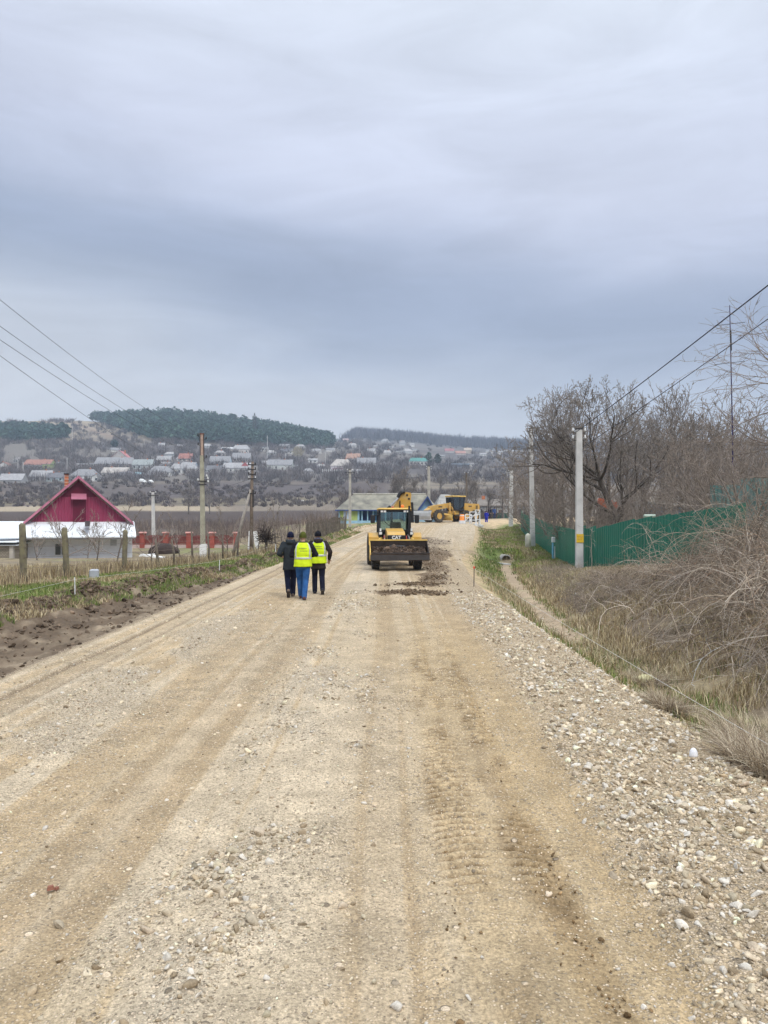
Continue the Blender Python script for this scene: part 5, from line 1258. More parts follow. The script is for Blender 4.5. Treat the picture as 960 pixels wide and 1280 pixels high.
# gate stubs
for px, t_, lab in ((313, 3, 'upright white concrete stub beside the timber pole'), (320.5, -9, 'tilted white concrete stub right of the upright one')):
    D_ = 62.; x_ = (px - CX) * D_ / F
    o = MB().box((0, 0, .55), (.32, .32, 1.5), rot('Y', t_), .9).build('concrete_stub', LIME); o.location = (x_, D_, CAMZ + (HY - 684) * D_ / F); tag(o, lab, 'post')
o = MB().box((0, 0, 0), (1.6, .7, .12), rot('Y', 8)).box((-.5, .3, .08), (1.0, .5, .1), rot('Y', -6)).build('concrete_slab', LIME); o.location = ((191 - CX) * 55 / F, 55, g((191 - CX) * 55 / F, 55) + .12); tag(o, 'broken white slabs lying in the yard before the red fence', 'slab')
o = MB().box((0, 0, 0), (1.5, .6, .14), rot('Y', 5)).build('concrete_slab', LIME); o.location = ((317 - CX) * 58 / F, 58, g((317 - CX) * 58 / F, 58) + .1); tag(o, 'white slab lying below the two concrete stubs', 'slab')
o = MB().ball((0, 0, 0), (1.25, .9, .75), 14, 9, .12, 3).build('compost_mound', mat('compost', (.05, .035, .03), .95, .3, 6, .5, 20)); o.location = ((205 - CX) * 62 / F, 62, g((205 - CX) * 62 / F, 62) + .1); tag(o, 'dark brown compost mound in the yard left of the red fence pillar', 'mound')
# wire fence along the road: thick mossy posts first, then thinner ones
def fence_x(y): return float(np.interp(y, [10, 20, 25, 28, 31, 34, 37, 40, 43, 46, 52, 60, 70, 77], [-12.6, -12.0, -11.7, -11.1, -10.6, -9.6, -8.6, -7.6, -6.6, -5.9, -5.3, -4.9, -4.2, -3.6]))
FP = [(25., 1.85, .21, 'thick mossy concrete fence post nearest the camera, at the left edge'), (27.3, 1.75, .2, 'thick leaning mossy concrete post before the white house wall'), (31.2, 1.65, .19, 'mossy concrete post at the right corner of the white house'), (33.4, 1.3, .13, 'grey post left of the compost mound'), (34.6, 1.25, .11, 'thin grey post right of the compost mound'), (36, 1.6, .10, 'dark timber post left of the roadside concrete pole'), (37.3, 1.45, .1, 'dark timber post right of the roadside concrete pole'),
      (38.6, 1.5, .10, 'crooked timber post midway between roadside pole and bundle post'), (40, 1.4, .10, 'pale timber post left of the post with the bundle'), (41.6, 1.45, .10, 'dark timber post just before the post with the bundle'), (44.6, 1.45, .1, 'dark post right of the post with the bundle'), (46.5, 1.35, .1, 'last post before the person in the dark jacket'), (50, 1.5, .1, 'dark post hidden behind the walkers'),
      (55, 1.5, .1, 'first dark post of the far fence right of the walkers'), (59, 1.5, .1, 'second dark post of the far fence right of the walkers'), (63, 1.5, .1, 'third dark post of the far fence right of the walkers'), (67, 1.6, .1, 'fourth dark post of the far fence right of the walkers'), (71, 1.7, .1, 'fifth dark post of the far fence near its end'), (75, 1.9, .13, 'thick end post of the far fence by the grass bank')]
TIMB = mat('weathered_timber', (.14, .115, .09), .95, .3, 5, .4, 20)
for y_, h_, w_, lab in FP:
    x_ = fence_x(y_); tl = rnd.uniform(-5, 5); seg = MB()
    if w_ > .15:
        seg.tube([(0, 0, -.3), (0, 0, .4), (.01, 0, h_ * .8), (.0, 0, h_), (.01, 0, h_ + .06)], [w_ * .62, w_ * .56, w_ * .55, w_ * .52, w_ * .25], 8)
    else:
        seg.tube([(0, 0, -.3), (rnd.uniform(-.04, .04), 0, h_ * .5), (rnd.uniform(-.06, .06), 0, h_)], [w_ * .5, w_ * .46, w_ * .4], 7)
    seg.xform(rot('Y', tl).to_4x4())
    o = seg.build('fence_post', MOSS if w_ > .15 else TIMB, None, True); o.location = (x_, y_, g(x_, y_)); tag(o, lab, 'post', 'posts of the roadside wire fence')
wires = []
ys_ = np.linspace(10, 76, 90); xs_ = np.array([fence_x(q) for q in ys_]); gz = np.array([g(a, b) for a, b in zip(xs_, ys_)])
P = np.stack([np.stack([xs_ + .08, ys_, gz + h_], -1) for h_ in (.45, .8, 1.15, 1.38)])
o = link('fence_wire', tube_mesh('fence_wire', [(P, np.full(P.shape[:2], .006), 3)]), mat('rusty_wire', (.16, .12, .10), .8, .2, 5)); tag(o, 'rusty wires strung along the roadside fence posts', 'wire')
# dark mesh on the far stretch
ys_ = np.linspace(52, 76, 40); m_ = MB()
V = []; 
for y_ in np.linspace(52, 75.5, 90):
    x_ = fence_x(y_) + .05; z_ = g(x_, y_); hh = rnd.uniform(1.2, 1.5)
    m_.tube([(x_, y_, z_ - .05), (x_ + rnd.uniform(-.1, .1), y_ + rnd.uniform(-.1, .1), z_ + hh)], .028, 4)
tag(m_.build('twig_fence', TIMB), 'dark fence of upright sticks on the far side of the walkers', 'fence')
# bundle of twigs tied on a post
D_ = 43.; x_ = fence_x(43.); z_ = g(x_, D_)
root = empty('bundle_post', (x_, D_, z_), 0, 'fence post with a dark bundle of cut vine twigs tied on top', 'post')
MB().tube([(0, 0, -.3), (.04, 0, 1.2)], [.09, .07], 7).build('post', TIMB, root)
rg = np.random.default_rng(3); d = rg.normal(size=(160, 3)) * [.55, .55, .5] + [0, 0, .9]; d /= np.linalg.norm(d, axis=1, keepdims=True)
P = wander(np.tile([0., 0, .75], (160, 1)) + rg.normal(0, .09, (160, 3)), d, rg.uniform(.4, .95, 160), 6, rg, .25, -.3)
link('twig_bundle', tube_mesh('twig_bundle', [(P, np.full((160, 6), .013), 3)]), mat('dark_vine', (.055, .04, .035), .95, .25, 5), root)
o = MB().bevbox((0, 0, .2), (.30, .26, .34), .04, rot('Z', 12)).build('sheet_box', mat('grey_plastic', (.40, .42, .45), .6, .08, 3)); o.location = ((118 - CX) * 26.5 / F, 26.5, g((118 - CX) * 26.5 / F, 26.5) - .02); tag(o, 'pale grey plastic box among the weeds by the leaning mossy post', 'box')

# ------------------------------------------------------------------ green fence on the right
def fence_sheet():
    GRN = mat('green_sheet_metal', (.012, .165, .105), .38, .12, .8, spec=.5); GREYB = mat('grey_sheet_back', (.42, .43, .42), .5, .1, 3)
    pts = [(16.2, 90), (13.2, 74), (11.0, 58), (9.55, 44), (8.85, 35.5), (9.6, 31.5), (10.5, 28.2), (11.6, 24.7)]
    root = empty('green_fence', (8.85, 35.5, 0), 0, 'long dark green ribbed sheet metal fence with a stepped top along the bank', 'fence')
    # cut the line in sheets about 1.1 m wide, each with its own level top
    P = [Vector((p[0], p[1])) for p in pts]; segs = []
    for a, b in zip(P[:-1], P[1:]):
        L = (b - a).length; n = max(1, round(L / 1.12))
        for i in range(n): segs.append((a.lerp(b, i / n), a.lerp(b, (i + 1) / n)))
    for i, (a, b) in enumerate(segs):
        za, zb = g(a.x, a.y), g(b.x, b.y); z0 = min(za, zb) - .15
        h = 1.78 if a.y > 36 else 1.86
        zt = max(za, zb) * .4 + min(za, zb) * .6 + h
        d = (b - a); L = d.length; u = d / L; n = Vector((u.y, -u.x))
        if n.x > 0: n = -n
        m = MB(); K = 6; prof = []
        for k in range(K):
            t0 = k / K; prof += [(t0, 0), (t0 + .35 / K, 0), (t0 + .5 / K, .03), (t0 + .85 / K, .03)]
        prof.append((1.02, 0)); vs = []; fs = []
        for t, o in prof:
            q = a + d * t + n * o; sk = .16 * t if a.y < 36 else 0.06 * (1 - t)      # tops rise a little within a sheet before stepping
            vs += [(q.x, q.y, z0), (q.x, q.y, zt + sk)]
        for j in range(len(prof) - 1): fs.append((2 * j, 2 * j + 2, 2 * j + 3, 2 * j + 1))
        m.add(vs, fs)
        m.v = [(x - 8.85, y - 35.5, z) for x, y, z in m.v]
        o = m.build('sheet', GRN, root); md = o.modifiers.new('thickness', 'SOLIDIFY'); md.thickness = .006; md.offset = 0
        if i % 2 == 0:
            q = a - n * .06; MB().bbox((q.x - 8.85 - .03, q.y - 35.5 - .03, z0), (q.x - 8.85 + .03, q.y - 35.5 + .03, zt - .08)).build('post', GREYB, root)
fence_sheet()
# teal fence beyond
root = empty('teal_fence', (0, 0, 0), 0, 'weathered teal sheet metal fence higher up behind the brambles', 'fence')
TEAL = mat('teal_sheet', (.12, .30, .27), .6, .25, 1.0, dirt=(.28, .38, .36))
for i in range(5):
    a, b = Vector((11.6 + i * .85, 28.6 - i * .75)), Vector((11.6 + (i + 1) * .85, 28.6 - (i + 1) * .75)); m = MB(); z0 = g(a.x, a.y)
    d = b - a; a = a + Vector((.9, .9)); vs = []; fs = []
    for k in range(17):
        q = a + d * k / 16; o = .025 * (k % 2); vs += [(q.x - o, q.y - o, z0 + .7), (q.x - o, q.y - o, z0 + 2.95 + .1 * i)]
    for k in range(16): fs.append((2 * k, 2 * k + 2, 2 * k + 3, 2 * k + 1))
    o = m.add(vs, fs).build('sheet', TEAL, root); md = o.modifiers.new('thickness', 'SOLIDIFY'); md.thickness = .008
    MB().bbox((a.x + .04, a.y + .04, z0 - .3), (a.x + .1, a.y + .1, z0 + 2.8)).build('post', TIMB, root)
# shed behind the old tree
root = empty('garden_shed', ((836 - CX) * 44 / F, 44, g(16, 44)), R(-8), 'blue grey shed of horizontal boards behind the old leaning tree', 'shed')
m_ = MB()
for i in range(6): m_.bbox((-1.15, -1, .1 + i * .42), (1.15, 1, .1 + i * .42 + .39))
m_.build('wall', mat('blue_grey_boards', (.24, .29, .35), .8, .2, 2), root)
MB().box((0, 0, 2.72), (2.7, 2.5, .08), rot('Y', 4)).build('roof', mat('grey_sheet_back', (.42, .43, .42)), root); MB().bbox((-.1, -1.03, .1), (-.02, -.99, 2.5)).build('corner_board', TIMB, root)
o = MB().box((0, 0, .4), (.75, .35, .5), rot('Y', 10)).box((.5, 0, .3), (.5, .3, .35), rot('Y', -12)).build('orange_crate', mat('orange_plastic', (.75, .13, .03), .5, .1, 3)); o.location = ((756 - CX) * 43 / F, 43, CAMZ + (HY - 632) * 43 / F - .3); tag(o, 'bright orange crate seen through the branches left of the old tree', 'crate')
MB_ = MB().bbox((-.3, -.2, -2.2), (.3, .2, .1)); o = MB_.build('crate_stand', TIMB); o.location = ((756 - CX) * 43 / F, 43, CAMZ + (HY - 632) * 43 / F - .3); tag(o, 'dark timber stand under the orange crate', 'stand')
o = MB().tube([(0, 0, -1.5), (0, 0, .98)], .055, 10).tube([(-.24, 0, 1.0), (.24, 0, 1.0)], .075, 10).build('tee_pipe', mat('pale_green_paint', (.52, .62, .52), .6, .15, 5)); x_, y_ = (812 - CX) * 33.2 / F, 33.2; o.location = (x_, y_, CAMZ + (HY - 674) * y_ / F); tag(o, 'pale green tee shaped pipe sticking up behind the green fence', 'pipe')
D_ = 41.; x_ = (691 - CX) * D_ / F
root = empty('gas_riser', (x_, D_, CAMZ + (HY - 704) * D_ / F), 0, 'thin blue gas riser pipe with a white cap by the green fence', 'pipe')
MB().tube([(0, 0, -.6), (0, 0, 1.15)], .05, 8).build('pipe', mat('blue_pipe', (.22, .50, .68), .5, .1, 4), root); MB().tube([(0.1, 0, -.6), (.1, 0, .9)], .03, 8).build('bypass_pipe', LIME, root); MB().bevbox((.03, 0, 1.25), (.2, .14, .3), .03).build('cap', LIME, root)
D_ = 49.; x_ = (660 - CX) * D_ / F
o = MB().tube([(0, 0, -.4), (0, 0, .75), (0, 0, .9), (0, 0, .98)], [.19, .19, .15, .06], 10).build('marker_stub', mat('cream_concrete', (.55, .54, .45), .9, .15, 5), None, True); o.location = (x_, D_, CAMZ + (HY - 686) * D_ / F); tag(o, 'short cream concrete marker left of the middle concrete pole', 'marker')
# culvert
D_ = 44.75; x_ = float(xd(43.6)); z_ = float(zr(43.6) - .80)
root = empty('culvert_pipe', (x_, D_, z_), R(8), 'dark mouth of a concrete culvert pipe under the grassy crossing', 'culvert')
MB().lathe([(.26, -.75), (.32, -.75), (.32, 2.5), (.26, 2.5)], (0, 0, .28), 'y', 18, False).build('pipe', CONC, root, True); MB().lathe([(.26, -.3), (.001, -.3)], (0, 0, .28), 'y', 18, False).build('pipe_shade', mat('painted_pipe_shade', (.01, .008, .007), .9, .2, 4), root)  # near-black disc set inside the pipe, painting the shade of its mouth
o = MB().box((0, 0, .06), (1.0, .6, .14), rot('Y', 6)).build('concrete_slab', CONCL); o.location = (x_ - .1, D_ - 1.7, z_ + .02); tag(o, 'flat broken slab in the mud before the culvert mouth', 'slab')

# ------------------------------------------------------------------ poles and wires
PORC = mat('white_porcelain', (.7, .7, .68), .25, .05, 5, spec=.6); IRON = mat('dark_iron', (.05, .045, .045), .6, .2, 6, metal=.4); RUSTM = mat('rusty_iron', (.22, .10, .07), .8, .3, 6)
def concrete_pole(px, D, top, bot, label, w=.2, lean=0, hooks=2, m=CONCL, plate=False, group='concrete utility poles', lime=False, arm=False):
    k = D / F; x = (px - CX) * k; zb = CAMZ + (HY - bot) * k; h = (bot - top) * k
    root = empty('utility_pole', (x, D, zb), 0, label, 'utility pole', group)
    q = MB().box((0, 0, h / 2 - .3), (w * 1.25, w, h + .6), None, .74); q.xform(rot('Y', lean).to_4x4()); q.build('shaft', m, root)
    T = rot('Y', lean)
    MB().box(T @ Vector((0, 0, h + .03)), (w * 1.05, w * .8, .06), T).build('pole_cap', IRON, root)
    for i in range(hooks):
        s_ = -1 if i % 2 else 1; p = T @ Vector((s_ * w * .42, 0, h - .15 - .32 * (i // 2)))
        b_ = MB().tube([p, p + Vector((s_ * .16, 0, 0)), p + Vector((s_ * .16, 0, .1))], .012, 6).build('bracket', IRON, root)
        MB().lathe([(.02, .08), (.05, .09), (.055, .14), (.03, .16), (.045, .19), (.03, .23)], p + Vector((s_ * .16, 0, 0)), 'z', 10).build('insulator', PORC, b_, True)
    if arm: MB().bbox((-.5, -w * .7, h - .35), (.5, -w * .55, h - .28)).build('crossarm', IRON, root)
    if plate:
        z1 = (bot - 678) * k; z0 = (bot - 667.5) * k
        p_ = MB().bbox((-w * .60, -w * .56, z1), (w * .60, -w * .50, z0)).build('warning_plate', mat('yellow_plate', (.72, .47, .03), .6, .1, 4), root)
        mk = MB(); zc = (z0 + z1) / 2; W = w * 1.2
        for r_, (a_, b_) in enumerate(((-.4, .4), (-.34, .36), (-.38, .3))): # rows of faint dark lettering
            for c_ in range(5): mk.bbox((W * (a_ + (b_ - a_) * c_ / 5), -w * .575, zc + .07 - .075 * r_), (W * (a_ + (b_ - a_) * (c_ + .6) / 5), -w * .561, zc + .105 - .075 * r_))
        mk.build('lettering', mat('faded_ink', (.50, .24, .03), .7, .1, 4), p_)
    if lime: MB().bbox((-w * .65, -w * .53, -.3), (w * .65, w * .53, .95)).build('lime_band', LIME, root)
    return x, D, zb, h
concrete_pole(724, 34, 537, 718.5, 'nearest concrete pole on the right, with a yellow plate', .26, 0, 4, plate=True)
concrete_pole(666, 50, 536, 686, 'middle concrete pole on the right, leaning slightly left', .25, -.9, 2)
concrete_pole(638.5, 84, 588, 661, 'farthest concrete pole on the right, by the start of the green fence', .36, .8, 2)
concrete_pole(192, 75, 615, 670, 'pale concrete pole behind the red fence', .26, -1, 2, arm=True)
concrete_pole(437.5, 78, 587, 668, 'thin grey pole at the left end of the blue house', .24, 0, 4, m=CONC, arm=True)
concrete_pole(536, 100, 583, 654, 'pole in front of the blue gable behind the loader', .34, 0, 4, m=CONC)
concrete_pole(583, 118, 591, 650, 'dark thin pole rising behind the grader cab', .26, 0, 2, m=TIMB)
def far_pole(px, top, bot, label, w=.5):
    D = float(solveD(px, bot)[0]); k = D / F; x = (px - CX) * k
    o = MB().tube([(0, 0, -.5), (0, 0, (bot - top) * k)], [w * .5, w * .36], 6).bbox((-.7, -.06, (bot - top) * k * .92), (.7, .06, (bot - top) * k * .92 + .14)).build('village_pole', CONCL); o.location = (x, D, g(x, D)); tag(o, label, 'utility pole', 'slim white poles in the village')
for a_ in ((83.5, 573, 592, 'white village pole above the brick chimney'), (28.5, 578, 594, 'white village pole at the left end of the red brown roof'), (22, 576, 590, 'thin village pole left of the red brown roofed house'), (334, 545, 577, 'tallest white village pole, against the pine wood'), (406.5, 565, 580, 'white village pole left of the beige roofed house'), (357, 566, 577, 'short village pole before the dark roofed white house'), (90, 532, 550, 'grey pole on the bare track below the two hilltop pines')):
    far_pole(*a_)
# lattice mast on the hill
D_ = 760.; x_ = (318 - CX) * D_ / F
root = empty('lattice_tower', (x_, D_, g(x_, D_)), 0, 'dark lattice power tower standing before the pine wood', 'tower')
m_ = MB(); Ht = CAMZ + (HY - 516) * D_ / F - g(x_, D_); lv = [0, .2, .4, .58, .74, .87, 1.0]
wd = lambda t: 2.6 * (1 - t) + .25
for sx in (-1, 1):
    for sy in (-1, 1): m_.tube([(sx * wd(t), sy * wd(t), Ht * t) for t in lv], .2, 4)
for a_, b_ in zip(lv[:-1], lv[1:]):
    for sy in (-1, 1):
        m_.tube([(-wd(a_), sy * wd(a_), Ht * a_), (wd(b_), sy * wd(b_), Ht * b_)], .12, 4); m_.tube([(wd(a_), sy * wd(a_), Ht * a_), (-wd(b_), sy * wd(b_), Ht * b_)], .12, 4)
m_.build('lattice', IRON, root)
for t_, l_ in ((.64, 4.2), (.76, 3.2), (.88, 2.4)): MB().tube([(-l_, 0, Ht * t_), (l_, 0, Ht * t_)], .2, 4).build('crossarm', IRON, root)
# roadside concrete pole with rails at its top
D_ = 50.; k_ = D_ / F; x_ = (254 - CX) * k_; zb = CAMZ + (HY - 698) * k_; Z = lambda py: CAMZ + (HY - py) * k_ - zb
root = empty('roadside_pole', (x_, D_, zb), 0, 'tall old concrete pole with rusty steel extension and white washed foot', 'utility pole')
POLEC = mat('yellowed_concrete', (.36, .34, .26), .95, .2, 3, .4, 30)
q = MB().box((0, 0, Z(575) / 2), (.30, .26, Z(575) + .6), None, .75); q.xform(rot('Y', -.8).to_4x4()); q.build('shaft', POLEC, root)
MB().box((-.08, 0, Z(560)), (.17, .10, Z(543) - Z(577)), rot('Y', -.8)).build('extension', mat('rusty_beam', (.42, .30, .24), .8, .2, 4), root)
for s_ in (-1, 1): MB().tube([(-.07 + s_ * .12, -.03, Z(577)), (-.10 + s_ * .12, -.03, Z(542))], .03, 5).build('side_rail', IRON, root)
MB().bbox((-.23, -.08, Z(543)), (.04, .08, Z(541.5))).build('head_plate', RUSTM, root)
for py_ in (601, 605): MB().bbox((-.24, -.17, Z(py_ + 1)), (.22, .17, Z(py_))).build('clamp', IRON, root)
MB().bbox((-.2, -.145, -.5), (.21, .145, Z(680))).build('lime_band', LIME, root)
INS = []
for i, (dx, py_) in enumerate(((-.30, 544), (.22, 548), (-.28, 555), (.24, 571), (.27, 595), (.34, 598), (-.30, 600), (.36, 602))):
    p = Vector((dx - .05, 0, Z(py_))); b_ = MB().tube([(-.05, 0, Z(py_) - .08), p + Vector((0, 0, -.08)), p], .012, 5).build('bracket', IRON, root)
    MB().lathe([(.03, -.05), (.055, -.03), (.06, .03), (.03, .05), (.05, .08), (.03, .11)], p, 'z', 8).build('insulator', PORC if i > 3 else IRON, b_, True)
    INS.append((x_ + p.x, D_, zb + p.z))
# strutted timber pole
D_ = 60.; k_ = D_ / F; x_ = (314 - CX) * k_; zb = CAMZ + (HY - 690) * k_; Z = lambda py: CAMZ + (HY - py) * k_ - zb
root = empty('timber_pole', (x_, D_, zb), 0, 'timber pole with a slanting strut and four short crossarms', 'utility pole')
MB().tube([(0, 0, -.3), (.04, 0, Z(610)), (.1, 0, Z(577))], [.15, .12, .10], 9).build('shaft', mat('brown_timber', (.20, .155, .12), .95, .25, 5, .3, 20), root, True)
MB().tube([(-1.35, -.3, -.2), (-.05, -.05, Z(612))], [.13, .10], 9).build('strut', mat('grey_timber', (.30, .27, .235), .95, .2, 5, .3, 20), root, True)
for i, py_ in enumerate((581, 587, 593, 598.5, 617)):
    c_ = MB().box((.08, -.12, Z(py_)), (.62, .07, .08), rot('Y', (-1) ** i * 2)).build('crossarm', IRON, root)
    for s_ in (-1, 1): MB().lathe([(.02, .0), (.05, .04), (.055, .1), (.03, .14)], (.08 + s_ * .26, -.12, Z(py_) + .04), 'z', 8).build('insulator', PORC if i == 3 else IRON, c_, True)
MB().bbox((-.05, -.1, Z(634)), (.2, .1, Z(612))).build('clamp', IRON, root)
# hanging wires
CABLE = mat('black_cable', (.02, .022, .035), .6, .1, 4)
def wire(pts, r, label, name='overhead_wire', n=40, group='overhead wires'):
    """parabola through three points along the line"""
    (y0, x0, z0), (y1, x1, z1), (y2, x2, z2) = [(p[1], p[0], p[2]) for p in pts]
    t = np.linspace(0, 1, n); P0, P2 = np.array(pts[0], float), np.array(pts[2], float)
    tm = (np.array(pts[1]) - P0) @ (P2 - P0) / ((P2 - P0) @ (P2 - P0)); lin = P0 + (P2 - P0) * tm
    sag = (pts[1][2] - lin[2]) / (tm * (1 - tm))
    P = P0[None] + (P2 - P0)[None] * t[:, None]; P[:, 2] += sag * t * (1 - t)
    o = link(name, tube_mesh(name, [(P[None], np.full((1, n), r), 5)]), CABLE); return tag(o, label, 'wire', group)
def wpt(px, py, D): return ((px - CX) * D / F, D, CAMZ + (HY - py) * D / F)
for i, (ins, py0, py1, lab) in enumerate(((INS[1], 375, 507, 'top overhead wire of the four at the upper left'), (INS[2], 408, 515, 'second overhead wire from the top at the upper left'), (INS[3], 425, 520, 'third overhead wire from the top at the upper left'), (INS[6], 445, 530, 'lowest overhead wire of the four at the upper left'))):
    a, b = wpt(0, py0, 16.), np.array(ins)
    n_ = np.array(a) + (np.array(a) - b) * (14. / 34.); n_[2] += 1.0 - .1 * i
    wire([tuple(b), a, tuple(n_)], .0055, lab, group='overhead wires at the upper left')
x_, D_, zb, h_ = (724 - CX) * 34 / F, 34., CAMZ + (HY - 718.5) * 34 / F, 181.5 * 34 / F
for dx, dz, py_, lab in ((-.12, -.1, 357, 'upper thick black cable rising to the right from the near concrete pole'), (.2, -.75, 399, 'lower thin black cable rising to the right from the near concrete pole')):
    a = np.array((x_ + dx, D_, zb + h_ + dz)); m_ = wpt(960, py_, 17.); e_ = np.array(m_) + (np.array(m_) - a) * (24 / 17.); e_[2] += .5
    wire([tuple(a), m_, tuple(e_)], .016 if dz > -.5 else .011, lab, group='cables from the near concrete pole')
A, B, Cc, Dp = wpt(724, 541, 34), wpt(666, 539, 50), wpt(638.5, 591, 84), wpt(583, 593, 118)
def sagw(a, b, s_, r, lab, grp): wire([a, tuple((np.array(a) + np.array(b)) / 2 - np.array([0, 0, s_])), b], r, lab, group=grp)
sagw(A, B, .35, .008, 'thin cable between the near and the middle concrete pole', None)
sagw(B, Cc, .5, .008, 'thin cable between the middle and the farthest concrete pole', None)
sagw(Cc, Dp, .5, .02, 'cable from the farthest concrete pole towards the dark pole behind the grader', None)
sagw(wpt(437.5, 596, 78), wpt(536, 594, 100), .35, .022, 'cable above the blue house roof between two poles', None)
sagw(wpt(536, 594, 100), Dp, .35, .02, 'cable from the blue gable pole to the dark pole', None)
sagw(wpt(437.5, 596, 78), wpt(315, 600, 60), .6, .012, 'thin cable from the strutted timber pole to the thin grey pole', None)
sagw(wpt(192, 617, 75), wpt(315, 598, 60), .5, .009, 'thin cable from the pale concrete pole to the strutted timber pole', None)
# aerial mast
D_ = 30.; k_ = D_ / F; x_ = (917 - CX) * k_; z_ = g(x_, D_); zt = CAMZ + (HY - 381) * k_ - z_
root = empty('aerial_mast', (x_, D_, z_), 0, 'tall thin aerial mast with two level crossbars at the right', 'aerial')
VIO = mat('violet_steel', (.06, .05, .12), .5, .15, 4, metal=.3)
MB().tube([(0, 0, -.3), (-.03, 0, zt * .5), (-.12, 0, zt)], [.035, .028, .016], 8).build('mast', VIO, root)
for py_, a_, b_ in ((404, -.6, .62), (453, -.62, .6)):
    z1 = CAMZ + (HY - py_) * k_ - z_; MB().tube([(a_ - .1, 0, z1 - .08), (b_ - .1, .1, z1 + .08)], .011, 6).build('crossbar', IRON, root)
MB().tube([(-.08, -.02, zt * .82), (-.1, -.02, zt * .9)], .035, 6).build('clamp', IRON, root)

# ------------------------------------------------------------------ survey strings, litter
STR = mat('white_string', (.62, .59, .53), .7, .05, 5)
def string(a, b, r, label, sag=.03):
    n = 24; t = np.linspace(0, 1, n)[:, None]; P = np.array(a)[None] * (1 - t) + np.array(b)[None] * t; P[:, 2] -= sag * 4 * (t * (1 - t))[:, 0]
    o = link('marking_string', tube_mesh('marking_string', [(P[None], np.full((1, n), r), 4)]), STR); tag(o, label, 'string')
def stake(x, y, h, label, top=None, lean=0, m=None):
    root = empty('stake', (x, y, g(x, y)), 0, label, 'stake', 'stakes holding the marking string')
    T = rot('X', lean); MB().tube([T @ Vector((0, 0, -.15)), T @ Vector((0, 0, h))], .012, 6).build('rod', m or IRON, root)
    if top is not None: MB().box(T @ Vector((0, 0, h)), (.05, .03, .06), T).build('tip', top, root)
stake(2.72, 23.3, .62, 'thin survey stake with a red tip at the right road edge', mat('red_tape', (.7, .08, .05), .6, .1, 5), 6)
string((2.72, 23.3, g(2.72, 23.3) + .58), wpt(985, 945, 6.6), .0032, 'white string stretched along the right road edge from the red tipped stake')
sy = np.array([12., 19., 29., 38.]); sx_ = xl(sy) - soilw(sy) * .86
for i, lab in enumerate(('white stake outside the churned soil nearest the camera', 'leaning white stake in the clods at the end of the near string', 'white stake in the clods before the walkers', 'white stake by the bend of the fence')):
    if i: stake(float(sx_[i]), float(sy[i]), .45, lab, None, 12 - 9 * i, LIME)
string((-8.6, 11.0, CAMZ + (HY - 800) * 11.0 / F), (float(sx_[1]), 19., g(float(sx_[1]), 19.) + .4), .0028, 'white string along the churned soil, stretch nearest the camera')
string((float(sx_[1]), 19., g(float(sx_[1]), 19.) + .4), (float(sx_[2]), 29., g(float(sx_[2]), 29.) + .42), .0028, 'white string along the churned soil, middle stretch')
string((float(sx_[2]), 29., g(float(sx_[2]), 29.) + .42), (float(sx_[3]), 38., g(float(sx_[3]), 38.) + .42), .0028, 'white string along the churned soil, stretch beside the walkers')
def onground(px, py):
    D = np.linspace(3, 60, 1400); x = (px - CX) * D / F; e = HY - (H(x, D) - CAMZ) * F / D
    i = np.argmax(e <= py); return float(x[i]), float(D[i])
def litter(name, px, py, mb, m, label, cat, dz=0., smooth=True):
    x, y = onground(px, py); o = mb.build(name, m, None, smooth); o.location = (x, y, g(x, y) + dz); return tag(o, label, cat)
root_xy = onground(866, 951)
root = empty('plastic_bottle', (*root_xy, g(*root_xy)), 0, 'white egg shaped plastic bottle standing among the stones by the tussock', 'bottle')
MB().lathe([(.024, 0), (.034, .016), (.037, .048), (.032, .08), (.021, .1), (.01, .108)], (0, 0, -.005), 'z', 14).build('body', mat('white_plastic', (.80, .80, .82), .35, .05, 5), root, True)
bag = MB().ball((0, 0, .07), (.20, .13, .085), 14, 9, .45, 4)
litter('plastic_bag', 805, 856, bag, mat('yellow_plastic_bag', (.66, .62, .34), .45, .2, 9, .5, 20), 'crumpled pale yellow plastic bag in the ditch below the brambles', 'bag')
litter('paper_scrap', 740, 1082, MB().box((0, 0, .01), (.09, .05, .012), rot('Z', 20)), mat('white_plastic', (.8, .8, .82)), 'small white scrap on the brown tread track', 'scrap', .012, False) if False else None
litter('broken_brick', 65, 1113, MB().box((0, 0, .012), (.04, .026, .022), rot('Z', 30), .7).box((.028, .01, .004), (.022, .02, .014), rot('Z', 70), .8), mat('red_clay', (.27, .12, .08), .9, .2, 9), 'small reddish brick fragment on the left part of the road', 'brick fragment', .012, False)
litter('white_litter', 721, 746, MB().ball((0, 0, .05), (.1, .06, .05), 8, 6, .4, 2), LIME, 'white scrap of litter on the brown bank above the ditch', 'litter', .02)
litter('white_litter', 524, 745, MB().ball((0, 0, .05), (.06, .05, .04), 8, 6, .4, 5), LIME, 'white scrap of litter on the grassy bank before the culvert', 'litter', .02) if False else None
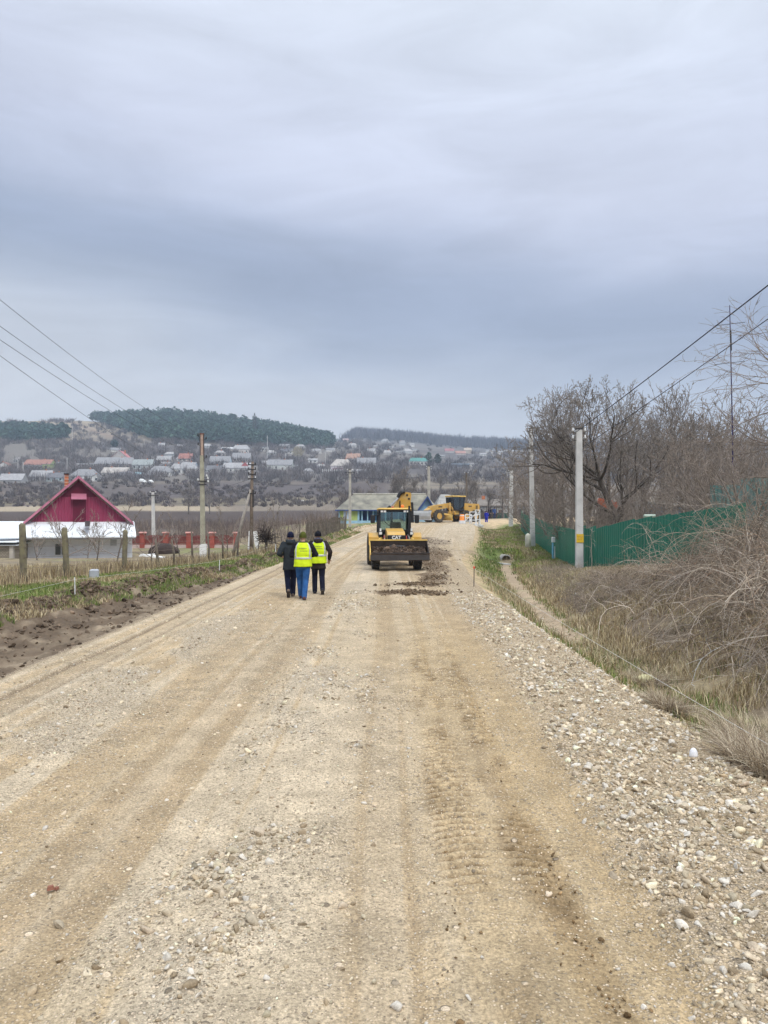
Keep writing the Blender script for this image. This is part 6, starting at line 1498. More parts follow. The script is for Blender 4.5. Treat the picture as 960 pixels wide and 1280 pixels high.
# ------------------------------------------------------------------ backhoe loader
YEL = mat('machine_yellow', (.66, .35, .03), .45, .12, 3.0, .12, 25, spec=.4, dirt=(.50, .34, .13)); YELD = mat('dusty_yellow', (.66, .44, .12), .7, .2, 2.5); BLK = mat('machine_black', (.022, .022, .024), .5, .2, 4); TYRE = mat('tyre_rubber', (.030, .027, .025), .9, .3, 5, .3, 30, dirt=(.10, .085, .065)); STEELD = mat('worn_dark_steel', (.050, .036, .028), .75, .3, 4, .3, 18); CHROME = mat('chrome_rod', (.6, .6, .6), .2, .05, 4, metal=.9); GREYM = mat('machine_grey', (.22, .22, .22), .6, .2, 4)
CG = clear_glass('cab_glass', (.72, .82, .82)); LAMP = mat('lamp_glass', (.75, .75, .72), .15, .05, 5, spec=.7); ORG = mat('beacon_orange', (.85, .20, .03), .3, .05, 5)
def wheel(root, c, rad, w, rim_m, ax='x', lugs=18, name='wheel'):
    tl = name
    prof = [(rad * .52, -w * .42), (rad * .80, -w * .5), (rad * .95, -w * .46), (rad, -w * .3), (rad, w * .3), (rad * .95, w * .46), (rad * .80, w * .5), (rad * .52, w * .42)]
    hub = MB().lathe([(rad * .12, -w * .36), (rad * .5, -w * .30), (rad * .56, -w * .40), (rad * .56, w * .40), (rad * .5, w * .30), (rad * .12, w * .36)], c, ax, 20).build(name, rim_m, root, False)
    t = MB().lathe(prof, c, ax, 28, False)
    for i in range(lugs):
        a = 2 * math.pi * i / lugs
        for s in (-1, 1):
            M = Matrix.Rotation(a + (s * math.pi / lugs / 2), 4, 'X' if ax == 'x' else 'Y')
            b = MB().box((s * w * .22, 0, rad + .012) if ax == 'x' else (0, s * w * .22, rad + .012), ((w * .46, rad * .10, .05) if ax == 'x' else (rad * .10, w * .46, .05)), rot('Z', 25 * s))
            b.xform(Matrix.Translation(c) @ M); t.add(b.v, b.f)
    t.build('tyre', TYRE, hub)
    return hub
def backhoe():
    bx, by = .57, 31.6
    root = empty('backhoe_loader', (bx, by, g(bx, by) + .01), R(3.2), 'yellow backhoe loader facing the camera with soil in its front bucket', 'digger')
    for s in (-1, 1):
        wheel(root, (-.06 + s * .86, 0, .49), .47, .34, YEL); wheel(root, (-.04 + s * .92, 2.35, .70), .69, .44, YEL)
    MB().bevbox((-.05, 1.2, .78), (.72, 3.2, .42), .05).build('chassis', BLK, root)
    MB().bbox((-.75, -.08, .43), (.65, .08, .58)).build('front_axle', YELD, root)
    # hood, grille, lettering
    hd = MB().prism([(.12, 1.10), (.12, 1.40), (.30, 1.52), (1.55, 1.66), (1.55, 1.0), (.16, 1.0)], -.42, .31, 'x').build('hood', YEL, root)
    gr = MB().bevbox((-.055, .10, 1.24), (.74, .10, .31), .03).build('grille', BLK, hd)
    for i in range(5): MB().bbox((-.38, .035, 1.10 + i * .03), (.27, .05, 1.112 + i * .03)).build('grille_bar', GREYM, gr) if i < 3 else None
    fc = bpy.data.curves.new('badge', 'FONT'); fc.body = 'CAT'; fc.size = .19; fc.extrude = .006; fc.align_x = 'CENTER'; fc.offset = .008
    fo = bpy.data.objects.new('tmp', fc); COL.objects.link(fo); bpy.context.view_layer.update()
    fm = bpy.data.meshes.new_from_object(fo.evaluated_get(bpy.context.evaluated_depsgraph_get())); bpy.data.objects.remove(fo)
    fm.transform(Matrix.Translation((-.055, .035, 1.235)) @ Matrix.Rotation(R(90), 4, 'X')); link('badge_lettering', fm, TRIM, gr)
    # cab
    yc0, yc1 = 1.6, 3.1; cx = -.02; hw = .66
    cab = MB()
    for sx in (-1, 1):
        for yy in (yc0, yc1): cab.tube([(cx + sx * hw, yy, .95), (cx + sx * hw * 1.0, yy, 1.6), (cx + sx * hw * .98, yy + (.06 if yy == yc0 else -.04), 2.42)], .052, 6)
        cab.bbox((cx + sx * hw - .04, yc0, .9), (cx + sx * hw + .04, yc1, 1.3)); cab.bbox((cx + sx * hw - .035, yc0, 2.36), (cx + sx * hw + .035, yc1, 2.43))
    cab.bbox((cx - hw, yc0 - .03, 1.5), (cx + hw, yc0 + .03, 1.6)); cab.bbox((cx - hw, yc0 + .03, 2.36), (cx + hw, yc0 + .1, 2.44)); cab.bbox((cx - hw, yc1 - .05, .9), (cx + hw, yc1, 1.5)); cab.bbox((cx - hw, yc0, .9), (cx + hw, yc1, .96))
    cb = cab.build('cab', BLK, root)
    MB().bbox((cx - hw + .05, yc0 + .012, 1.6), (cx + hw - .05, yc0 + .022, 2.37)).build('windscreen', CG, cb)
    MB().bbox((cx - hw + .05, yc1 - .03, 1.5), (cx + hw - .05, yc1 - .02, 2.37)).build('rear_window', CG, cb)
    for sx in (-1, 1): MB().bbox((cx + sx * hw - .006, yc0 + .06, 1.3), (cx + sx * hw + .006, yc1 - .06, 2.36)).build('side_window', CG, cb)
    MB().tube([(cx - .44, yc0 - .03, 1.95), (cx - .05, yc0 - .03, 1.62)], .014, 5).build('wiper', BLK, cb)
    MB().bevbox((cx + .1, 2.5, 1.55), (.5, .16, .75), .05).bevbox((cx + .1, 2.25, 1.25), (.5, .5, .16), .05).build('seat', BLK, cb)
    sw = MB().tube([(cx, 1.95, 1.3), (cx, 2.02, 1.62)], .03, 6); sw.lathe([(.2, -.015), (.215, 0), (.2, .015), (.185, 0)], (cx, 2.02, 1.64), 'z', 16, False).build('steering_wheel', BLK, cb)
    MB().bbox((cx - .16, 1.9, 1.55), (cx - .06, 1.95, 2.4)).build('inner_post', BLK, cb)
    MB().bevbox((cx, 2.33, 2.49), (1.42, 1.75, .10), .04).build('roof', YELD, cb)
    MB().bbox((cx - .70, yc0 - .13, 2.43), (cx + .70, yc0 + .0, 2.455)).build('roof_visor', BLK, cb)
    for p_ in (-.56, -.43, .43, .56): MB().box((cx + p_, yc0 - .1, 2.385), (.10, .05, .075)).build('work_light', LAMP, cb)
    MB().lathe([(.07, 0), (.075, .08), (.05, .14), (.01, .15)], (cx + .40, 2.4, 2.54), 'z', 12).build('beacon', ORG, root, True)
    MB().lathe([(.05, 0), (.055, .05), (.02, .08)], (cx - .02, 2.6, 2.54), 'z', 10).build('roof_lamp', mat('red_lens', (.45, .05, .03), .3, .05, 4), root, True)
    for sx in (-1, 1):
        mr = MB().tube([(cx + sx * .68, 1.62, 2.25), (cx + sx * .92, 1.5, 2.2)], .018, 5).bevbox((cx + sx * .95, 1.5, 2.06), (.2, .07, .36), .03).build('mirror', BLK, root)
    MB().tube([(.56, 1.2, 1.3), (.57, 1.2, 2.0), (.58, 1.24, 2.62)], [.05, .045, .045], 8).build('exhaust_pipe', BLK, root)
    for sx in (-1, 1):
        MB().tube([(sx * .62, 1.35, 1.2), (sx * .70, .95, 1.12), (sx * .72, .4, .92), (sx * .72, -.12, .66)], [(.06, .12), (.07, .15), (.065, .14), (.06, .11)], 8).build('loader_arm', YELD, root)
        MB().tube([(sx * .62, 1.3, 1.02), (sx * .70, .5, .92)], .045, 8).build('lift_cylinder', GREYM, root); MB().tube([(sx * .50, .95, 1.38), (sx * .52, .15, 1.12)], .035, 8).build('tilt_cylinder', CHROME, root)
        t_ = MB().tube([(sx * .66, 1.2, 1.0), (sx * .66, 1.15, 1.55)], .05, 6).bevbox((sx * .66, 1.08, 1.45), (.16, .12, .14), .02).build('headlight_post', BLK, root)
        MB().bbox((sx * .66 - .06, 1.0, 1.40), (sx * .66 + .06, 1.018, 1.51)).build('headlight', LAMP, t_); MB().box((sx * .66, 1.1, 1.6), (.07, .07, .12)).build('indicator', LAMP, t_)
        MB().tube([(sx * (.93), 1.55, 1.0), (sx * .93, 1.75, 1.38), (sx * .93, 2.3, 1.52), (sx * .93, 2.95, 1.42), (sx * .93, 3.15, 1.2)], [(.04, .27)] * 5, 4).build('fender', YEL, root) if False else MB().prism([(1.5, .95), (1.56, 1.28), (1.8, 1.46), (2.9, 1.46), (3.12, 1.3), (3.12, 1.2), (2.85, 1.38), (1.84, 1.38), (1.64, 1.22), (1.58, .95)], sx * .70, sx * 1.14, 'x').build('fender', YEL, root)
    for i, x_ in enumerate((-.52, -.42, .40, .47)): MB().tube([(x_, 1.0, .9), (x_ * 1.02, .7, 1.35), (x_, .3, 1.15)], .018, 5).build('hydraulic_hose', BLK if i % 2 else mat('red_hose', (.40, .06, .05), .6, .1, 4), root)
    # bucket
    W = 1.15; outer = [(-1.16, .70), (-1.10, .44), (-.98, .40), (-.45, .38), (-.20, .50), (-.13, .79), (-.22, 1.19)]; inner = [(-.245, 1.18), (-.165, .80), (-.23, .54), (-.46, .42), (-.96, .44), (-1.06, .47), (-1.125, .69)]
    bk = MB().prism(outer + inner, -W, W, 'x').build('bucket', STEELD, root)
    for sx in (-1, 1): MB().prism(outer, sx * W, sx * (W + .03), 'x').build('side_plate', YELD if sx < 0 else STEELD, bk)
    MB().bbox((-W - .035, -.27, 1.175), (W + .035, -.15, 1.23)).build('top_edge', YELD, bk)
    MB().box((0, -1.145, .58), (2 * W + .05, .025, .30), rot('X', -13)).build('cutting_edge', mat('dark_blade_steel', (.036, .030, .027), .6, .25, 5), bk)
    MB().bbox((-.55, -.14, .55), (.5, .0, .88)).build('bucket_bracket', STEELD, bk)
    # rear digging arm, folded and swung to the side behind the cab
    D2 = 36.3; k2 = D2 / F; yl = D2 - by; zg = g(bx, by)
    def bp(zx, zy): return (((455 + zx / 10.67) - 480) * k2 - bx + .056 * yl, CAMZ + (HY - (605 + zy / 10.67)) * k2 - zg)
    poly = [bp(*q) for q in ((360, 355), (400, 290), (470, 195), (512, 122), (540, 108), (622, 118), (634, 150), (622, 250), (632, 360))]
    MB().prism([poly[i] for i in (0, 1, 2, 3, 4, 5, 6, 7, 8)], yl, yl + .34, 'y').build('boom', YEL, root)
    hs = [bp(*q) for q in ((452, 182), (470, 145), (500, 112), (545, 105))]
    MB().tube([(p[0], yl - .06, p[1]) for p in hs], .085, 8).build('boom_hose', BLK, root)
    a_, b_ = bp(325, 325), bp(470, 182); MB().tube([(a_[0], yl - .05, a_[1]), (b_[0], yl - .05, b_[1])], .045, 8).build('boom_cylinder', CHROME, root)
    a_, b_ = bp(300, 345), bp(352, 300); MB().tube([(a_[0], yl - .05, a_[1]), (b_[0], yl - .05, b_[1])], .07, 8).build('cylinder_end', BLK, root)
    a_, b_ = bp(480, 330), bp(478, 225); MB().tube([(a_[0], yl - .05, a_[1]), (b_[0], yl - .05, b_[1])], .03, 6).build('boom_pipe', BLK, root)
    a_, b_ = bp(645, 520), bp(640, 245); MB().prism([(a_[0] - .09, a_[1]), (a_[0] + .09, a_[1]), (b_[0] + .07, b_[1]), (b_[0] - .07, b_[1])], yl + .1, yl + .4, 'y').build('dipper_arm', BLK, root)
    MB().bevbox((0, 3.75, .85), (1.5, .7, .5), .06).build('rear_frame', YEL, root); MB().bevbox((-.0, yl - .1, 1.1), (.6, .7, .9), .06).build('swing_post', YEL, root)
    for q in ((575, 150), (600, 200)):
        c_ = bp(*q); MB().lathe([(.05, -.02), (.05, .02)], (c_[0], yl - .01, c_[1]), 'y', 10).build('pivot_pin', BLK, root)
    # the load
    rg = np.random.default_rng(12); n = 900; X_ = rg.uniform(-1.08, 1.08, n); t = rg.random(n); Y_ = -1.0 + t * .70; Z_ = .57 + .30 * t ** 1.5 + .08 * np.exp(-(X_ / .6) ** 2) + rg.normal(0, .025, n)
    V0, F0 = ico(1); V = []; Fc = []
    for i in range(n):
        s_ = math.exp(rg.normal(math.log(.045), .45)); V.append(V0 * rg.uniform(.7, 1.2, (len(V0), 1)) * s_ + [X_[i] * .99, Y_[i], Z_[i]]); Fc.append(F0 + i * len(V0))
    V = np.concatenate(V); V[:, 0] = np.clip(V[:, 0], -1.13, 1.13)
    Mx = Matrix.Translation(root.location) @ Matrix.Rotation(R(3.2), 4, 'Z')
    me = np_mesh('soil_heap', V, [np.concatenate(Fc)]); setcol(me, np.repeat(C_(.065, .045, .032)[None] * np.exp(rg.normal(0, .4, (n, 1))), len(V0), 0)); me.transform(Mx)
    tag(link('soil_heap', me, MATS['clod_soil']), 'heap of dark brown soil filling the loader bucket', 'soil', None, 'stuff')
backhoe()

# ------------------------------------------------------------------ motor grader
def grader():
    D = 96.; x0 = (542 - CX) * D / F; z0 = 1.62
    root = empty('motor_grader', (x0, D, z0), R(36), 'yellow motor grader standing across the crossing with a grey front blade', 'grader')
    for sy in (-1, 1):
        wheel(root, (.0, sy * 1.0, .78), .78, .42, YEL, 'y', 16)
        for x_ in (4.5, 6.1): wheel(root, (x_, sy * 1.0, .75), .75, .42, YEL, 'y', 16)
    MB().tube([(0, -1, .78), (0, 1, .78)], .14, 8).bbox((-.3, -.35, .7), (.3, .35, 1.3)).build('front_axle', YEL, root)
    # arched main frame
    MB().prism([(-.75, 1.15), (-.75, 1.95), (.2, 2.15), (2.4, 2.42), (3.0, 2.2), (3.3, 1.3), (2.9, 1.2), (2.4, 1.85), (.8, 1.62), (.3, 1.2)], -.24, .24, 'y').build('main_frame', YEL, root)
    MB().bevbox((3.3, 0, 1.25), (1.2, .9, .55), .05).build('articulation', YELD, root)
    # front blade on its bracket
    cv = [(-1.75, .30), (-1.95, .42), (-2.02, .75), (-1.95, 1.15), (-1.8, 1.42), (-1.72, 1.40), (-1.85, 1.13), (-1.92, .75), (-1.86, .46), (-1.70, .36)]
    bl = MB().prism(cv, -1.75, 1.75, 'y').build('front_blade', mat('pale_grey_blade', (.42, .42, .41), .5, .15, 2), root)
    MB().box((-1.86, 0, .36), (.10, 3.54, .16), rot('Y', 25)).build('cutting_edge', mat('bright_blade_edge', (.62, .62, .60), .35, .1, 3, metal=.5), bl)
    MB().bbox((-1.8, -1.75, 1.40), (-1.68, 1.75, 1.48)).build('blade_rib', GREYM, bl)
    MB().prism([(-1.8, .6), (-1.8, 1.2), (-.6, 1.9), (-.6, 1.0)], -.4, .4, 'y').build('blade_bracket', YEL, root)
    for sy in (-1, 1): MB().tube([(-1.75, sy * .45, 1.1), (-.6, sy * .3, 1.75)], .07, 8).build('blade_cylinder', CHROME, root)
    # circle, moldboard and lift rams
    MB().lathe([(.75, .88), (.85, .9), (.85, 1.02), (.75, 1.04)], (1.9, 0, 0), 'z', 22).build('turning_circle', YELD, root)
    MB().tube([(.1, 0, 1.15), (1.9, -.6, 1.0)], .09, 6).tube([(.1, 0, 1.15), (1.9, .6, 1.0)], .09, 6).build('drawbar', YEL, root)
    MB().prism([(1.75, .22), (1.62, .4), (1.60, .62), (1.70, .88), (1.78, .86), (1.70, .62), (1.72, .42), (1.82, .26)], -1.6, 1.6, 'y').build('moldboard', YELD, root)
    for sy in (-1, 1): MB().tube([(2.2, sy * .55, 2.45), (1.95, sy * .85, 1.05)], [.11, .07], 8).build('lift_cylinder', YEL if sy < 0 else CHROME, root)
    MB().tube([(2.5, -.45, 2.0), (3.0, -.75, .95)], .10, 8).build('side_brace', YEL, root)
    # cab
    cb = MB()
    for sy in (-1, 1):
        for p in ([(2.75, 1.55), (2.65, 3.15)], [(3.75, 1.35), (3.8, 3.2)], [(4.45, 2.0), (4.5, 3.2)]): cb.tube([(p[0][0], sy * .68, p[0][1]), (p[1][0], sy * .68, p[1][1])], .065, 6)
        cb.bbox((2.7, sy * .68 - .04, 1.5), (4.45, sy * .68 + .04, 1.72))
    cb.bbox((2.65, -.7, 1.45), (4.45, .7, 1.56))
    c = cb.build('cab', BLK, root)
    MB().bevbox((3.6, 0, 3.28), (2.25, 1.6, .16), .05).build('roof', YELD, c)
    MB().bbox((2.70, -.64, 1.75), (2.73, .64, 3.15)).build('windscreen', CG, c)
    for sy in (-1, 1):
        MB().prism([(2.75, 1.72), (2.68, 3.15), (3.72, 3.15), (3.70, 1.72)], sy * .675, sy * .685, 'y').build('side_window', CG, c); MB().prism([(3.82, 1.72), (3.84, 3.15), (4.42, 3.15), (4.4, 2.0)], sy * .675, sy * .685, 'y').build('rear_side_window', glass('tinted_glass', (.012, .02, .025), .08), c)
    MB().bbox((3.75, -.66, 1.6), (3.78, .66, 3.1)).build('cab_partition', BLK, c); MB().bevbox((3.4, 0, 2.0), (.5, .5, .9), .06).build('seat', BLK, c)
    MB().tube([(2.9, .0, 1.6), (2.8, .0, 2.3)], .07, 6).build('steering_column', BLK, c)
    # engine housing
    en = MB().prism([(4.5, 1.25), (4.5, 2.42), (7.0, 2.35), (7.15, 2.1), (7.05, 1.35), (6.6, 1.15)], -.72, .72, 'y').build('engine_housing', YEL, root)
    for i in range(4): MB().bbox((6.45 + i * .09, -.735, 1.65), (6.50 + i * .09, -.722, 2.15)).build('side_vent', BLK, en)
    MB().bbox((5.2, -.735, 1.95), (5.75, -.722, 2.12)).build('side_marking', mat('dark_decal', (.10, .06, .03), .6, .1, 4), en)
    MB().tube([(5.0, .3, 2.4), (5.0, .3, 3.0)], .06, 8).build('exhaust_pipe', BLK, en)
    MB().bbox((4.0, -.45, .75), (6.8, .45, 1.22)).build('rear_frame', GREYM, root); MB().bevbox((7.1, 0, 1.15), (.3, 1.4, .5), .05).build('rear_bumper', GREYM, root)
    MB().bbox((.6, -.252, 1.85), (1.2, -.243, 2.02)).build('frame_marking', mat('dark_decal', (.10, .06, .03)), root)
grader()
# white barriers and barrel by the trench
WHT = mat('white_paint', (.74, .75, .76), .6, .06, 5)
for i, (px, D, h, w, lab, a) in enumerate(((585.5, 91, 1.25, .75, 'low white steel barrier left of the three by the grader', 10), (591.5, 90, 1.55, .8, 'tallest white steel barrier with crossed rails, middle of three', -6), (597, 89, 1.75, .55, 'narrow white steel barrier nearest the trench', 14))):
    x_ = (px - CX) * D / F; root = empty('steel_barrier', (x_, D, CAMZ + (HY - 656) * D / F), R(a), lab, 'barrier', 'white barriers by the trench')
    for s in (-1, 1): MB().tube([(s * w * .5, 0, 0), (s * w * .5, 0, h)], .055, 6).build('post', WHT, root)
    for z_ in (h * .35, h * .68, h * .97): MB().tube([(-w * .5, 0, z_), (w * .5, 0, z_)], .045, 6).build('rail', WHT, root)
    MB().tube([(-w * .5, .03, h * .35), (w * .5, .03, h * .95)], .04, 6).build('brace', WHT, root)
    for s in (-1, 1): MB().bbox((s * w * .5 - .12, -.35, -.15), (s * w * .5 + .12, .35, .03)).build('foot', WHT, root)
x_ = (577.5 - CX) * 92 / F
root = empty('traffic_barrel', (x_, 92, CAMZ + (HY - 655) * 92 / F), 0, 'orange and white traffic barrel left of the white barriers', 'barrel')
MB().lathe([(.34, -.1), (.33, .40), (.30, .46), (.27, 1.1), (.2, 1.16)], (0, 0, 0), 'z', 14).build('body', mat('barrel_orange', (.80, .26, .04), .5, .08, 4), root, True); MB().lathe([(.37, 0), (.345, .34), (.335, .42)], (0, 0, 0), 'z', 14, False).build('white_band', WHT, root); MB().lathe([(.285, .95), (.282, 1.05)], (0, 0, 0), 'z', 14, False).build('reflective_band', WHT, root)
o = MB().box((0, 0, 0), (3.2, 1.0, .3)).box((.9, .1, .2), (.8, .6, .14)).build('concrete_slab', CONCL); o.location = ((586 - CX) * 90 / F, 89.4, CAMZ + (HY - 657.5) * 90 / F); tag(o, 'pale concrete slab under the white barriers', 'slab')
o = MB().tube([(0, 0, -.5), (0, 0, .9)], .07, 7).build('marker_post', CONCL); o.location = ((598.5 - CX) * 86 / F, 86, CAMZ + (HY - 661) * 86 / F); tag(o, 'short pale post at the edge of the trench', 'post')

# ------------------------------------------------------------------ people
def bake(mb, voxel, smooth=3, name='tmp'):
    o = link('tmp', mb.mesh('tmp')); m = o.modifiers.new('r', 'REMESH'); m.mode = 'VOXEL'; m.voxel_size = voxel; m.use_smooth_shade = True
    s = o.modifiers.new('s', 'SMOOTH'); s.iterations = smooth; s.factor = .5
    bpy.context.view_layer.update()
    me = bpy.data.meshes.new_from_object(o.evaluated_get(bpy.context.evaluated_depsgraph_get()))
    bpy.data.objects.remove(o); me.name = name; return me
SKIN = mat('skin', (.46, .28, .20), .6, .1, 8)
def limb(mb, pts, rads, n=10):
    mb.tube(pts, rads, n)
    for p, r in zip(pts, rads):
        r = r if isinstance(r, (int, float)) else min(r); mb.ball(p, r * .99, 10, 7)
def person(label, x, y, rz, pose, jacket, trousers, shoes, hat, vest=False, hem=.80, voxel=.016, height=1.0, z=None, hood=None, shirt=None, group=None, lean=0.):
    root = empty('person', (x, y, g(x, y) if z is None else z), rz, label, 'person', group); root.scale = (height,) * 3
    V3 = Vector
    p = {k: V3(v) for k, v in pose.items()}
    hipL, hipR = V3((-.095, 0, .92)), V3((.095, 0, .92)); shL, shR = V3((-.185, .0, 1.42)), V3((.185, .0, 1.42))
    # body
    b = MB()
    b.tube([(0, 0, .84), (0, .0, .95), (0, .0, 1.1), (0, 0, 1.28), (0, 0, 1.42), (0, 0, 1.48)], [(.15, .10), (.165, .115), (.145, .10), (.165, .115), (.15, .09), (.07, .06)], 14)
    for h_, s in ((hipL, 'L'), (hipR, 'R')):
        limb(b, [h_, p['knee' + s], p['ankle' + s]], [.085, .058, .042]); an = p['ankle' + s]; limb(b, [an, an + V3((0, .07, -.05)), an + V3((0, .17, -.065))], [.042, .036, .025])
    for h_, s, sg in ((shL, 'L', -1), (shR, 'R', 1)):
        el, wr = p['elbow' + s], p['wrist' + s]; limb(b, [h_, el, wr], [.055, .042, .030]); d = (wr - el).normalized(); side = d.cross(V3((0, 0, 1)));
        side = (side if side.length > .1 else V3((1, 0, 0))).normalized(); nrm = side.cross(d)
        pm = wr + d * .055; b.box(pm, (.075, .10, .03), Matrix((side, d, nrm)).transposed())
        for q in range(4):
            r0 = wr + d * .095 + side * (.028 - .019 * q); L = (.068, .078, .072, .056)[q]
            limb(b, [r0, r0 + d * L * .5 - nrm * .012, r0 + d * L * .85 - nrm * .035], [.0095, .009, .008], 6)
        t0 = wr + d * .03 + side * .036; limb(b, [t0, t0 + side * .025 + d * .03 - nrm * .008, t0 + side * .03 + d * .06 - nrm * .018], [.012, .0105, .009], 6)
    nk, hc = p.get('neck', V3((0, .01, 1.50))), p.get('head', V3((0, .035, 1.63)))
    limb(b, [V3((0, 0, 1.43)), nk, hc - V3((0, .01, .05))], [.062, .055, .055]); b.ball(hc, (.075, .098, .115), 14, 10); b.ball(hc + V3((0, .04, -.055)), (.052, .055, .055), 10, 7)
    b.tube([hc + V3((0, .09, .015)), hc + V3((0, .118, -.025))], [.012, .018], 6)
    for s in (-1, 1): b.ball(hc + V3((s * .078, .0, -.012)), (.014, .022, .034), 8, 6); b.ball(hc + V3((s * .03, .086, .012)), .015, 8, 6)
    b.ball(hc + V3((0, .092, -.065)), (.026, .012, .010), 8, 6)
    link('body', bake(b, min(voxel, .011), 2, 'body'), SKIN, root)
    # trousers
    t = MB(); t.tube([(0, 0, .80), (0, 0, .92), (0, 0, 1.0)], [(.155, .115), (.175, .135), (.165, .125)], 14)
    for h_, s in ((hipL, 'L'), (hipR, 'R')):
        kn, an = p['knee' + s], p['ankle' + s]; mid = (kn + an) / 2 + V3((0, -.015, 0))
        limb(t, [h_, (h_ + kn) / 2 + V3((0, .01, 0)), kn, mid, an + V3((0, -.005, -.02))], [.105, .098, .080, .076, .070])
    o = link('trousers', bake(t, voxel, 2, 'trousers'), trousers, root)
    for s in 'LR':
        an = p['ankle' + s]; f = p.get('foot' + s, V3((0, 1, -.0))); f = f.normalized(); up = V3((1, 0, 0)).cross(f)
        M = Matrix((V3((1, 0, 0)), f, up)).transposed()
        sh = MB(); pr = [(-.075, .045, .0), (-.06, .085, .0), (.02, .09, .0), (.10, .06, .0), (.19, .04, 0), (.205, .02, 0)]
        for q in range(len(pr)): pass
        sh.tube([M @ V3((0, yy, -.045)) + an for yy in (-.085, -.06, .0, .08, .16, .20)], [(.03, .03), (.042, .045), (.045, .05), (.048, .042), (.044, .032), (.02, .018)], 10)
        so_ = link('shoe', bake(sh, .012, 1, 'shoe'), shoes, root)
        MB().prism([tuple((a_, b_)) for a_, b_ in ((-.035, -.08), (.035, -.08), (.048, .08), (.03, .205), (-.03, .205), (-.048, .08))], -.095, -.078, 'z').xform(Matrix.Translation(an) @ M.to_4x4()).build('sole', mat('shoe_sole', (.06, .05, .045), .9, .2, 8), so_)
    # jacket
    j = MB(); j.tube([(0, -.01, hem), (0, -.005, hem + .1), (0, 0, 1.05), (0, 0, 1.2), (0, -.005, 1.34), (0, -.005, 1.44), (0, 0, 1.50)], [(.215, .155), (.205, .15), (.19, .145), (.205, .155), (.21, .145), (.155, .11), (.085, .08)], 16)
    for h_, s in ((shL, 'L'), (shR, 'R')):
        el, wr = p['elbow' + s], p['wrist' + s]; limb(j, [h_ + V3((0, 0, -.015)), (h_ + el) / 2, el, (el + wr) / 2, wr + (el - wr) * .06], [.088, .078, .068, .062, .052])
    if hood is not None: j.ball((0, -.095, 1.47), (.125, .085, .075), 12, 8); j.tube([(-.1, -.03, 1.51), (-.07, -.1, 1.49), (.07, -.1, 1.49), (.1, -.03, 1.51)], .045, 8)
    jo = link('jacket', bake(j, voxel, 2, 'jacket'), jacket, root)
    if hood not in (None, True):
        c = MB(); c.tube([(-.085, .02, 1.50), (-.085, -.07, 1.50), (0, -.10, 1.50), (.085, -.07, 1.50), (.085, .02, 1.50)], .048, 8); c.ball((0, -.04, 1.52), (.085, .075, .06), 12, 8); link('scarf', bake(c, voxel, 2, 'scarf'), hood, root)
    # hat
    hm_ = MB(); hm_.tube([hc + V3((0, -.008, -.02)), hc + V3((0, -.008, .02)), hc + V3((0, -.012, .07)), hc + V3((0, -.015, .11)), hc + V3((0, -.02, .128))], [(.088, .112), (.092, .114), (.085, .104), (.055, .070), (.02, .025)], 16)
    hat_o = link('knit_hat', bake(hm_, .011, 2, 'knit_hat'), hat, root)
    MB().tube([hc + V3((0, -.008, -.03)), hc + V3((0, -.008, .012))], [(.094, .117), (.095, .118)], 18, False).build('brim', hat, hat_o, True)
    if vest:
        HV = mat('hi_vis_yellow', (.62, .80, .015), .7, .08, 9, .35, 14); RF = mat('reflective_grey', (.50, .52, .54), .4, .05, 9, spec=.6); INK = mat('grey_print', (.27, .36, .09), .8, .1, 9)
        zs = [.86, .95, 1.05, 1.2, 1.32, 1.40, 1.445, 1.475]; rx = [.232, .226, .216, .226, .228, .20, .165, .125]; ry = [.175, .17, .166, .176, .170, .150, .132, .115]
        def S(a, zz, o=0.):   # a: angle from straight back, positive to the right
            wr_ = .006 * math.sin(zz * 31 + a * 5) * math.cos(zz * 17 - a * 3)
            X_, Y_ = np.interp(zz, zs, rx) + o + wr_, np.interp(zz, zs, ry) + o + wr_; return (X_ * math.sin(a), -.006 - Y_ * math.cos(a), zz)
        def patch(name, a0, a1, z0_, z1_, o, m, par, na=24, nz=14, fn=None, th=.004):
            q = MB(); vs = []; fs = []
            for i in range(na + 1):
                for k in range(nz + 1):
                    a = a0 + (a1 - a0) * i / na; zz = z0_ + (z1_ - z0_) * k / nz
                    if fn: a, zz = fn(a, zz, i / na, k / nz)
                    vs.append(S(a, zz, o))
            for i in range(na):
                for k in range(nz): fs.append((i * (nz + 1) + k, (i + 1) * (nz + 1) + k, (i + 1) * (nz + 1) + k + 1, i * (nz + 1) + k + 1))
            q.add(vs, fs); ob = q.build(name, m, par, True); md = ob.modifiers.new('thickness', 'SOLIDIFY'); md.thickness = th; md.offset = 0; return ob
        # the back narrows into armholes above the waist
        arm = lambda a, zz, u, v: (a * np.interp(zz, [.86, 1.12, 1.24, 1.36, 1.475], [1, 1, .74, .70, .72]), zz)
        vb = patch('vest', -math.pi * .98, math.pi * .98, .86, 1.13, .0, HV, root, 56, 10)
        patch('back_panel', -1.9, 1.9, 1.13, 1.475, .0, HV, vb, 32, 16, arm)
        for s in (-1, 1): patch('front_panel', s * 2.0, s * 3.05, 1.13, 1.46, .0, HV, vb, 12, 14)
        patch('reflective_band', -math.pi * .97, math.pi * .97, 1.055, 1.105, .006, RF, vb, 56, 3)
        for s in (-1, 1):
            patch('reflective_brace', s * .80, s * 1.03, 1.105, 1.47, .006, RF, vb, 4, 14, lambda a, zz, u, v: (a * np.interp(zz, [1.1, 1.3, 1.47], [1, .98, 1.0]), zz))
        rnd2 = random.Random(int(x * 1000))
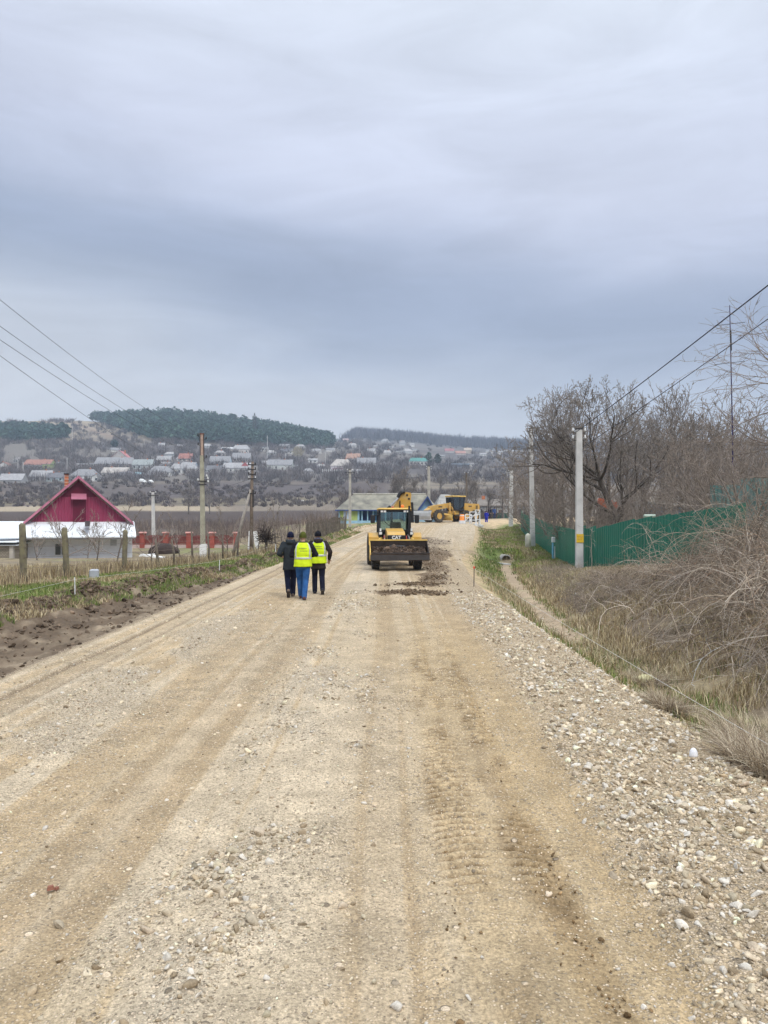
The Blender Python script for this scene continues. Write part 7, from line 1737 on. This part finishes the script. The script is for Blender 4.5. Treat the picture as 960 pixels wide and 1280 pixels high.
        for (zz, a0, a1) in ((1.335, -.42, .45), (1.265, -.30, .52)):        # two lines of print, too small to read
            a = a0
            while a < a1:
                w = rnd2.uniform(.03, .065)
                patch('print', a, a + w, zz - .009, zz + .010, .005, INK, vb, 2, 2, None, .002); a += w + .018 + (.05 if rnd2.random() < .2 else 0)
    return root
def cloth(name, c, var=.18): return mat(name, c, .9, var, 7, .5, 16, spec=.1)
base = dict(kneeL=(-.10, .03, .49), kneeR=(.10, .03, .49), ankleL=(-.10, 0, .09), ankleR=(.10, 0, .09), elbowL=(-.27, -.04, 1.15), elbowR=(.27, -.04, 1.15), wristL=(-.26, .1, .92), wristR=(.26, .1, .92))
# strides: the supporting leg is under the body, the trailing foot lifts its heel
pA = dict(base, kneeR=(.075, .10, .50), ankleR=(.06, .06, .10), kneeL=(-.08, -.02, .50), ankleL=(-.05, -.30, .20), footL=(0, .72, -.70), elbowL=(-.30, -.10, 1.16), wristL=(-.25, .16, 1.10), elbowR=(.27, -.08, 1.16), wristR=(.22, .17, 1.10), head=(0, .05, 1.62))
pB = dict(base, kneeL=(-.09, .16, .52), ankleL=(-.06, .22, .12), footL=(0, 1, .25), kneeR=(.07, -.02, .49), ankleR=(.04, -.16, .105), footR=(0, .97, -.15), elbowR=(.34, -.05, 1.17), wristR=(.20, .22, 1.13), elbowL=(-.29, -.02, 1.15), wristL=(-.16, .22, 1.10), head=(0, .05, 1.63))
pC = dict(base, kneeL=(-.10, .10, .51), ankleL=(-.10, .08, .10), kneeR=(.10, -.03, .49), ankleR=(.12, -.26, .16), footR=(0, .8, -.6), elbowR=(.33, -.10, 1.17), wristR=(.30, .06, .97), elbowL=(-.28, -.02, 1.16), wristL=(-.2, .2, 1.12), head=(-.01, .05, 1.63))
person('person in a dark grey jacket and navy knit hat walking on the left of three', -2.50, 20.6, R(6), pA, cloth('charcoal_jacket', (.030, .036, .042)), cloth('navy_trousers', (.014, .016, .036)), mat('dusty_brown_shoe', (.20, .14, .10), .8, .2, 8), cloth('navy_knit', (.010, .012, .032)), hem=.72, hood=True, height=1.0)
person('person in a yellow safety vest, olive hat and blue jeans walking in the middle', -2.09, 19.85, R(4), pB, cloth('black_sweater', (.014, .014, .018)), cloth('blue_denim', (.030, .10, .27), .3), mat('brown_boot', (.09, .035, .025), .7, .2, 8), cloth('olive_knit', (.075, .085, .018)), True, hem=.84, hood=None)
person('person in a yellow safety vest, black hat and dark brown coat walking on the right', -1.82, 21.35, R(4), pC, cloth('dark_brown_coat', (.030, .022, .020)), cloth('black_trousers', (.012, .013, .026)), mat('black_shoe', (.012, .012, .02), .6, .2, 8), cloth('black_knit', (.010, .010, .014)), True, hem=.70, hood=cloth('slate_scarf', (.07, .07, .10)))
pS = dict(base)
pBend = dict(base, elbowL=(-.26, .12, 1.14), wristL=(-.2, .33, 1.0), elbowR=(.26, .12, 1.14), wristR=(.2, .33, 1.0))
BLU = cloth('royal_blue_overall', (.020, .03, .36)); WHG = cloth('white_glove_cloth', (.6, .6, .6))
x_, y_ = (608 - CX) * 98 / F, 98.
person('worker in royal blue overalls standing in the trench beside the white barriers', x_, y_, R(-20), pBend, BLU, BLU, mat('black_shoe', (.012, .012, .02)), cloth('navy_knit', (.010, .012, .032)), voxel=.03, z=CAMZ + (HY - 655.5) * y_ / F)
x_, y_ = (611.6 - CX) * 121 / F, 121.
person('standing worker in black clothes, left of the two on the cross road', x_, y_, R(170), pS, cloth('black_coat', (.012, .012, .025)), cloth('black_trousers', (.012, .013, .026)), mat('black_shoe', (.012, .012, .02)), cloth('black_knit', (.010, .010, .014)), voxel=.03)
x_, y_ = (618 - CX) * 119 / F, 119.
person('standing worker in dark blue clothes, right of the two on the cross road', x_, y_, R(200), pS, cloth('mid_blue_coat', (.03, .07, .20)), cloth('dark_blue_trousers', (.02, .035, .10)), mat('black_shoe', (.012, .012, .02)), cloth('navy_knit', (.010, .012, .032)), voxel=.03, hood=True)
